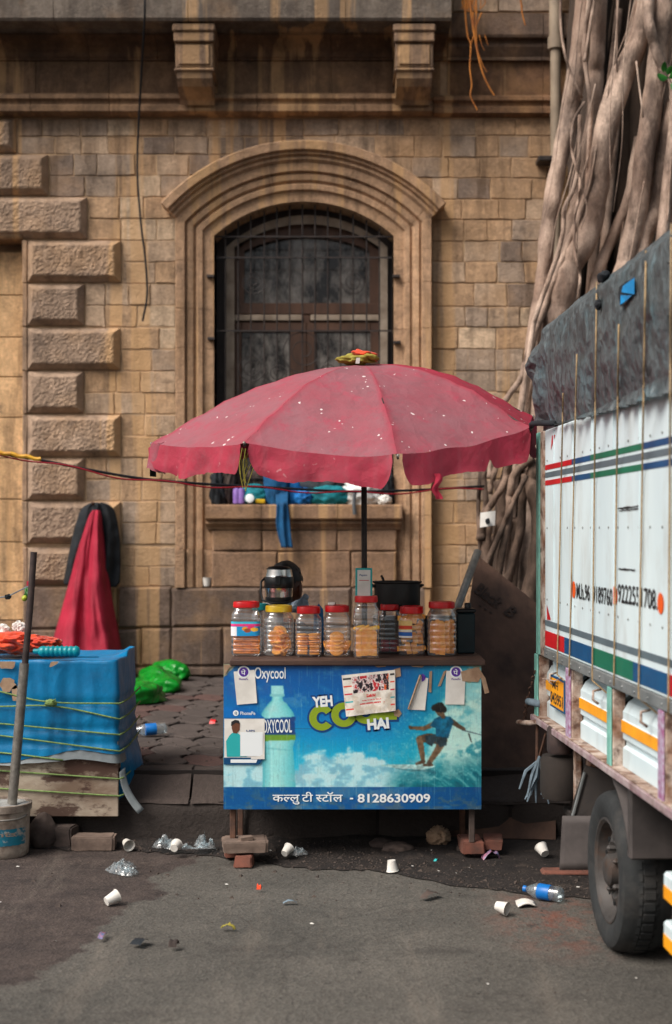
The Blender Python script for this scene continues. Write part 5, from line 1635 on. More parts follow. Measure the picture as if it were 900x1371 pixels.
block('brick', (gx(628, 6.62), 6.52, .035), .1, .19, .055, 3, 'brick', 'dusty brick under the right stall leg', 'bricks under the stall legs', 5)
block('brick', (gx(658, 6.62), 6.55, .045), .085, .17, .045, -5, 'brick', 'second dusty brick lying right of the right stall leg', 'bricks under the stall legs', 6)
block('rubble_stone', (gx(632, 6.7), 6.56, .0), .12, .14, .038, 30, 'rock', 'dark stone buried under the bricks of the right stall leg', None, 7)

# ================================================================== JARS AND BISCUITS
def jar(px0, px1, pyl, pyl2, pyb, d, lid, label, sq=1.6, label_patch=False, ridges=7):
    c = P((px0 + px1) / 2, pyb, d); c.z = CT + .001
    k = d / F; r = (px1 - px0) / 2 * k; H = (pyb - pyl) * k; lh = (pyl2 - pyl) * k
    rt_ = r * .86
    jr = root('biscuit_jar', c, label, 'jar', 'clear plastic jars on the counter')
    hb = H - lh * .8
    prof = [(r * .5, .002), (r * .86, 0), (r * .97, .008)]
    n = 60
    for i in range(n + 1):
        t = i / n; z = .012 + (hb * .8 - .012) * t
        rr = r * (1 - .035 * (.5 + .5 * math.cos(t * ridges * 2 * math.pi)) ** 2)
        prof.append((rr, z))
    prof += [(r * .97, hb * .84), (r * .86, hb * .9), (rt_ * .9, hb * .93), (rt_ * .9, hb)]
    m = MB(); m.lathe(prof, c, 40, sq=sq); m.build('body', M['jar'], jr, smooth=True, fixn=True)
    m = MB(); z0_ = H - lh
    m.lathe([(rt_ * .97, z0_), (rt_ * 1.02, z0_ + .002), (rt_ * 1.02, z0_ + lh * .75), (rt_ * .98, z0_ + lh * .95), (rt_ * .8, z0_ + lh), (rt_ * .78, z0_ + lh - .002), (0, z0_ + lh - .002)], c, 40, sq=sq * .3)
    m.build('lid', M[lid], jr, smooth=True, angle=35)
    return jr, c, r, H
J = {}
J[1] = jar(310, 350, 809, 817, 881, 6.62, 'red_lid', 'square jar at the left end with a red lid and a blue printed label', 3)
J[2] = jar(353, 394, 814, 823, 881, 6.62, 'yellow_lid', 'jar with the yellow lid', 1.0)
J[3] = jar(395.5, 431, 815.5, 825, 882, 6.58, 'red_lid', 'short red lidded jar right of the yellow lidded one', 2.4)
J[4] = jar(433, 470, 814, 823, 882, 6.58, 'red_lid', 'red lidded jar with large leaning round biscuits, left of the tallest jar', 1.2)
J[5] = jar(473, 508, 802.5, 811.5, 885.5, 6.5, 'red_lid', 'tallest jar, with a red lid and the payment stand on top of it', 2.4, ridges=6)
J[6] = jar(507.5, 536, 814, 822, 880, 6.72, 'red_lid', 'nearly empty red lidded jar right of the tallest jar', 2.4)
J[7] = jar(533, 569, 815, 825, 881, 6.62, 'red_lid', 'red lidded jar full to the top with golden rusks and a coloured label', .8)
J[8] = jar(571.5, 611.5, 809, 818, 881.5, 6.6, 'red_lid', 'round jar at the right end with a red lid and golden rusks', .4, ridges=6)
J[9] = jar(336, 362, 807, 816, 872, 6.8, 'teal_lid', 'jar with the teal lid standing behind the left end of the row', .6)
# flat printed wrappers inside jars 1 and 7
def wrap(jn, z0_, z1_, a0, a1, fn, label):
    jr, c, r, H = J[jn]; m = MB(); nu, nv = 60, 36
    rr = r * 1.005
    def f(u, v):
        a = R(a0 + (a1 - a0) * u); ca, sa = math.cos(a), math.sin(a); e = 2 + (3 if jn == 1 else .8)
        q = (abs(ca) ** e + abs(sa) ** e) ** (-1 / e)
        return c + Vector((rr * q * ca, rr * q * sa, z1_ + (z0_ - z1_) * v))
    m.grid(f, nu, nv); U_, V_ = np.meshgrid(np.linspace(0, 1, nu), np.linspace(0, 1, nv)); m.cols = lin(fn(U_, V_)).reshape(-1, 3)
    m.build('jar_label', M['label_print'], jr, smooth=True)
M['label_print'] = paint_mat('jar_label_print', .45, .4, 0, 0, .05)
def lab1(U_, V_):
    C = np.zeros(U_.shape + (3,)); C[:] = (24, 150, 208)
    C = lerpc(C, (230, 60, 130), (V_ < .32) & (V_ > .16)); C = lerpc(C, (60, 190, 220), V_ <= .16)
    C = lerpc(C, (232, 232, 236), (U_ > .04) & (U_ < .3) & (V_ > .36))
    for cx_, cy_, col in ((.55, .5, (240, 160, 40)), (.72, .44, (228, 60, 110)), (.82, .55, (246, 190, 60)), (.62, .62, (150, 80, 50))):
        C = lerpc(C, col, np.hypot((U_ - cx_) * 1.3, V_ - cy_) < .14)
    return C
wrap(1, .094, .16, 205, 322, lab1, '')
def lab7(U_, V_):
    C = np.zeros(U_.shape + (3,)); C[:] = (226, 190, 120)
    C = lerpc(C, (204, 66, 40), (V_ > .3) & (V_ < .5)); C = lerpc(C, (40, 96, 176), (V_ > .66) & (V_ < .9)); C = lerpc(C, (230, 226, 220), (V_ > .9) | (np.abs(V_ - .6) < .05))
    return C
wrap(7, .085, .165, 205, 270, lab7, '')

BM = {}
ORD = ['first', 'second', 'third', 'fourth', 'fifth', 'sixth', 'seventh', 'eighth', 'ninth', 'tenth']
def biscuit(kind):
    if kind in BM: return BM[kind]
    m = MB()
    if kind == 'round':
        n = 16; prof = [(0, 0), (.027, 0), (.030, .003), (.029, .007), (.024, .0092), (.014, .0098), (.013, .0085), (0, .0088)]
        m.lathe(prof, (0, 0, -.0045), n)
        o = m.build('biscuit', M['biscuit'], smooth=True, angle=50, origin=(0, 0, 0))
    elif kind == 'square':
        m.box(-.024, .024, -.026, .026, -.005, .005, .003)
        for i in range(3):
            for j in range(3): m.box(-.02 + i * .0145, -.009 + i * .0145, -.02 + j * .0145, -.009 + j * .0145, .0049, .0062, .001)
        o = m.build('biscuit', M['biscuit_dark'], origin=(0, 0, 0))
    elif kind == 'toast':
        pts = [(-.013, -.032), (.013, -.032), (.0145, .018), (.012, .029), (.005, .034), (-.005, .034), (-.012, .029), (-.0145, .018)]
        m.prism(pts, lambda a, b, t: Vector((a, t, b)), -.006, .006)
        o = m.build('biscuit', M['rusk'], origin=(0, 0, 0))
    elif kind == 'pack':
        m.box(-.02, .02, -.014, .014, -.009, .009, .004)
        m.box(-.0255, .0255, -.012, .012, -.0012, .0012)
        o = m.build('biscuit_pack', M['maroon'], origin=(0, 0, 0))
    elif kind == 'log':
        m.lathe([(0, -.03), (.0085, -.029), (.011, -.024), (.0115, 0), (.011, .024), (.0085, .029), (0, .03)], (0, 0, 0), 10)
        o = m.build('biscuit', M['rusk'], smooth=True, origin=(0, 0, 0))
    BM[kind] = [o, True]; return BM[kind]
def put_b(kind, jn, dx, dy, dz, rot, label, group, scale=1.0, matn=None):
    e = biscuit(kind); o = e[0]
    if e[1]: e[1] = False
    else:
        o = o.copy(); COL.objects.link(o)
    jr, c, r, H = J[jn]
    o.location = c + Vector((dx, dy, dz + .006)); o.rotation_euler = [R(a) for a in rot]; o.scale = (scale,) * 3
    if matn:
        o.material_slots[0].link = 'OBJECT'; o.material_slots[0].material = M[matn]
    o['label'] = label; o['category'] = 'biscuit' if kind != 'pack' else 'packet'; o['group'] = group
u = rng.uniform
for row in range(8):
    for cx_ in (-.034, .006, .042):
        put_b('square', 1, cx_ + u(-.002, .002), -.034 + u(-.003, .003), .009 + row * .0112, (u(-3, 3), u(-3, 3), u(-5, 5)), ORD[row] + ' brown biscuit from the bottom in the ' + {-.034: 'left', .006: 'middle', .042: 'right'}[cx_] + ' stack of the square left jar', 'biscuits in the square left jar')
for k in range(34):
    a = u(0, 6.28); rr = u(0, .034); lv = k // 8
    put_b('round', 2, rr * math.cos(a), rr * math.sin(a) * .9 - .008, .02 + lv * .021 + u(-.004, .004), (u(50, 120) if k % 3 else u(-30, 30), u(-50, 50), u(0, 180)), 'round brown biscuit piled loosely in the jar with the yellow lid', 'biscuits in the yellow lidded jar')
for col_ in (-.027, .027):
    for row in range(9):
        put_b('square' if row < 4 else 'round', 3, col_ + u(-.002, .002), -.022 + u(-.002, .002), .008 + row * .0108, (u(-4, 4), u(-4, 4), u(-6, 6)), ORD[row] + ' biscuit from the bottom in the ' + ('left' if col_ < 0 else 'right') + ' stack of the short red lidded jar', 'biscuits in the short jar', .95, 'biscuit')
for k in range(6):
    put_b('round', 4, -.048 + k * .0088, -.012, .036 + .002 * k, (8, 66 - 4 * k, 0), ORD[k] + ' leaning round biscuit from the left side, in the jar left of the tallest', 'biscuits in the jar left of the tallest', 1.12)
    put_b('round', 4, .048 - k * .0088, -.012, .036 + .002 * k, (8, -66 + 4 * k, 0), ORD[k] + ' leaning round biscuit from the right side, in the jar left of the tallest', 'biscuits in the jar left of the tallest', 1.12)
for k in range(5):
    put_b('round', 4, u(-.004, .004), -.044 + .004 * k, .028 + .014 * k, (62 - 5 * k, u(-8, 8), 0), ORD[k] + ' round biscuit from the bottom, facing front, in the jar left of the tallest', 'biscuits in the jar left of the tallest', 1.12)
for cx_ in (-.034, -.011, .012, .035):
    for cy_ in (-.036, -.02):
        for row in range(2):
            put_b('toast', 5, cx_ + u(-.002, .002), cy_, .034 + row * .056 + u(-.003, .003), (u(-5, 5), u(-4, 4), u(-8, 8)), ORD[int(cx_ * 43.5 + 1.99)] + ' toasted biscuit from the left, ' + ('lower' if row == 0 else 'upper') + (' front' if cy_ < -.03 else ' rear') + ' row of the tallest jar', 'biscuits in the tallest jar', .9, 'biscuit')
for cx_ in (-.036, -.01, .018, .038):
    put_b('log', 5, cx_ * .9, -.03, .128 + u(-.004, .004), (0, 80 + u(-20, 20), u(-30, 30)), 'golden biscuit lying on top inside the tallest jar', 'biscuits lying on top in the tallest jar', .9)
for row in range(3):
    for cx_ in (-.022, .021):
        put_b('pack', 6, cx_, -.02 + u(-.004, .004), .012 + row * .019, (0, 0, u(-6, 6)), 'maroon wrapped packet in the nearly empty jar', 'packets in the nearly empty jar')
for row in range(4):
    for cx_ in (-.038, -.013, .013, .038):
        put_b('toast', 7, cx_ + u(-.003, .003), -.028 + u(-.006, .004) + abs(cx_) * .4, .03 + row * .047 + u(-.005, .005), (u(-14, 14), u(-14, 14) + (90 if (row + int(cx_ * 100)) % 3 == 0 else 0), u(-25, 25)), ORD[{-.038: 0, -.013: 1, .013: 2, .038: 3}[cx_]] + ' rusk from the left in the ' + ORD[row] + ' layer up of the full labelled jar', 'rusks in the full jar', .85)
for row in range(3):
    for cx_ in (-.044, -.022, 0, .022, .044):
        put_b('toast', 8, cx_ + u(-.003, .003), -.034 + u(-.005, .003) + abs(cx_) * .5, .034 + row * .046 + u(-.004, .004), (u(-9, 9), u(-9, 9), u(-15, 15)), ORD[int(round(cx_ / .022)) + 2] + ' golden rusk from the left in the ' + ('bottom', 'middle', 'top')[row] + ' layer of the right end jar', 'rusks in the right end jar', .95)

# payment stand on the tallest jar
j5, c5, r5, H5 = J[5]
sd_ = root('payment_stand', c5 + Vector((0, 0, H5)), 'white payment card with teal border standing on the tallest jar', 'card stand')
k = 6.5 / F; zc = c5.z + H5
def sb(name, px0, py0, px1, py1, y0, y1, matn, ch=.002):
    m = MB(); m.box((px0 - CX) * k, (px1 - CX) * k, y0, y1, EYE - (py1 - HY) * k, EYE - (py0 - HY) * k, ch); return m.build(name, M[matn], sd_)
sb('border', 476, 760.5, 498.5, 803.5, 6.498, 6.503, 'print_teal'); sb('card', 478.5, 763, 496, 803.2, 6.4945, 6.497, 'white_paper', .0008)
m = MB(); put_text(m, glyphs('Paytm', .02), ((481.5 - CX) * k, 6.4938, EYE - (772 - HY) * k), rt, up, 10 * k, 3.4 * k); m.build('lettering', M['print_navy'], sd_, fixn=False)
m = MB(); m.box((481 - CX) * k, (494 - CX) * k, 6.4936, 6.4942, EYE - (777.4 - HY) * k, EYE - (776.6 - HY) * k); m.build('printed_line', M['print_red'], sd_)

# steel flask, its tub, the plastic bag, box, pot, stove, tin
fl = root('steel_flask', P(372, 812, 6.78), 'steel flask with a black band and carrying loop in front of the crouching person', 'flask')
c = P(373.5, 807, 6.78); k = 6.78 / F
pr = [(0, 0), (15, 0), (17.5, 2), (18.2, 6), (18.2, 8), (18.6, 14), (18.8, 22), (19.2, 22.5), (19.2, 33), (18.8, 33.5), (18.4, 38), (17, 44), (17, 44.6), (16.4, 46), (13, 48.4), (6, 49.6), (0, 50)]
ms = [1, 1, 1, 1, 0, 0, 2, 2, 2, 2, 0, 0, 1, 1, 1, 1, 1]
m = MB(); m.lathe([(r * k, z * k) for r, z in pr[:8]], c, 32, mis=ms[:7] + [0], closed=True); m.lathe([(r * k, z * k) for r, z in pr[8:]], c, 32, mis=[0, 0, 0, 0, 1, 1, 1, 1], closed=True)
m.build('body', [M['steel'], M['black_plastic']], fl, smooth=True, angle=40)
m = MB(); m.lathe([(18.9 * k, 20 * k), (19.6 * k, 21 * k), (19.6 * k, 34 * k), (18.9 * k, 35 * k)], c, 32, closed=True); bd = m.build('band', M['black_plastic'], fl, smooth=True, angle=40)
m = MB(); m.box(c.x - .014, c.x + .014, c.y - 20.6 * k, c.y - 18 * k, c.z + 24 * k, c.z + 36.5 * k, .004); m.build('clasp', M['black_plastic'], bd)
m = MB(); m.tube([Vector((c.x - 19 * k, c.y - .01, c.z + 33 * k)), Vector((c.x - 23.5 * k, c.y - .02, c.z + 28 * k)), Vector((c.x - 24 * k, c.y - .03, c.z + 14 * k)), Vector((c.x - 21 * k, c.y - .04, c.z + 4 * k)), Vector((c.x - 8 * k, c.y - .07, c.z + 0.5 * k)), Vector((c.x + 12 * k, c.y - .06, c.z + 1 * k)), Vector((c.x + 18 * k, c.y - .03, c.z + 4 * k))], .0055, 8); m.build('carrying_loop', M['black_plastic'], fl, smooth=True)
m = MB(); c2 = P(364, 0, 6.82); c2.z = CT + .001; hz = c.z - c2.z - .003
c2.x = c.x - .02
m.lathe([(0, 0), (.034, 0), (.038, hz * .1), (.04, hz * .92), (.044, hz * .93), (.044, hz), (0, hz)], c2, 20); m.build('white_tub', M['white_plastic'], smooth=True, angle=40, label='white plastic tub behind the yellow lidded jar under the steel flask', cat='tub')
# grey plastic bag draped behind the jars
m = MB()
def bagf(u, v):
    l = np.array([(369, 814), (385, 812), (398, 806), (412, 796)]); xx = 369 + (413 - 369) * u
    top = np.interp(xx, [369, 380, 392, 402, 409, 413], [807, 808, 806, 801, 794, 797]); bot = np.interp(xx, [369, 413], [818, 822])
    p = P(xx + 1.5 * nz(u * 5, v * 5), top + (bot - top) * v, 6.74 + .02 * math.sin(u * 7 + v * 2) + .01 * nz(u * 12, v * 12)); return p
m.grid(bagf, 30, 14)
M['grey_film'] = mat('grey_blue_plastic_film', S(136, 156, 172), S(112, 132, 150), 14, .35, .3, 40)
ob = m.build('plastic_bag', M['grey_film'], smooth=True, label='grey blue plastic bag propped behind the jars below the flask', cat='bag')
m = MB(); c = P(426, 0, 6.76); c.z = CT; m.add([c + Vector((-.028, 0, 0)), c + Vector((.03, .01, 0)), P(433, 816, 6.76), P(427, 808, 6.76), P(421, 815, 6.76), c + Vector((0, .03, 0))], [(0, 4, 3, 5), (0, 1, 2, 3, 4), (5, 3, 2, 1)])
m.build('blue_wedge', M['truck_blue'], label='dark blue folded packet sticking up between two red lidded jars', cat='packet')
m = MB(); cc = P(443.5, 0, 6.58); z4 = J[4][1].z + J[4][3]; m.box(cc.x - .015, cc.x + .017, 6.56, 6.6, z4 + .001, z4 + .013, .002); t_ = m.build('small_box', M['white_paper'], label='small white box lying on a red jar lid left of the tallest jar', cat='box')
m = MB(); m.box(cc.x + .0175, cc.x + .021, 6.561, 6.599, z4 + .0015, z4 + .0125, .001); m.build('end_flap', M['black_plastic'], t_)
# stove under the pot
so_ = root('stove', Vector((P(530, 0, 6.8).x, 6.82, CT)), 'black stove box under the big pot behind the jars', 'stove')
a = P(500, 0, 6.82).x; b = P(608, 0, 6.82).x
m = MB(); m.box(a, b, 6.76, 6.86, CT + .002, 1.09, .008); m.build('stove_body', M['pot_black'], so_)
for xx in (P(515, 0, 6.8).x, P(532, 0, 6.8).x, P(549, 0, 6.8).x):
    m = MB(); m.box(xx - .006, xx + .006, 6.765, 6.855, 1.0905, 1.116, .002); m.build('pan_support', M['pot_black'], so_)
pt = root('cooking_pot', Vector((P(532, 0, 6.81).x, 6.81, 1.117)), 'big sooty black cooking pot on the stove behind the jars', 'pot')
k = 6.81 / F; c = WL[pt]
pr = [(0, 0), (26, 0), (29, 2), (30.5, 8), (31, 30), (30.8, 36), (33, 37.5), (33.2, 39), (31, 39), (29.5, 36), (29, 4), (0, 3)]
m = MB(); m.lathe([(r * k, z * k) for r, z in pr], c, 36, closed=True); m.build('pot_body', M['pot_black'], pt, smooth=True, angle=40)
m = MB(); m.tube([c + Vector((-16 * k, 0, 34 * k)), c + Vector((-19 * k, .02, 42 * k)), c + Vector((-21 * k, .03, 46 * k))], .006, 7); m.build('ladle_handle', M['pot_black'], pt)
for s_ in (-1, 1):
    m = MB(); m.tube([c + Vector((s_ * 30 * k, -.03, 32 * k)), c + Vector((s_ * 34 * k, -.02, 34 * k)), c + Vector((s_ * 34 * k, .02, 34 * k)), c + Vector((s_ * 30 * k, .03, 32 * k))], .006, 7); m.build('handle', M['pot_black'], pt, smooth=True)
tn = root('oil_tin', Vector((P(624, 0, 6.72).x, 6.74, CT)), 'dark teal square tin with a black top at the right end of the counter', 'tin')
a = P(611, 0, 6.74).x; b = P(635, 0, 6.74).x
m = MB(); m.box(a, b, 6.7, 6.8, CT + .001, 1.11, .006); m.build('tin_body', M['dark_teal'], tn)
m = MB(); m.box(a - .004, b + .004, 6.696, 6.804, 1.1105, 1.13, .006); m.build('tin_top', M['black_plastic'], tn)
m = MB(); m.lathe([(.016, 0), (.016, .02), (.012, .026), (0, .026)], ((a + b) / 2 + .012, 6.74, 1.1305), 14); m.build('tin_cap', M['black_plastic'], tn, smooth=True, angle=40)

# ================================================================== UMBRELLA
ub = root('umbrella', (P(488, 0, 6.8).x, 6.8, 0), 'large faded red street umbrella shading the tea stall', 'umbrella')
apex = P(487, 489, 6.62)
tips = [P(712, 573, 6.22), P(533, 610, 5.74), P(327, 593, 5.82), P(203, 594, 6.36), Vector((-.82, 7.02, 1.955)), Vector((-.3, 7.5, 2.02)), Vector((.36, 7.5, 2.05)), Vector((.97, 7.0, 2.06))]
def rib(tip, t, h=.085):
    return apex.lerp(tip, t) + Vector((0, 0, h * math.sin(math.pi * t ** .92) ** 1.0 * (1 - .15 * t)))
NS = 16; NT_ = 22
for k in range(8):
    A, B = tips[k], tips[(k + 1) % 8]
    m = MB(); cols = []
    def panel(u, v):
        a, b = rib(A, v), rib(B, v); p = a.lerp(b, u)
        sag = .018 * v * 4 * u * (1 - u)
        out = (p - apex); out.z = 0
        p = p - Vector((0, 0, sag)) - out * (.04 * v * 4 * u * (1 - u) * .35)
        p += Vector((nz(p.x * 5, p.y * 5, 1), nz(p.x * 5, p.y * 5, 7), nz(p.x * 6, p.y * 6, 3))) * .012 * v
        # slack puckers beside the seams
        p.z += .006 * math.sin(v * 40) * math.exp(-((min(u, 1 - u)) / .07) ** 2) * v
        return p
    m.grid(panel, NS + 1, NT_)
    for j in range(NT_):
        for i in range(NS + 1):
            u_ = i / NS; v_ = j / (NT_ - 1); e = min(u_, 1 - u_)
            fa = (.92 if k != 7 else .12) * (sm(0, .06, e) * .55 + .45); cols.append((float(fa), 1.0, 0))
    m.cols = np.array(cols); m.build('canopy_panel', M['umbrella'], ub, smooth=True)
    # valance flap under the rim, scalloped, with a rounded cut at each rib
    m = MB(); cols = []
    gap0 = .02 if k not in (1, 2) else .035; gap1 = .02 if k not in (0, 1) else .035
    drop = .12
    def val(u, v):
        uu = gap0 + (1 - gap0 - gap1) * u
        p = panel(uu, 1.0)
        out = p - Vector((apex.x, apex.y, p.z)); out.normalize()
        cut = min(1.0, .25 + .75 * math.sin(math.pi * min(.5, max(.0, min(u, 1 - u) * 6.5))) ** .6)
        w_ = math.sin(u * 17 + k * 2) * .013 * v + .014 * nz(u * 7, v * 2, k + 3) * v
        p = p + out * (.012 * v + w_) - Vector((0, 0, drop * v * cut * (1 + .10 * math.sin(u * 9 + k) + (.07 * nz(u * 9, k * 3.1) + .035 * nz(u * 30, k) - (.34 * math.exp(-((u - .33) / .03) ** 2) if k == 0 else 0) - (.16 * math.exp(-((u - .7) / .02) ** 2) if k == 2 else 0)))))
        return p
    m.grid(val, 70, 8)
    m.cols = np.array([(.22 + .3 * max(0, nz(i * .3, k)), .15, 0) for j in range(8) for i in range(70)])
    m.build('valance', M['umbrella'], ub, smooth=True)
# torn, folded corner at the left and rags hanging at two ribs
m = MB(); c = tips[3]
m.grid(lambda u, v: c + Vector((.0 + .085 * u - .02 * v, -.02 - .03 * math.sin(u * 3), -.0 - .11 * v - .03 * u * v + .012 * nz(u * 5, v * 5))), 8, 8)
m.cols = np.array([(.8, .3, 0)] * 64); m.build('torn_corner', M['umbrella'], ub, smooth=True)
m = MB(); c = tips[3] + Vector((-.008, .012, -.0)); m.grid(lambda u, v: c + Vector((-.004 + .02 * u, .02 + .07 * u, -.02 - .125 * v)), 4, 4); m.build('torn_lining', M['black_cloth'], ub)
m = MB()
for k in range(8):
    q = tips[2] + Vector((u(-.03, .03), .02 + u(0, .03), -.02)); m.tube([q, q + Vector((u(-.02, .02), 0, -.06)), q + Vector((u(-.03, .03), 0, -.08 - u(0, .1)))], .0018, 4)
m.build('frayed_threads', M['olive_cloth'], ub)
m = MB(); c = P(584, 634, 5.84); m.grid(lambda u, v: c + Vector((-.012 + .03 * u + .01 * math.sin(v * 8), .01 * math.sin(u * 6 + v * 5), -.105 * v)), 5, 12); m.cols = np.array([(.05, 0, 0)] * 60); m.build('torn_strip', M['umbrella'], ub, smooth=True)
for k in range(8):
    m = MB(); m.tube([rib(tips[k], t / 10) - Vector((0, 0, .012)) for t in range(11)], .005, 6); m.build('rib', M['black_iron'], ub)
    m = MB(); m.tube([Vector((apex.x, apex.y + .06, apex.z - .34)), rib(tips[k], .52) - Vector((0, 0, .014))], .005, 6); m.build('strut', M['black_iron'], ub)
    m = MB(); m.blob(rib(tips[k], 1.0), (.007, .007, .007), .1, 2, k, 2); m.build('rib_tip', M['grey_steel'], ub)
m = MB(); bot_ = Vector((P(489, 0, 6.94).x, 6.94, -.01)); m.tube([apex - Vector((0, 0, .03)), apex.lerp(bot_, .5), bot_], .0135, 12); m.build('pole', M['black_iron'], ub, smooth=True)
m = MB(); m.lathe([(.03, 0), (.03, .06), (.018, .07)], (apex.x, apex.y + .06, apex.z - .37), 12); m.build('runner', M['black_plastic'], ub)
# cloth knotted over the tip
ck = root('tip_cloth', apex, 'crumpled olive and orange cloth tied over the tip of the umbrella', 'cloth')
m = MB(); c = P(478, 481, 6.6); m.blob(c, (.08, .055, .026), .5, 1.3, 3, 4); m.build('olive_fold', M['olive_cloth'], ck, smooth=True)
m = MB(); m.blob(P(489, 475.5, 6.59), (.055, .04, .02), .5, 1.4, 8, 4, M=Matrix.Rotation(R(14), 3, 'Y')); m.build('orange_fold', M['orange_cloth'], ck, smooth=True)
m = MB(); m.blob(P(498, 478, 6.56), (.036, .03, .014), .4, 1.5, 11, 3, M=Matrix.Rotation(R(18), 3, 'Y')); m.build('olive_fold', M['olive_cloth'], ck, smooth=True)
m = MB(); a = P(479, 479, 6.54); m.grid(lambda u, v: a + Vector((-.006 + .018 * u - .004 * v, .004 * v, .0 - .026 * v)), 3, 3); m.build('white_tag', M['white_paper'], ck)

# ================================================================== PERSON crouching behind the stall
def person():
    base = Vector((P(387, 0, 7.3).x, 7.24, FP - .012))
    pr_ = root('person', base, 'black haired person crouching behind the stall, head partly hidden by the steel flask', 'person')
    T = Matrix.Translation(base) @ Matrix.Rotation(R(8), 4, 'Z')
    verts = []; edges = []; rad = []
    def vtx(p, r, par=None):
        verts.append(T @ Vector(p)); rad.append(r); i = len(verts) - 1
        if par is not None: edges.append((par, i))
        return i
    pel = vtx((0, 0, .22), (.15, .12)); ab = vtx((0, .03, .36), (.135, .105), pel); ch = vtx((0, .05, .52), (.155, .11), ab)
    nb = vtx((0, .05, .66), (.085, .075), ch); nk = vtx((0, .06, .735), (.052, .055), nb)
    for s in (-1, 1):
        sh = vtx((s * .17, .05, .61), (.058, .058), nb); el = vtx((s * .21, .23, .42), (.042, .042), sh); wr = vtx((s * .13, .42, .38), (.028, .024), el)
        pm = vtx((s * .10, .48, .37), (.036, .016), wr); p2 = vtx((s * .085, .515, .365), (.037, .014), pm)
        for k, (dx, ln) in enumerate(((-.028, .06), (-.010, .072), (.009, .068), (.026, .052))):
            f1 = vtx((s * (.078) + dx, .535, .36), (.0095, .0095), p2); f2 = vtx((s * .075 + dx, .535 + ln * .5, .352), (.0085, .0085), f1); vtx((s * .07 + dx, .535 + ln * .85, .33), (.007, .007), f2)
        t1 = vtx((s * .055 - s * .0, .49, .355), (.011, .011), pm); vtx((s * .035, .525, .345), (.0085, .0085), t1)
        hp = vtx((s * .10, .02, .2), (.095, .09), pel); kn = vtx((s * .15, .40, .36), (.058, .058), hp); an = vtx((s * .12, .24, .07), (.036, .038), kn); vtx((s * .13, .40, .03), (.038, .026), an)
    me = bpy.data.meshes.new('person_body'); me.from_pydata([tuple(v) for v in verts], edges, [])
    ob = bpy.data.objects.new('person_body', me); COL.objects.link(ob)
    ob.modifiers.new('skin', 'SKIN')
    sv = me.skin_vertices[0].data
    for i, r in enumerate(rad): sv[i].radius = r
    sv[0].use_root = True
    ss = ob.modifiers.new('sub', 'SUBSURF'); ss.levels = 2; ss.render_levels = 2
    dg = bpy.context.evaluated_depsgraph_get(); ev = bpy.data.meshes.new_from_object(ob.evaluated_get(dg))
    V = [v.co.copy() for v in ev.vertices]; Fs = [tuple(p.vertices) for p in ev.polygons]
    bpy.data.objects.remove(ob); bpy.data.meshes.remove(me)
    m = MB(); m.add(V, Fs)
    # head shaped as one surface rising from the neck: skull, brow, nose, lips, chin, ears
    bm = bmesh.new(); bmesh.ops.create_uvsphere(bm, u_segments=48, v_segments=36, radius=1)
    hc = Vector((0, .085, .875)); hv = []; TB = T; T = T @ Matrix.Translation(hc) @ Matrix.Rotation(R(-36), 4, 'Z') @ Matrix.Translation(-hc)
    for v in bm.verts:
        x, y, z = v.co
        X_ = .076 * x; Y_ = .094 * y; Z_ = .115 * z
        if z < 0: X_ *= 1 - .28 * (-z) ** 1.4; Y_ += .012 * (-z); Y_ *= 1 - .12 * (-z)
        if y > 0:
            g = math.exp(-(x / .16) ** 2)
            Y_ += .022 * g * math.exp(-((z + .1) / .17) ** 2) * y       # nose
            Y_ -= .010 * math.exp(-((abs(x) - .36) / .16) ** 2) * math.exp(-((z - .06) / .12) ** 2)   # eye sockets
            Y_ += .006 * math.exp(-(x / .3) ** 2) * (math.exp(-((z + .43) / .05) ** 2) + math.exp(-((z + .54) / .05) ** 2))
            Y_ += .008 * math.exp(-(x / .25) ** 2) * math.exp(-((z + .82) / .14) ** 2)
        hv.append(T @ (hc + Vector((X_, Y_, Z_))))
    m.add(hv, [tuple(v.index for v in f.verts) for f in bm.faces]); bm.free()
    for s in (-1, 1):
        ear = MB()
        Ti = T @ Matrix.Translation(hc + Vector((s * .078, -.004, -.006))) @ Matrix.Rotation(R(s * 24), 4, 'Z')
        ear.blob((0, 0, 0), (.009, .019, .033), .25, 1.2, 3 + s, 3); m.add([Ti @ Vector(v) for v in ear.v], ear.f)
    mi = []
    for f in m.f:
        c = sum((Vector(m.v[i]) for i in f), Vector()) / len(f); L0 = TB.inverted() @ c
        mi.append(0 if (L0.z > .71 or (L0.y > .43 and L0.z > .3 and abs(L0.x) < .14) or (L0.z < .1 and L0.y > .2)) else (1 if L0.z > .3 and L0.y < .44 and not (L0.z < .42 and L0.y > .2 and abs(L0.x) < .1) else 2))
    m.m = mi
    m.build('body', [M['skin'], M['shirt'], M['jeans']], pr_, smooth=True)
    h = MB(); bm = bmesh.new(); bmesh.ops.create_icosphere(bm, subdivisions=4, radius=1); hv = []
    for v in bm.verts:
        x, y, z = v.co; n_ = mnoise.noise(v.co * 3.4) * .6 + mnoise.noise(v.co * 8) * .35
        k_ = 1.13 + .12 * n_ + .1 * max(0, z)
        hv.append(T @ (hc + Vector((.076 * x * k_, -.012 + .098 * y * k_ , .014 + .112 * z * k_))))
    fs = []
    for f in bm.faces:
        c = f.calc_center_median()
        if c.z > -.12 + .85 * c.y and c.z > -.5 and not (abs(c.x) > .55 and c.z < .22 and c.y > -.55): fs.append(tuple(v.index for v in f.verts))
    h.add(hv, fs); bm.free()
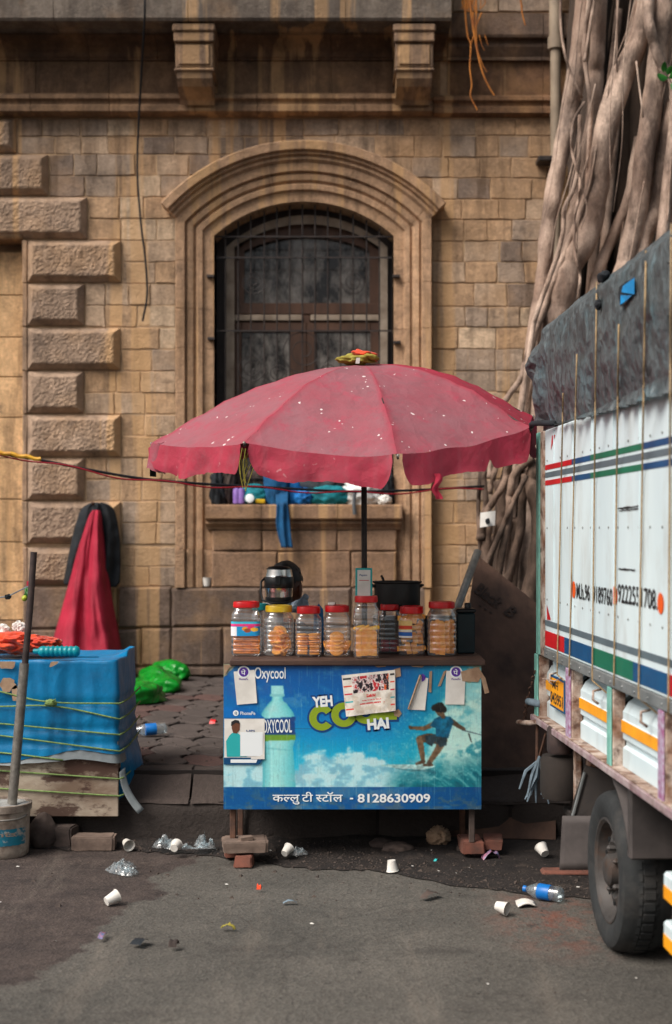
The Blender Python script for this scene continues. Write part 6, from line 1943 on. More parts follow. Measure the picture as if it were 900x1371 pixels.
    for k in range(150):
        a = rng.normal(0, 1, 3); a /= np.linalg.norm(a)
        if not (a[2] > -.1 + .8 * a[1]) or a[2] < -.4 or (abs(a[0]) > .5 and a[2] < .3): continue
        p = hc + Vector((.08 * a[0] * 1.08, -.012 + .102 * a[1] * 1.08, .014 + .118 * a[2] * 1.1)); d_ = Vector((a[0], a[1], a[2] * .6 - .25)) + Vector(rng.normal(0, .5, 3)); d_.normalize()
        h.tube([T @ p, T @ (p + d_ * .010), T @ (p + d_ * .017 + Vector((0, 0, -.007)))], [.0035, .0028, .0006], 4, cap=False)
    h.build('hair', M['hair'], pr_, smooth=True, fixn=False)
    for s in (-1, 1):
        e = MB(); e.lathe([(0, -.011), (.007, -.008), (.011, 0), (.007, .008), (0, .011)], T @ (hc + Vector((s * .029, .076, .008))), 12); e.build('eye', M['print_white'], pr_, smooth=True)
        e = MB(); e.lathe([(0, -.004), (.004, 0), (0, .004)], T @ (hc + Vector((s * .029, .0865, .008))), 10); e.build('pupil', M['print_black'], pr_, smooth=True)
    st_ = MB(); st_.box(base.x - .15, base.x + .15, base.y - .13, base.y + .13, FP + .06, FP + .09, .006)
    so2 = root('stool', base, 'low wooden stool behind the tea stall under the crouching person', 'stool'); st_.build('seat', M['counter'], so2)
    for sx in (-.12, .12):
        for sy in (-.1, .1):
            q = MB(); q.box(base.x + sx - .015, base.x + sx + .015, base.y + sy - .015, base.y + sy + .015, FP, FP + .0595, .003); q.build('leg', M['counter'], so2)
person()
# ================================================================== TRUCK
# the side of the truck runs away from the camera; u = metres along it, v = metres to the right, z = up
TA = math.atan((450 - 353) / F)
TU = Vector((-math.sin(TA), math.cos(TA), 0)); TV = Vector((math.cos(TA), math.sin(TA), 0))
def T3(u, v, z): return TU * u + TV * v + Vector((0, 0, z))
TM = Matrix(((TV.x, TU.x, 0, 0), (TV.y, TU.y, 0, 0), (0, 0, 1, 0), (0, 0, 0, 1)))   # local (v, u, z) -> world
KT = F / math.cos(TA)
SV = 1.21
def UD(px, v=SV):
    """metres along the truck of a picture column, on the plane v"""
    t = math.tan(math.atan((px - 450) / F) + TA)
    return v / t
def UZ(px, py, v=SV):
    u_ = UD(px, v); y = T3(u_, v, 0).y
    return u_, EYE - (py - HY) * y / F
tk = root('truck', T3(4.2, 2.1, 0), 'small goods truck with white sides, coloured stripes and phone numbers parked at the right', 'truck')
def tb(name, u0, u1, v0, v1, z0, z1, matn, ch=.004, par=None, m=None):
    q = m or MB(); q.box(v0, v1, u0, u1, z0, z1, ch, M=TM)
    return q.build(name, M[matn], par or tk)
UE = UD(730)                                  # far end of the body
U0 = 2.55                                     # near end of the body, out of the picture
bx = tb('box_side', U0, UE, SV, SV + .03, .995, 1.93, 'truck_white', .004)
tb('box_core', U0 + .02, UE - .02, SV + .032, 2.98, 1.0, 1.9, 'truck_white', .01)
tb('tail_gate', UE + .002, UE + .032, SV + .04, 2.98, .7, 1.93, 'truck_white', .004)
# painted stripes, each a thin coat 1.5 mm proud of the sheet
def paint(name, u0, u1, z0, z1, matn, o=.0015):
    m = MB(); m.box(SV - o, SV - .0002, u0, u1, z0, z1, 0, M=TM); return m.build(name, M[matn], bx)
uu = [UE - .01, UD(766), UD(791), UD(862), U0]
for (z0, z1) in ((1.758, 1.779), (1.692, 1.713)):
    for a, b, c in zip(uu, uu[1:], ('truck_red', 'truck_blue', 'truck_green', 'truck_blue')): paint('stripe', b, a, z0, z1, c)
paint('stripe', U0, UE - .01, 1.725, 1.747, 'truck_grey')
paint('stripe', U0, UE - .003, 1.092, 1.116, 'truck_grey')
uu = [UE - .006, UD(756), UD(795), UD(848), UD(895), U0]
for a, b, c in zip(uu, uu[1:], ('truck_red', 'truck_blue', 'truck_green', 'truck_blue', 'truck_red')): paint('colour_band', b, a, 1.006, 1.07, c)
m = MB()
for tri in ([(732.5, 809), (733, 830), (738, 830)], [(738, 603), (739.5, 583), (744, 582)]):
    vs = []
    for q in tri:
        a, z = UZ(*q); vs.append(T3(a, SV - .0016, z))
    m.add(vs, [(0, 1, 2)])
m.build('red_corner', M['truck_red'], bx, fixn=False)
tb('aluminium_strip', U0, UE, SV - .006, SV + .02, .955, .994, 'truck_strip', .003)
for px in (742, 767, 793, 822, 857, 896):     # seams between the sheets
    a = UD(px); paint('sheet_seam', a - .004, a + .004, 1.118, 1.69, 'truck_white', .004)
    paint('sheet_seam', a - .004, a + .004, 1.78, 1.92, 'truck_white', .004)
# rivets, too small to pick apart
m = MB(); rv = []
for (za, ) in ((1.797,), (1.51,), (1.205,)):
    a = UE - .05
    while a > U0: rv.append((a, za, .005)); a -= .135
a = UE - .06
while a > U0: rv.append((a, .974, .0055)); a -= .16
for a, z, r_ in rv:
    M4 = TM @ Matrix.Translation((SV - (.007 if z < 1 else .001), a, z)) @ Matrix.Rotation(R(-90), 4, 'Y')
    q = MB(); q.lathe([(r_, 0), (r_ * .8, .002), (0, .003)], (0, 0, 0), 7); m.add([M4 @ Vector(v) for v in q.v], q.f)
m.build('rivets', M['truck_strip'], bx, kind='stuff')
# phone numbers in tall condensed figures, round orange marks
RT = -TU
def side_text(body, pxa, pya, pxb, pyb, h, matn='print_black', bold=.012, dz=0):
    ua, za = UZ(pxa, pya); ub, zb = UZ(pxb, pyb); m = MB()
    put_text(m, glyphs(body, bold), T3(ua, SV - .0022, za), RT, (0, 0, 1), ua - ub, h)
    return m.build('lettering', M[matn], bx, fixn=False)
side_text('M.h.9619189760', 772.5, 801.5, 820.5, 806, .062)
side_text('9222551708.', 828, 806.5, 881, 820, .064)
for px, py in ((768.8, 789.5), (824, 797.5), (885.3, 808)):
    a, z = UZ(px, py); m = MB(); n = 20
    m.add([T3(a + .034 * math.cos(2 * math.pi * k / n), SV - .0022, z + .033 * math.sin(2 * math.pi * k / n)) for k in range(n)], [tuple(range(n))]); m.build('orange_dot', M['truck_orange'], bx, fixn=False)
m = MB()
for (px, py, px2, py2, th) in ((828, 681, 857, 677.5, .0035), (830, 684, 856, 681, .003), (829, 761.5, 851, 763.5, .004)):
    a, z = UZ(px, py); b, z2 = UZ(px2, py2); n = 14
    vs = []
    for i in range(n + 1):
        t = i / n; w_ = th * (.5 + abs(nz(i * .9, px))); c = a + (b - a) * t; zz_ = z + (z2 - z) * t + .004 * nz(i * .8, py)
        vs += [T3(c, SV - .0024, zz_ - w_), T3(c, SV - .0024, zz_ + w_)]
    m.add(vs, [(2 * i, 2 * i + 2, 2 * i + 3, 2 * i + 1) for i in range(n)])
m.build('scrawl', M['print_black'], bx, fixn=False)
# drop side under the box: pressed panels between posts, rail, hooks
PV = SV + .036
pst = [(UD(721.5), UD(717)), (UD(765), UD(759)), (UD(820), UD(814.5)), (UD(890.5), UD(883)), (3.25, 3.4), (2.7, 2.8)]
for a, b in zip(pst, pst[1:]):
    u1, u0 = a[0] - .004, b[1] + .004
    m = MB(); prof = [(0, .682), (0, .745), (.012, .755), (.012, .768), (0, .778), (0, .80), (-.004, .803), (-.004, .843), (0, .846), (0, .872), (.02, .905), (.035, .915), (.05, .94)]
    n = len(prof)
    vs = [T3(u0, PV + q, z) for q, z in prof] + [T3(u1, PV + q, z) for q, z in prof]
    m.add(vs, [(i, i + 1, n + i + 1, n + i) for i in range(n - 1)]); pn = m.build('drop_side', M['truck_white'], tk)
    md = pn.modifiers.new('thickness', 'SOLIDIFY'); md.thickness = .012; md.offset = -1
    m = MB(); m.box(PV - .0065, PV - .0045, u0 + .002, u1 - .002, .803, .843, 0, M=TM); m.build('yellow_stripe', M['truck_yellow'], pn)
for k, (a, b) in enumerate(pst):
    w_ = b - a
    pp = tb('post', a, b, SV + .002, PV + .012, .678, .95, 'truck_rust', .004)
    tb('post_trim', a + .004, b, SV - .006, SV + .0015, .676, .953, 'truck_mint' if k % 2 == 0 else 'truck_purple', .003, pp)
tb('corner_post', UD(728), UD(723), SV + .001, SV + .04, .953, 1.93, 'truck_rust', .003); tb('corner_trim', UD(722.8), UD(719), SV - .004, SV + .035, .954, 1.93, 'truck_mint', .003)
m = MB(); m.box(SV - .014, SV + .1, U0, UD(714), .648, .676, .004, M=TM); rl = m.build('bottom_rail', M['truck_rail'], tk)
m = MB(); m.box(SV - .008, SV + .06, U0, UD(716), .6765, .681, .001, M=TM); m.build('ledge', M['truck_rust'], rl)
tb('bed', U0, UE, SV + .1, 2.98, .62, .95, 'chassis', .004)
for px, py in ((808, 931), (874, 960), (748, 908)):
    a, z = UZ(px, py, PV); m = MB(); m.tube([T3(a + .02, PV - .004, z + .02), T3(a + .01, PV - .035, z + .015), T3(a - .005, PV - .04, z - .015), T3(a - .01, PV - .02, z - .03)], .005, 6); m.build('hook', M['truck_rust'], tk, smooth=True)
# number plate wired to the first panel
m = MB(); u1, u0 = UD(738.5, PV - .02), UD(757.5, PV - .02)
nb = MB(); nb.box(PV - .026, PV - .02, u0, u1, .752, .888, .002, M=TM); plt_ = nb.build('number_plate', M['truck_blue'], tk, label='yellow number plate with blue edge wired to the drop side')
q = MB(); q.box(PV - .0275, PV - .0262, u0 + .012, u1 - .012, .762, .878, 0, M=TM); q.build('plate_face', M['truck_yellow'], plt_)
q = MB(); put_text(q, glyphs('043951', .02), T3(u1 - .02, PV - .0285, .772), RT, (0, 0, 1), (u1 - u0) - .04, .048); q.build('lettering', M['print_black'], plt_, fixn=False)
q = MB(); put_text(q, glyphs('MH', .02), T3(u1 - .06, PV - .0285, .836), RT, (0, 0, 1), (u1 - u0) * .4, .032); q.build('lettering', M['print_black'], plt_, fixn=False)
m = MB(); m.tube([T3(u1 + .06, SV - .01, .862), T3((u0 + u1) / 2, PV - .034, .872), T3(u0 - .05, SV - .01, .905)], .003, 5); m.build('wire', M['truck_rust'], plt_)
# tail gate chain and latch, grab handle
ch = root('tail_chain', T3(UD(705), SV, .8), None); ch.parent = tk; ch.location = WL[ch] - WL[tk]
pa = Vector(P(716, 900, 6.3)); pb = Vector(P(703, 962, 6.55))
for k in range(12):
    t = k / 11; c = pa.lerp(pb, t) + Vector((-.01 * math.sin(t * 3), 0, -.02 * math.sin(t * math.pi)))
    m = MB(); d_ = (pb - pa).normalized(); sd = Vector((1, 0, 0)) if k % 2 else Vector((0, 1, 0))
    ring = [c + d_ * .013 * math.cos(2 * math.pi * i / 8) + sd * .008 * math.sin(2 * math.pi * i / 8) for i in range(9)]
    m.tube(ring, .0028, 5, cap=False); m.build('chain_link', M['iron_rust'], ch)
m = MB(); m.tube([P(722, 966, 6.25), P(710, 968, 6.3), P(694, 967, 6.45)], .012, 8); m.build('tail_hinge', M['truck_rust'], tk, smooth=True)
m = MB(); m.tube([P(722, 942, 6.26), P(707, 939, 6.35)], .016, 10); m.build('tail_lamp', M['rag'], tk, smooth=True)
m = MB(); m.tube([P(719.5, 968, 6.3), P(719, 1025, 6.3)], .007, 6); m.tube([P(731, 982, 6.2), P(719, 1025, 6.3)], .007, 6); m.build('side_stay', M['iron_rust'], tk)
# chassis, axle, wheels
tb('chassis_rail', U0, UE - .1, 1.62, 1.72, .44, .619, 'chassis'); tb('chassis_rail', U0, UE - .1, 2.5, 2.6, .44, .619, 'chassis')
tb('cross_member', 5.75, 5.83, SV + .12, 2.9, .5, .56, 'truck_rust'); tb('rear_beam', UE - .12, UE - .04, SV + .2, 2.9, .42, .5, 'chassis')
WU, WR_ = 5.03, .285
def wheel(u, v, side, outer=True):
    wr = root('wheel', T3(u, v, WR_)); wr.parent = tk; wr.location = WL[wr] - WL[tk]
    # local axis: lathe z -> across the truck (outer face towards -v when side = -1)
    M4 = TM @ Matrix.Translation((v, u, WR_)) @ Matrix.Rotation(R(90 * side), 4, 'Y')
    tw = .19
    m = MB()
    prof = [(.178, .03), (.184, .018), (.20, .01), (.225, .004), (.25, .004), (.266, .012), (.276, .028), (.281, .045), (.284, tw / 2), (.281, tw - .045), (.266, tw - .012), (.23, tw - .004), (.184, tw - .02), (.178, tw - .03)]
    q = MB(); q.lathe([(r_, -z) for r_, z in prof], (0, 0, 0), 64, closed=True)
    # tread lugs
    for k in range(44):
        a0 = 2 * math.pi * k / 44; da = 2 * math.pi / 44 * .32
        for (z0, z1, off, r0, r1) in ((.022, .07, 0, .27, .286), (.076, tw - .076, .5, .282, .2885), (tw - .07, tw - .022, 0, .27, .286)):
            a = a0 + off * 2 * math.pi / 44
            vs = [(r_ * math.cos(a + s_ * da), r_ * math.sin(a + s_ * da), -z) for r_ in (.262, None) for z in (z0, z1) for s_ in (-1, 1) if r_]
            for z, r_ in ((z0, r0 if z0 < .1 else r1), (z1, r1 if z0 < .1 else r0)):
                if z0 > .07 and z0 < .08: r_ = r1
                for s_ in (-1, 1): vs.append((r_ * math.cos(a + s_ * da), r_ * math.sin(a + s_ * da), -z))
            q.add(vs, [(0, 1, 3, 2), (4, 6, 7, 5), (0, 4, 5, 1), (2, 3, 7, 6), (0, 2, 6, 4), (1, 5, 7, 3)])
    m.add([M4 @ Vector(v_) for v_ in q.v], q.f); m.build('tyre', M['tyre'], wr, smooth=True, angle=30)
    q = MB(); q.lathe([(r_, -z) for r_, z in [(.179, .034), (.186, .02), (.186, .014), (.178, .014), (.168, .022), (.16, .05), (.152, .062), (.13, .05), (.1, .04), (.088, .048), (.075, .06), (.06, .052), (.056, .02), (.045, .012), (.03, .008), (0, .008)]], (0, 0, 0), 48, closed=True)
    m = MB(); m.add([M4 @ Vector(v_) for v_ in q.v], q.f); m.build('rim', M['rim'], wr, smooth=True, angle=35)
    q = MB()
    for k in range(10):
        a = 2 * math.pi * k / 10; r_ = .117; qq = MB(); qq.lathe([(.0105, -.043), (.0105, -.0465), (0, -.0465)], (r_ * math.cos(a), r_ * math.sin(a), .0025), 10); q.add(qq.v, qq.f)
    m = MB(); m.add([M4 @ Vector(v_) for v_ in q.v], q.f); m.build('vent_hole', M['black_plastic'], wr)
    for k in range(5):
        a = 2 * math.pi * k / 5 + .3; qq = MB(); qq.lathe([(.011, -.055), (.011, -.03), (.006, -.022), (0, -.022)], (.077 * math.cos(a), .077 * math.sin(a), 0), 6)
        m = MB(); m.add([M4 @ Vector(v_) for v_ in qq.v], qq.f); m.build('wheel_nut', M['rim'], wr)
    return wr
wheel(WU, SV, -1); wheel(WU, 2.93, 1); wheel(2.0, SV + .06, -1); wheel(2.0, 2.88, 1)
m = MB(); m.tube([T3(WU, SV + .16, WR_), T3(WU, 2.8, WR_)], .05, 12); m.build('axle', M['chassis'], tk)
m = MB(); m.blob(T3(WU, 2.05, WR_), (.14, .16, .14), .05, 1, 1, 3); m.build('differential', M['chassis'], tk, smooth=True)
# inner mudguard in front of the wheel and flaps behind it
m = MB()
def gd_(u_, v_):
    a = R(20 + 62 * v_); r_ = .335
    return T3(WU - r_ * math.cos(a) * 1.02, SV + .012 + .46 * u_, WR_ + .02 + r_ * math.sin(a) + (.03 if v_ > .9 else 0))
m.grid(gd_, 4, 12); g = m.build('mudguard', M['mud'], tk, smooth=True); md = g.modifiers.new('t', 'SOLIDIFY'); md.thickness = .008
tb('mudguard_skirt', WU - .345, WU - .30, SV + .012, SV + .5, .40, .647, 'mud', .006)
tb('leaf_spring', WU - .5, WU + .5, SV + .3, SV + .36, .33, .37, 'chassis'); tb('leaf_spring', WU - .38, WU + .38, SV + .3, SV + .36, .29, .329, 'chassis')
# flap behind the wheel
m = MB()
m.grid(lambda a, b: P(750 + 46 * a + 18 * (1 - a) * (1 - b) ** 2 * 0 + 4 * (1 - b), 1092 + 72 * b, 5.58 - .06 * a), 8, 8)
g = m.build('mud_flap', M['mud'], tk, smooth=True, label='grey brown rubber mud flap behind the rear wheel'); md = g.modifiers.new('t', 'SOLIDIFY'); md.thickness = .012
m = MB(); vs = [P(785, 1025, 5.6), P(836, 1040, 5.45), P(824, 1112, 5.45), P(763, 1104, 5.6), P(770, 1070, 5.6)]; m.prism([(k, 0) for k in range(5)], lambda a, b, t: vs[int(a)] + TU * t, 0, .02); m.build('flap_bracket', M['chassis'], tk)
m = MB(); m.tube([P(783, 1034, 5.58), P(764, 1103, 5.58)], .006, 6); m.build('bracket_edge', M['truck_strip'], tk)
m = MB(); m.lathe([(.0, 0), (.08, 0), (.09, .03), (.09, .16), (.08, .18), (0, .18)], P(752, 1068, 6.0), 20); m.build('air_tank', M['chassis'], tk, smooth=True, angle=40)
tb('battery_tray', 5.72, 5.98, SV + .06, SV + .4, .30, .33, 'chassis'); tb('tray_arm', 5.8, 5.83, SV + .07, SV + .1, .33, .62, 'truck_rust'); tb('tray_arm', 5.93, 5.96, SV + .36, SV + .39, .33, .62, 'truck_rust')
m = MB(); m.lathe([(0, 0), (.05, 0), (.055, .01), (.055, .1), (.05, .11), (0, .11)], P(750, 1008, 5.95), 16); m.build('reservoir', M['dark_rod'], tk, smooth=True, angle=40)
# side guard rails in front of the rear wheel, white with yellow ends
for z0 in (.40, .255):
    g = tb('side_guard', 2.5, UD(888, SV - .02), SV - .02, SV + .03, z0, z0 + .085, 'truck_white', .008)
    e = MB(); e.box(SV - .0225, SV - .0205, 2.52, UD(888, SV - .02) - .012, z0 + .008, z0 + .046, 0, M=TM); e.build('yellow_paint', M['truck_yellow'], g)
    e = MB(); e.box(SV - .018, SV + .028, UD(888, SV - .02) + .0005, UD(888, SV - .02) + .002, z0 + .006, z0 + .045, 0, M=TM); e.build('yellow_paint', M['truck_yellow'], g)
# grey rag strips tied under the rail
m = MB(); c = P(722, 1018, 6.2)
for k in range(12):
    e = c + Vector((u(-.09, .05), u(-.03, .03), -.1 - u(0, .1))); pts = [c + Vector((0, 0, u(0, .02))), c.lerp(e, .5) + Vector((u(-.02, .02), 0, .015)), e]
    m.tube(pts, [.006, .008, .004], 5)
m.build('rag', M['rag'], label='shredded grey rag tied under the far end of the truck', cat='rag')
# cab, out of the picture towards the camera side
cab = root('cab', T3(1.75, 2.1, .6)); cab.parent = tk; cab.location = WL[cab] - WL[tk]
m = MB(); prof = [(2.48, .5), (2.48, 1.95), (2.2, 2.02), (1.55, 1.98), (1.2, 1.35), (.95, 1.2), (.9, .5)]
m.prism(prof, lambda a, b, t: T3(a, t, b), SV + .08, 2.9); m.build('cab_body', M['truck_white'], cab)
m = MB(); m.prism([(2.3, 1.3), (2.3, 1.85), (1.68, 1.85), (1.4, 1.3)], lambda a, b, t: T3(a, t, b), SV + .072, SV + .0795); m.build('side_window', M['glass'], cab)
m = MB(); m.prism([(1.5, 1.9), (1.22, 1.4)], lambda a, b, t: T3(a - .012, t, b), SV + .2, 2.8); m.build('windscreen', M['glass'], cab)

# ------------------------------------------------------------------ tarpaulin over the load
tp = root('tarpaulin', T3(4.8, 1.6, 2.4), 'worn dark grey tarpaulin tied over the load on top of the truck', 'tarpaulin')
UF = UD(702, 1.16)                            # far overhanging end
def tz_bot(a): return float(np.interp(a, [2.4, UD(900), UD(830), UD(775), UD(740), UE, UF], [1.90, 1.905, 1.912, 1.925, 1.945, 1.955, 1.985]))
def tz_top(a): return float(np.interp(a, [2.4, 4.2, 5.2, 5.75, 6.05, 6.3, UF], [2.46, 2.44, 2.43, 2.43, 2.41, 2.33, 2.17]))
def tv(a, b):
    end = sm(5.7, UF, a)
    wr = .014 * nz(a * 4, b * 5, 1) + .005 * nz(a * 13, b * 12, 2) + .022 * float(end) * math.sin(a * 22 + b * 5 + 2 * nz(a * 2, b * 3)) + .004 * nz(a * 30, b * 26, 5)
    return SV - .035 - .03 * math.sin(math.pi * min(1, b)) + wr + .05 * float(sm(.86, 1, b)) + .04 * float(sm(6.3, UF, a))
m = MB()
def side(a_, b):
    a = 2.4 + (UF - 2.4) * a_
    z = tz_bot(a) + (tz_top(a) - tz_bot(a)) * b
    return T3(a, tv(a, b), z + .012 * nz(a * 6, b * 6, 8) * (1 if 0 < b < 1 else .6))
m.grid(side, 150, 44)
def top(a_, b):
    a = 2.4 + (UF - 2.4) * a_; v0 = tv(a, 1.0)
    return T3(a, v0 + (2.98 - v0) * b, tz_top(a) + .012 * nz(a * 6, 6, 8) * .6 + .10 * math.sin(math.pi * b) + .02 * nz(a * 4, b * 6, 3) * min(1, b * 8))
m.grid(top, 150, 14)
def end(a_, b):
    z = tz_bot(UF) + (tz_top(UF) - tz_bot(UF)) * b; v0 = tv(UF, b)
    return T3(UF + .05 * math.sin(math.pi * a_) + .012 * nz(a_ * 6, b * 4), v0 + (2.98 - v0) * a_, z)
m.grid(end, 24, 44)
sh = m.build('sheet', M['tarp_grey'], tp, smooth=True)
m = MB()
def hem(a_, b):
    a = 2.4 + (5.75 - 2.4) * a_; zf = float(np.interp(a, [2.4, UD(900), UD(830), UD(800), UD(774), 5.75], [1.96, 1.957, 1.947, 1.938, 1.93, 1.928])); zb = tz_bot(a) - .004
    return T3(a, tv(a, .05) - .026 - .014 * math.sin(a * 46 + 2 * nz(a * 3, 1)) * b - .006 * b + .012 * (1 - b), zf + (zb - zf) * b)
m.grid(hem, 170, 8); m.build('hem_fold', M['tarp_grey'], tp, smooth=True)
m = MB()
pts = smooth_path([(T3(5.8, tv(5.8, .02) - .02, tz_bot(5.8) + .0)), T3(UE, SV - .05, tz_bot(UE) + .004), T3(UF - .12, 1.17, tz_bot(UF) - .03)], 6)
m.tube([Vector(p) for p in pts], .012, 7); m.build('rolled_edge', M['black_cloth'], tp, smooth=True)
m = MB(); m.grid(lambda a, b: T3(UF - .03 - .24 * a, SV + .03, tz_bot(UF) - .02 - .13 * b * (1 - .3 * a)), 5, 5); m.build('loose_corner', M['tarp_grey'], tp, smooth=True)
# hole where the blue layer underneath shows
def tpt(px, py, o):
    a = UD(px, SV - .05); v_ = SV - .05
    for _ in range(12):
        a = UD(px, v_); z = UZ(px, py, v_)[1]; b = (z - tz_bot(a)) / (tz_top(a) - tz_bot(a)); v_ = .5 * v_ + .5 * tv(a, max(0, min(1, b)))
    a = UD(px, v_ - o); z = UZ(px, py, v_ - o)[1]
    return T3(a, v_ - o, z)
m = MB(); m.add([tpt(x_, y_, .009) for x_, y_ in ((829, 384), (838, 377), (849, 372), (850, 392), (841, 402), (831, 411), (828, 398))], [(0, 1, 2, 3, 4, 5, 6)]); m.build('torn_edge', M['black_cloth'], tp, fixn=False)
m = MB(); m.add([tpt(x_, y_, .012) for x_, y_ in ((834, 383), (849.5, 371.5), (849.5, 394), (832, 391.5))], [(0, 1, 2, 3)]); m.add([tpt(x_, y_, .012) for x_, y_ in ((831, 395), (846, 395.5), (838, 403), (830.5, 408))], [(0, 1, 2, 3)]); m.build('blue_patch', M['tarp_blue'], tp, fixn=False)
for q_, sz, sd in (((808, 371, .02), (.02, .05, .022), 3), ((801, 408, .012), (.012, .022, .02), 5)):
    m = MB(); m.blob(tpt(*q_), sz, .4, 2, sd, 3); m.build('tie_knot', M['black_cloth'], tp, smooth=True)
# ropes over tarpaulin and side, tied at the hooks
RP = [((754, 527), (746, 903)), ((772.5, 474), (762, 905)), ((799, 378), (793, 911)), ((828.5, 434), (822, 918)), ((865, 336), (855, 934)), ((899, 300), (895, 957))]
nm_ = ['first rope from the far end of the truck side', 'second rope from the far end of the truck side', 'third rope from the far end of the truck side', 'fourth rope from the far end, starting below the blue hole', 'fifth rope from the far end, just right of the blue hole', 'rope at the right edge of the picture on the truck side']
for (a, b), lb in zip(RP, nm_):
    pts = []; n = 30
    for i in range(n + 1):
        t = i / n; px = a[0] + (b[0] - a[0]) * t; py = a[1] + (b[1] - a[1]) * t
        uu_, z = UZ(px, py, SV - .03)
        if z > tz_bot(uu_) + .01: pts.append(tpt(px, py, .008))
        else:
            k_ = max(0.0, min(1.0, (tz_bot(uu_) + .01 - z) / .25)); uu_, z = UZ(px, py, SV - .05 + .042 * k_); pts.append(T3(uu_, SV - .05 + .042 * k_, z))
    e = pts[-1]
    if b[0] in (793, 855, 746): pts += [e + TU * -.07 + TV * .045 + Vector((0, 0, -.045)), e + TU * -.1 + TV * .045 + Vector((0, 0, -.05))]
    m = MB(); m.tube(pts, .0032, 7); m.build('tie_rope', M['rope'], smooth=True, label=lb, cat='rope', group='ropes tying the tarpaulin down')

# ================================================================== PLYWOOD, LEANING PIPE
pb0, pb1, pb2, pb3 = Vector((.72, 7.86, EYE - (742 - HY) * 7.86 / F)), Vector((1.32, 7.74, EYE - (832 - HY) * 7.74 / F)), Vector((1.16, 6.76, .03)), Vector((.40, 6.82, .03))
pb0.x = (638 - CX) * 7.86 / F; pb1.x = (748 - CX) * 7.74 / F; pb2.x = (744 - CX) * 6.76 / F; pb3.x = (585 - CX) * 7.0 / F
nrm = (pb1 - pb0).cross(pb3 - pb0).normalized()
if nrm.y > 0: nrm = -nrm
ply = root('plywood_board', (pb2 + pb3) / 2, 'big brown plywood board with stencilled word leaning on the roots beside the truck', 'board')
m = MB()
def pf(a, b, o):
    p = pb0.lerp(pb1, a).lerp(pb3.lerp(pb2, a), b)
    e = .006 * nz(a * 16, 3) if b < .01 else 0
    return p - nrm * o + Vector((0, 0, e))
m.grid(lambda a, b: pf(a, b, 0), 26, 20); m.grid(lambda a, b: pf(a, b, .014), 26, 20)
for (A_, fixed) in (('a', 0.0), ('a', 1.0), ('b', 0.0), ('b', 1.0)):
    m.grid((lambda t, o, fixed=fixed: pf(fixed, t, o * .014)) if A_ == 'a' else (lambda t, o, fixed=fixed: pf(t, fixed, o * .014)), 26, 2)
m.build('sheet', M['plywood'], ply)
ux = (pb1 - pb0).normalized(); uy = nrm.cross(ux).normalized()
if uy.z < 0: uy = -uy
def onply(px, py):
    """point of the board seen at a picture position"""
    a, b = .2, .2
    def pr(a, b):
        p = pb0.lerp(pb1, a).lerp(pb3.lerp(pb2, a), b); return np.array([CX + p.x * F / p.y, HY - (p.z - EYE) * F / p.y])
    for _ in range(20):
        r0 = pr(a, b); J_ = np.c_[(pr(a + 1e-4, b) - r0) / 1e-4, (pr(a, b + 1e-4) - r0) / 1e-4]
        st_ = np.linalg.solve(J_, np.array([px, py]) - r0); a += float(st_[0]); b += float(st_[1])
    return pb0.lerp(pb1, a).lerp(pb3.lerp(pb2, a), b)
def ptext(body, pa, pb, h, bold):
    a = onply(*pa); b = onply(*pb); r_ = (b - a).normalized(); up_ = nrm.cross(r_); up_ = up_ if up_.z > 0 else -up_
    m = MB(); put_text(m, glyphs(body, bold), a + nrm * .005, r_, up_, (b - a).length, h); return m.build('lettering', M['print_black_faded'], ply, fixn=False)
M['print_black_faded'] = mat('faded_stencil_paint', S(40, 32, 30), S(70, 54, 46), 30, .85)
ptext('Black', (633, 793), (665, 816), .085, .03); ptext('B', (673, 821), (682, 829), .085, .03)
ptext('...', (640, 812), (658, 823), .012, .0)
m = MB(); m.tube([P(640, 738, 7.75), P(612, 815, 7.55), P(590, 875, 7.4), Vector((P(560, 0, 7.1).x, 7.3, FP + .01))], .021, 10); m.build('leaning_pipe', M['grey_steel'], smooth=True, label='grey pipe leaning behind the left edge of the plywood board', cat='pipe')

# ================================================================== BLUE COVERED BOX ON THE LEFT
BD = 6.74
bxr = root('covered_crate', (P(30, 0, BD).x, BD + .3, .12), 'long crate wrapped in blue tarpaulin over peeling grey boards, tied with green ropes', 'crate')
XR = P(158, 0, BD).x; XL = -2.35; YB = BD + .6
ZT = P(0, 884, BD).z; ZB = P(0, 1012, BD).z
m = MB()
per = []
for t in np.linspace(0, 1, 90): per.append((XL + (XR - .03 - XL) * t, BD, 0, -1))
for t in np.linspace(0, 1, 8)[1:]: per.append((XR - .03 + .03 * math.sin(t * math.pi / 2), BD + .03 - .03 * math.cos(t * math.pi / 2), math.sin(t * math.pi / 2), -math.cos(t * math.pi / 2)))
for t in np.linspace(0, 1, 30)[1:]: per.append((XR, BD + .03 + (YB - BD - .06) * t, 1, 0))
for t in np.linspace(0, 1, 8)[1:]: per.append((XR - .03 + .03 * math.cos(t * math.pi / 2), YB - .03 + .03 * math.sin(t * math.pi / 2), math.cos(t * math.pi / 2), math.sin(t * math.pi / 2)))
for t in np.linspace(0, 1, 40)[1:]: per.append((XR - .03 + (XL - XR + .03) * t, YB, 0, 1))
NP = len(per)
RZ = [ZT + (P(0, 1012, BD).z - ZT) * 0, ]
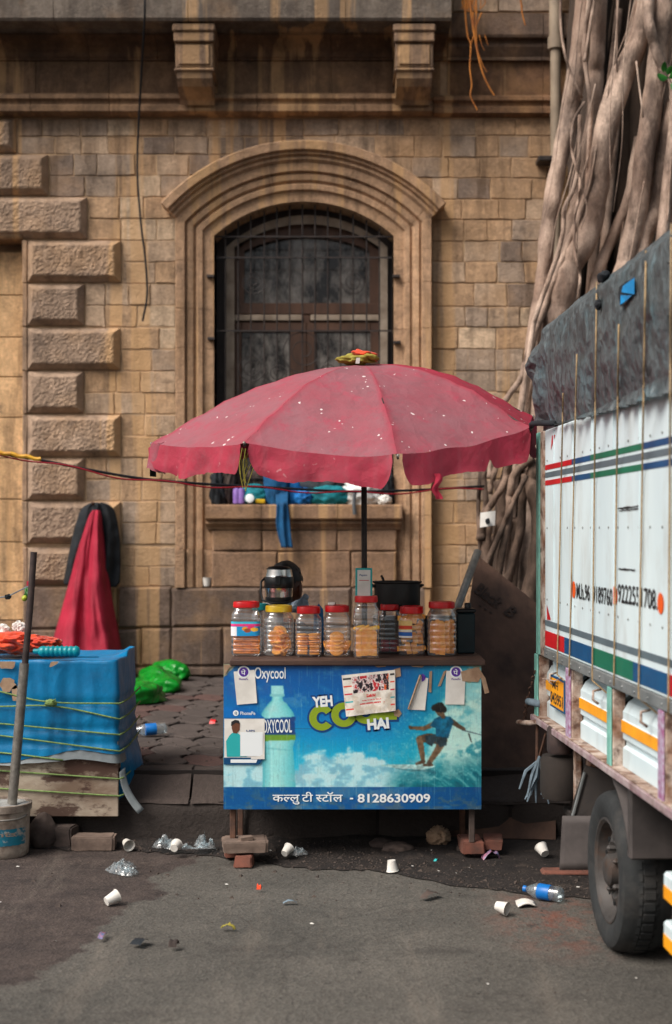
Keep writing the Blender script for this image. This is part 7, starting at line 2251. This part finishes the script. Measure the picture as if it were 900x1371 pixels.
def tarp(u_, v_):
    x, y, nx, ny = per[int(round(u_ * (NP - 1)))]
    if v_ <= .28:       # lid, sunk a little inside the rim
        k_ = v_ / .28
        cx_ = x if ny else x; q = (1 - k_) * .16
        X_ = x - nx * q; Y_ = y - ny * q
        if ny and abs(x - XR) < .2: X_ = min(X_, XR - q)
        X_ = max(XL, min(XR - q, X_)) if nx == 0 else X_
        z = ZT - .022 * (1 - k_) + .006 * nz(X_ * 9, Y_ * 9, 2)
        if k_ > .6 and x > XR - .05 and y > YB - .3: z += .022 * (k_ - .6) / .4
        return Vector((X_, Y_, z))
    k_ = (v_ - .28) / .72
    zb = ZB + (.022 * math.sin(x * 9) + .02 * nz(x * 6, y * 6, 4)) * k_
    z = ZT + .004 * nz(x * 12, y * 9, 1) + (zb - ZT) * k_
    if x > XR - .05 and y > YB - .3 and k_ < .1: z += .022
    w_ = .006 * nz(x * 3, z * 4 + y * 5, 3) + .004 * nz(x * 9 + z * 3, z * 7 + y * 11, 5)
    near = math.exp(-((x - XR + .25) / .22) ** 2) if ny < 0 else 0
    w_ += .003 * near * math.sin(x * 90 + 3 * nz(x * 4, z * 4))
    w_ -= .008 * sum(math.exp(-((z - zz_) / .02) ** 2) for zz_ in (.68, .56, .49)) 
    return Vector((x + nx * (w_ + .012 * k_), y + ny * (w_ + .012 * k_), z))
m.grid(tarp, NP, 56); m.build('tarpaulin_cover', M['blue_tarp'], bxr, smooth=True)
m = MB(); m.box(XL, XR - .15, BD + .15, YB - .15, ZT - .05, ZT - .026, .004); m.build('lid_board', M['blue_tarp'], bxr)
m = MB()
def hemf(u_, v_):
    x, y, nx, ny = per[int(u_ * 126)]
    zb = ZB + .022 * math.sin(x * 9) + .02 * nz(x * 6, y * 6, 4) + .006
    return Vector((x + nx * (.004 + .01 * v_), y + ny * (.004 + .01 * v_), zb - (.03 + .02 * math.sin(x * 5 + 1) + .008 * nz(x * 9, 1)) * v_))
m.grid(hemf, 110, 4); m.build('grey_hem', M['hem_grey'], bxr, smooth=True)
m = MB(); m.box(XL, XR - .0, BD + .012, BD + .035, P(0, 1094, BD).z, ZB + .1, .003); m.build('front_board', M['old_board'], bxr)
m = MB(); m.box(XR - .025, XR - .002, BD + .036, YB - .03, .36, ZB + .1, .003); m.build('side_board', M['old_board'], bxr)
m = MB(); m.box(XL, XR - .03, BD + .04, YB - .02, .345, .36, .003); m.build('bottom_board', M['old_board'], bxr)
m = MB()
m.grid(lambda a, b: Vector((XR - .01 + .035 * a * (1 + .7 * b) + .01 * math.sin(b * 5) + .06 * b * a, BD + .1 + .34 * a - .1 * b * a, ZB + .03 - (.30 + .05 * a - .06 * math.sin(a * 3)) * b + .01 * nz(a * 5, b * 5))), 14, 20)
g = m.build('hanging_flap', M['blue_tarp'], bxr, smooth=True); md = g.modifiers.new('t', 'SOLIDIFY'); md.thickness = .004
m = MB(); m.grid(lambda a, b: Vector((XR + .003 + .025 * a + .09 * b * b, BD + .02 + .02 * a, ZB - .08 - .2 * b + .02 * a)), 4, 14); g = m.build('loose_strip', M['hem_grey'], bxr, smooth=True); md = g.modifiers.new('t', 'SOLIDIFY'); md.thickness = .003
# pale peeled patches on the tarpaulin
m = MB()
for cx_, cy_, rx, ry, sd in ((10, 886, 13, 9, 1), (12, 916, 11, 9, 2), (22, 927, 6, 10, 5), (75, 886, 8, 3, 3)):
    n = 18; vs = []
    for k in range(n):
        a = 2 * math.pi * k / n; rr = 1 + .45 * nz(math.cos(a) * 1.6, math.sin(a) * 1.6, sd)
        p = P(cx_ + rx * rr * math.cos(a) + (ry * .4 * math.sin(a) if cx_ == 75 else 0), cy_ + ry * rr * math.sin(a) - (6 * math.cos(a) if cx_ == 75 else 0), BD); p.y = BD - .017; p.z = min(p.z, ZT - .004); vs.append(p)
    m = MB(); m.add(vs, [tuple(range(n))]); m.build('peeled_patch', M['torn'], bxr, fixn=False)
# green ropes wound round the crate
rp_ = [([(-90, 902), (0, 926), (66, 940), (160, 942)], 'top green rope round the blue crate'), ([(-90, 946), (0, 946), (75, 946), (160, 963)], 'second green rope round the blue crate, slanting down to the right'), ([(-90, 961), (0, 969), (160, 984)], 'third green rope round the blue crate'), ([(-90, 975), (0, 985), (160, 1006)], 'fourth green rope round the blue crate, lowest on the tarpaulin'), ([(-90, 1004), (0, 1008), (84, 1018)], 'green rope running along the grey hem of the crate'), ([(-90, 1026), (0, 1032), (159, 1043)], 'upper green rope on the bare boards of the crate'), ([(-90, 1050), (0, 1056), (159, 1066)], 'lowest green rope on the bare boards of the crate')]
for i, (pts, lb) in enumerate(rp_):
    P3 = []
    for a, b in smooth_path(pts, 6):
        p = P(a, b, BD - .02 if i < 5 else BD); p.y = BD - (.016 if i < 4 else .0) + (.004 if i >= 5 else 0) - (.014 if i == 4 else 0); P3.append(p)
    if i != 4:
        e = P3[-1]; P3 += [Vector((XR + .022, BD + .02, e.z + .003)), Vector((XR + .026, BD + .2, e.z + .0)), Vector((XR + .022, YB, e.z + .01))]
    m = MB(); m.tube(P3, .0042, 6); m.build('green_rope', M['green_rope'], smooth=True, label=lb, cat='rope', group='green ropes round the crate')
m = MB(); m.blob(P(68, 941, BD - .03), (.026, .014, .016), .5, 2.2, 3, 3, ridge=True); m.tube([P(68, 941, BD - .04), P(74, 936, BD - .045), P(76, 944, BD - .04)], .004, 5); m.build('rope_knot', M['green_rope'], smooth=True, label='knot in the top green rope round the crate', cat='knot')
# what the crate stands on
def rock(name, px, pyb, d, size, label, sd, matn='rock', cat='stone', group='stones under the crate'):
    c = G(px, pyb); c.y = d - (.09 if d > 6.8 else 0); c.x = (px - CX) * d / F; c.z = size[2] * .8
    m = MB(); m.blob(c, size, .22, 1.3, sd, 4, flat=.0); return m.build(name, M[matn], smooth=True, label=label, cat=cat, group=group)
rock('stone', 63, 1135, 6.82, (.07, .07, .085), 'rounded dark stone under the crate beside the bucket', 2)
block('stone_block', (gx(128, 6.74), 6.70, .0), .2, .12, .065, 3, 'concrete', 'flat brown block under the right part of the crate', None, 9)
block('stone_block', (gx(86, 6.8), 6.75, .0), .13, .1, .10, -12, 'rock', 'dark block behind the flat block under the crate', None, 12)
block('stone_block', (gx(-60, 6.8), 6.75, .0), .3, .14, .10, 2, 'rock', 'dark block under the left part of the crate', None, 14)
# orange cloth, white papers and teal bottle on top
for k, (px, py, sz, sd) in enumerate(((18, 861, (.15, .1, .05), 1), (54, 862, (.10, .08, .035), 5))):
    m = MB(); m.blob(P(px, py, 7.12), sz, .42, 1.5, sd, 5, ridge=True); m.build('orange_cloth', M['orange_cloth'], smooth=True, label=('crumpled orange cloth heaped at the left end of the blue crate', 'smaller heap of orange cloth behind the teal bottle')[k], cat='cloth')
m = MB(); m.blob(P(2, 846, 7.2), (.04, .03, .035), .6, 2, 2, 3, ridge=True); m.build('white_paper', M['white_paper'], label='crumpled white paper at the left edge above the orange cloth', cat='paper')
m = MB(); m.blob(P(25, 840, 7.2), (.03, .02, .03), .6, 2, 6, 3, ridge=True); m.build('white_paper', M['white_paper'], label='white paper sticking up from the orange cloth beside the rod', cat='paper')
m = MB(); c = P(76, 872, 6.98); RX = Matrix.Rotation(R(-90), 3, 'Y')
pr = [(0, -.115), (.012, -.114), (.013, -.09), (.02, -.085), (.025, -.075)]
for k in range(25): pr.append((.0255 + .0022 * math.sin(k * 1.9), -.07 + k * .0068))
pr += [(.024, .105), (.018, .112), (0, .112)]
m.lathe([(r_ * 1.0, z) for r_, z in pr], c, 20, M=Matrix.Rotation(R(90), 3, 'Y')); m.build('teal_bottle', M['teal_plastic'], smooth=True, angle=45, label='teal ridged plastic bottle lying on the blue crate', cat='bottle')

# ------------------------------------------------------------------ cement bucket with upright pole
bk = root('bucket', G(8, 1140) + Vector((0, .1, 0)), 'old paint bucket filled with cement, peeling teal label', 'bucket')
c = Vector((P(6, 0, 6.6).x, 6.565, 0.004)); k = 6.565 / F
m = MB(); m.lathe([(0, 0), (32, 0), (34, 2), (35, 10), (35.5, 48), (35.5, 52), (36.5, 53), (36.5, 60), (38.5, 61), (39, 68), (37.5, 69), (36, 68), (35, 64), (0, 64)] and [(r_ * k, z * k) for r_, z in [(0, 0), (32, 0), (34, 2), (35, 10), (35.5, 48), (35.5, 52), (36.5, 53), (36.5, 60), (38.5, 61), (39, 70), (37.5, 71), (36, 70), (35, 66), (0, 66)]], c, 40, closed=True)
M['bucket'] = mat('grimy_bucket', S(168, 158, 146), S(120, 106, 94), 10, .75, .3, 50, dirt=S(76, 60, 50), damt=.8, dscale=14)
M['bucket_label'] = mat('peeling_teal_label', S(12, 112, 134), S(20, 92, 116), 12, .6, .2, 40, dirt=S(160, 156, 148), damt=.9, dscale=22, dlo=.52, dhi=.58)
M['cement'] = mat('set_cement', S(150, 152, 150), S(116, 114, 110), 22, .95, .7, 70)
m.build('bucket_body', M['bucket'], bk, smooth=True, angle=40)
m = MB()
m.grid(lambda a, b: c + Vector((35.7 * k * math.cos(R(200 + 140 * a)), 35.7 * k * math.sin(R(200 + 140 * a)), (18 + 22 * b + 1.0 * nz(a * 22, b * 2)) * k)), 50, 10); m.build('paper_label', M['bucket_label'], bk, smooth=True)
m = MB()
V_, F_ = glyphs('paints', .02)
lo = V_.min(0); hi = V_.max(0)
vs = []
for a_, b_ in V_:
    an = R(228 + 84 * (a_ - lo[0]) / (hi[0] - lo[0])); vs.append(c + Vector((36 * k * math.cos(an), 36 * k * math.sin(an), (28.5 + 8 * (b_ - lo[1]) / (hi[1] - lo[1])) * k)))
m.add(vs, F_); m.build('lettering', M['bucket'], bk, fixn=False)
m = MB(); m.tube([c + Vector((38.2 * k * math.cos(R(t)), 38.2 * k * math.sin(R(t)) - .006, 53 * k + .012 * (abs(t - 270) / 70) ** 6)) for t in range(200, 341, 7)], .004, 6); m.build('bail_handle', M['grey_steel'], bk, smooth=True)
m = MB(); m.grid(lambda a, b: c + Vector((35.5 * k * b * math.cos(2 * math.pi * a), 35.5 * k * b * math.sin(2 * math.pi * a), (68 + 3 * nz(math.cos(a * 6.28) * b * 3, math.sin(a * 6.28) * b * 3)) * k)), 30, 8); m.build('cement_fill', M['cement'], bk, smooth=True)
pl = root('pole', c + Vector((0, 0, .245)), 'dark iron rod in a steel sleeve standing in the cement bucket', 'pole')
a0 = P(16, 1070, 6.565); a1 = P(33, 888, 6.565); a2 = P(45.5, 739, 6.565)
m = MB(); m.tube([a0 - Vector((0, 0, .04)), a1], .0225, 16); m.build('sleeve', M['grey_steel'], pl, smooth=True, angle=40)
m = MB(); m.tube([a1 - Vector((.002, 0, .05)), a1.lerp(a2, .5) + Vector((.004, 0, 0)), a2], .0155, 12); m.build('rod', M['dark_rod'], pl, smooth=True, angle=40)
# lemon and chilli charm with its string
cm = root('charm', P(40, 785, 6.6), 'lemon and green chillies tied with red thread to the iron rod', 'charm')
m = MB(); m.blob(P(33, 801, 6.58), (.013, .013, .014), .1, 1, 1, 3); m.build('lemon', mat('yellow_green_lemon', S(186, 192, 60), S(150, 166, 50), 30, .5), cm, smooth=True)
for k in range(6):
    m = MB(); q = P(36 + u(-3, 3), 790 + u(-4, 3), 6.585); m.tube([q, q + Vector((u(-.012, .012), 0, -.02)), q + Vector((u(-.014, .014), 0, -.034))], [.005, .0045, .0012], 6); m.build('chilli', M['leaf'], cm, smooth=True)
m = MB()
for k in range(5): q = P(41.5, 779 + k * 1.6, 6.62); m.tube([q + Vector((.018 * math.cos(t * .7), .018 * math.sin(t * .7), .0)) for t in range(10)], .003, 4)
m.tube([P(40, 782, 6.6), P(38, 790, 6.58)], .002, 4); m.build('red_thread', M['red_cloth'], cm)
m = MB(); m.tube([P(-40, 812, 6.75), P(0, 800, 6.7), P(12, 798, 6.68), P(40, 784, 6.6)], .003, 5); m.build('string', M['rag'], label='grey string running left from the iron rod out of the picture', cat='string')
m = MB(); m.blob(P(11, 799, 6.68), (.014, .012, .012), .7, 3, 4, 3, ridge=True); m.build('string_knot', M['black_cloth'], label='dark knot in the grey string at the left edge', cat='knot')

# ================================================================== LITTER AND SMALL THINGS
# green plastic sheet on the footpath behind the crate
m = MB(); ga = lambda px, py, z=FP: G(px, py, z)
out_ = [(160, 898), (182, 897), (205, 895), (231, 898), (243, 904), (236, 918), (216, 926), (204, 934), (205, 950), (183, 949), (160, 948)]
for cx_, cy_, sz, sd, rot in ((212, 922, (.15, .34, .12), 3, 20), (190, 940, (.14, .26, .10), 8, -30), (228, 910, (.11, .22, .10), 12, 40)):
    g = G(cx_, cy_, FP); m.blob((g.x, g.y, FP + .04), sz, .34, 1.0, sd, 5, flat=FP + .004, M=Matrix.Rotation(R(rot), 3, 'Z'))
m.build('green_sheet', M['green_bag'], smooth=True, label='bright green plastic sheet crumpled on the footpath beyond the blue crate', cat='plastic sheet')
def bottle(name, c, axis, L, r_, label, matn_body, cap='blue_plastic', band=None, group=None):
    rt2 = root(name, c, label, 'bottle', group)
    q = Vector(axis).normalized().to_track_quat('Z', 'Y').to_matrix().to_4x4(); T4 = Matrix.Translation(Vector(c)) @ q
    def lat(prof, mt, nm, par=rt2):
        b = MB(); b.lathe(prof, (0, 0, 0), 24); m = MB(); m.add([T4 @ Vector(v) for v in b.v], b.f); return m.build(nm, M[mt], par, smooth=True, angle=50)
    pr = [(0, -L / 2), (r_ * .7, -L / 2), (r_ * .95, -L / 2 + .008)]
    for k in range(20): pr.append((r_ * (1 - .05 * (k % 2)), -L / 2 + .012 + k * L * .032))
    pr += [(r_ * .9, L * .22), (r_ * .6, L * .34), (r_ * .36, L * .41), (r_ * .36, L * .46), (0, L * .46)]
    lat(pr, matn_body, 'body'); lat([(r_ * .42, L * .42), (r_ * .42, L * .5), (0, L * .5)], cap, 'cap')
    if band: lat([(r_ * 1.02, -L * .2), (r_ * 1.03, -L * .19), (r_ * 1.03, L * .1), (r_ * 1.0, L * .11)], band, 'wrapper')
    return rt2
c = G(727, 1205); c.z = .034
bottle('plastic_bottle', c, (-.75, .45, .02), .17, .031, 'blue plastic bottle lying on the road near the truck wheel', 'clear_bottle', 'blue_plastic', 'blue_plastic')
c = G(200, 985, FP); c.z = FP + .036
bottle('plastic_bottle', c, (-.95, -.25, -.05), .2, .033, 'clear bottle with a blue band lying on the footpath right of the crate', 'clear_bottle', 'blue_plastic', 'blue_plastic')
def cup(px, py, rot, label, h=.056, gh=0.0, rr=1.0):
    h *= .84; rr *= .84
    c = G(px, py, gh); m = MB(); pr = cup_mesh(.021 * rr, .031 * rr, h)
    Mx = Matrix.Rotation(R(rot[2]), 3, 'Z') @ Matrix.Rotation(R(rot[0]), 3, 'X') @ Matrix.Rotation(R(rot[1]), 3, 'Y')
    m.lathe([(r_, z - h / 2) for r_, z in pr], (0, 0, 0), 20, M=Mx, closed=True)
    zmin = min(v[2] for v in m.v); m.v = [(v[0] + c.x, v[1] + c.y, v[2] - zmin + gh + .004 + road_z(c.x, c.y) * (gh == 0)) for v in m.v]
    return m.build('paper_cup', M['cup'], smooth=True, angle=40, label=label, cat='cup', group='discarded paper cups')
cup(150, 1213, (72, 0, 128), 'white paper cup lying on the road at lower left, nearest the camera', .064)
cup(171, 1139, (100, 0, 28), 'white cup lying by the kerb right of the crate')
cup(235, 1141, (80, 0, 170), 'white cup lying on its side amid clear plastic at the kerb', gh=.02)
cup(525, 1168, (180, 6, 0), 'white cup standing upside down on the dirt below the stall front')
cup(672, 1226, (98, 0, 55), 'white cup lying on the road left of the blue bottle')
cup(384, 1147, (64, 0, 150), 'white cup lying on the dirt under the stall', gh=.02, rr=.9)
cup(727, 1148, (60, 0, 200), 'white cup lying on the dark dirt left of the mud flap', gh=.02, rr=1.1)
# flattened cup
c = G(704, 1213); m = MB(); m.grid(lambda a, b: c + Vector(((a - .5) * .075, (b - .5) * .09 * (1 - .3 * a), .008 + .012 * math.sin(a * 3.1) + .004 * math.sin(b * 9))), 10, 8); g = m.build('crushed_cup', M['cup'], smooth=True, label='flattened white cup on the road between cup and blue bottle', cat='cup'); md = g.modifiers.new('t', 'SOLIDIFY'); md.thickness = .004
# clear film bags
def film(px, py, size, label, sd, matn='clear_film', z=.02):
    """thin crumpled film: a ragged sheet thrown into sharp little tents"""
    c = G(px, py); m = MB()
    def f(a, b):
        an = 2 * math.pi * a; rr = b * (1 + .45 * nz(math.cos(an) * 1.3, math.sin(an) * 1.3, sd) + .2 * nz(math.cos(an) * 4, math.sin(an) * 4, sd))
        X_, Y_ = rr * math.cos(an), rr * math.sin(an)
        h = (.75 - 1.5 * abs(nz(X_ * 1.6, Y_ * 1.6, sd)) - .8 * abs(nz(X_ * 4, Y_ * 4, sd + 2))) * (1 - b ** 2.5) + .12 * (1 - b)
        return Vector((c.x + size[0] * (X_ + .15 * nz(X_ * 4, Y_ * 4, 9)), c.y + size[1] * Y_, .008 + max(0.0, h) * size[2] * 1.5 + (.018 if py < 1152 else 0)))
    m.grid(f, 26, 9, wrap=True); return m.build('clear_bag', M[matn], smooth=False, label=label, cat='plastic bag', group='clear plastic litter')
film(164, 1165, (.062, .11, .035), 'crumpled clear blue plastic bag on the road below the crate corner', 1)
film(172, 1172, (.045, .04, .03), 'second fold of clear plastic lying beside the crumpled bag', 21)
film(222, 1140, (.06, .05, .045), 'clear plastic bag with an orange scrap at the kerb', 4)
film(274, 1140, (.05, .04, .055), 'clear plastic bag standing against the left block of the stall', 7)
film(250, 1143, (.11, .03, .02), 'long strip of clear plastic lying along the kerb', 9)
film(397, 1150, (.05, .04, .03), 'clear plastic scrap beside the cup under the stall', 12)
def scrap(name, px, py, sx, sy, matn, label, cat, sd=0, hz=.01):
    c = G(px, py); a0 = u(0, 3); ca, sa = math.cos(a0), math.sin(a0); m = MB()
    def f(a, b):
        X_, Y_ = (a - .5) * sx, (b - .5) * sy; return c + Vector((X_ * ca - Y_ * sa, X_ * sa + Y_ * ca, .012 + hz * abs(nz(a * 3, b * 3, sd)) + hz * math.sin(a * 3.1)))
    m.grid(f, 9, 7); return m.build(name, M[matn], smooth=True, label=label, cat=cat)
M['foil'] = mat('pink_blue_wrapper', S(168, 104, 122), S(84, 112, 150), 60, .4)
scrap('wrapper', 137, 1258, .07, .02, 'foil', 'pink and blue sweet wrapper on the road at lower left', 'wrapper', 1)
scrap('wrapper', 388, 1213, .055, .02, 'rag', 'pale teal wrapper on the road in front of the stall', 'wrapper', 2)
scrap('wrapper', 657, 1154, .08, .05, 'foil', 'crumpled pink wrapper below the bricks of the right stall leg', 'wrapper', 6, .03)
scrap('wrapper', 783, 1163, .1, .02, 'rag', 'silvery strip lying before the mud flap', 'wrapper', 5)
scrap('dead_leaf', 577, 1204, .095, .035, 'rock', 'dark curled leaf on the road below the stall', 'leaf', 3, .016)
scrap('dead_leaf', 188, 1266, .07, .045, 'black_cloth', 'black scrap on the road at lower left', 'scrap', 4)
scrap('dead_leaf', 233, 1271, .04, .03, 'rock', 'small dark scrap on the road right of the black scrap', 'scrap', 8, .02)
scrap('green_leaf', 306, 1248, .055, .02, 'olive_cloth', 'yellow green leaf on the road below the left blocks', 'leaf', 9, .014)
scrap('teal_scrap', 584, 1157, .022, .015, 'print_teal', 'tiny teal scrap on the dirt below the stall', 'scrap', 10)
scrap('orange_peel', 347, 1195, .018, .018, 'orange_cloth', 'tiny orange peel on the road below the concrete block', 'peel', 11, .015)
m = MB(); c = G(587, 1117); c.y = 6.72; c.x = (587 - CX) * 6.72 / F; c.z = .05; m.blob(c, (.05, .04, .045), .6, 2.6, 5, 4, ridge=True); m.build('crumpled_paper', M['torn'], smooth=True, label='crumpled brown paper under the right end of the stall', cat='paper')
rock('stone', 532, 1138, 6.6, (.07, .05, .03), 'flat dark stone under the stall left of the crumpled paper', 4, group='stones under the stall')
rock('stone', 512, 1128, 6.68, (.06, .05, .03), 'dark stone against the kerb under the stall', 7, group='stones under the stall')
scrap('red_petal', 285, 970, .04, .04, 'red_lid', 'red petal on the footpath', 'petal', 12, .02).location = G(286, 970, FP) + Vector((0, 0, .02))
m = MB(); c = G(768, 1172); m.box(c.x - .14, c.x + .16, c.y - .03, c.y + .05, .0, .025, .01); m.build('wood_strip', M['brick'], label='flat brown strip lying in front of the mud flap', cat='board')
# small grit, paper bits and dirt crumbs
m = MB(); q = np.random.RandomState(3)
def chip(x, y, z, s_):
    a = q.uniform(0, 6.28); v = [(x + s_ * math.cos(a + k * 2.1), y + s_ * math.sin(a + k * 2.1), z) for k in range(3)] + [(x + s_ * .2, y, z + s_ * q.uniform(.4, .9))]
    m.add(v, [(0, 1, 3), (1, 2, 3), (2, 0, 3)])
for k in range(3000):
    x = q.uniform(-1.9, 1.9); y = gut_edge(x) + abs(q.normal(0, .24)) * (1 if q.rand() < .86 else -1.6)
    if y > KY: continue
    g = gut(min(1, max(0, (x + 4) / 8)), (y - gut_edge(x)) / (6.95 - gut_edge(x))).z if y > gut_edge(x) else road_z(x, y)
    chip(x, y, g - .001, q.uniform(.003, .009) if q.rand() < .95 else q.uniform(.009, .018))
for k in range(1500):
    x = q.uniform(-1.7, 1.5); y = q.uniform(4.0, 6.6); chip(x, y, road_z(x, y) - .001, q.uniform(.002, .006))
m.build('grit', M['debris'], fixn=False, kind='stuff')
m = MB()
for k in range(70):
    x = q.uniform(-1.8, 1.6); y = q.uniform(4.2, 6.8) if k % 2 else gut_edge(x) + q.uniform(0, .3); s_ = q.uniform(.004, .013); a = q.uniform(0, 3.1)
    z = road_z(x, y) + (.022 if y > gut_edge(x) + .03 else .003)
    m.add([(x + s_ * math.cos(a), y + s_ * math.sin(a), z), (x - s_ * .5 * math.sin(a), y + s_ * .5 * math.cos(a), z + .004), (x - s_ * math.cos(a), y - s_ * math.sin(a), z + .002), (x + s_ * .5 * math.sin(a), y - s_ * .5 * math.cos(a), z)], [(0, 1, 2, 3)])
m.build('paper_bits', M['white_paper'], fixn=False, kind='stuff')
m = MB()
for k in range(420):
    x = q.uniform(-1.6, 1.4); y = 7.1 + abs(q.normal(0, 1.6));
    if y < 11.3: chip(x, y, FP + .002, q.uniform(.003, .012))
m.build('footpath_grit', M['debris'], fixn=False, kind='stuff')
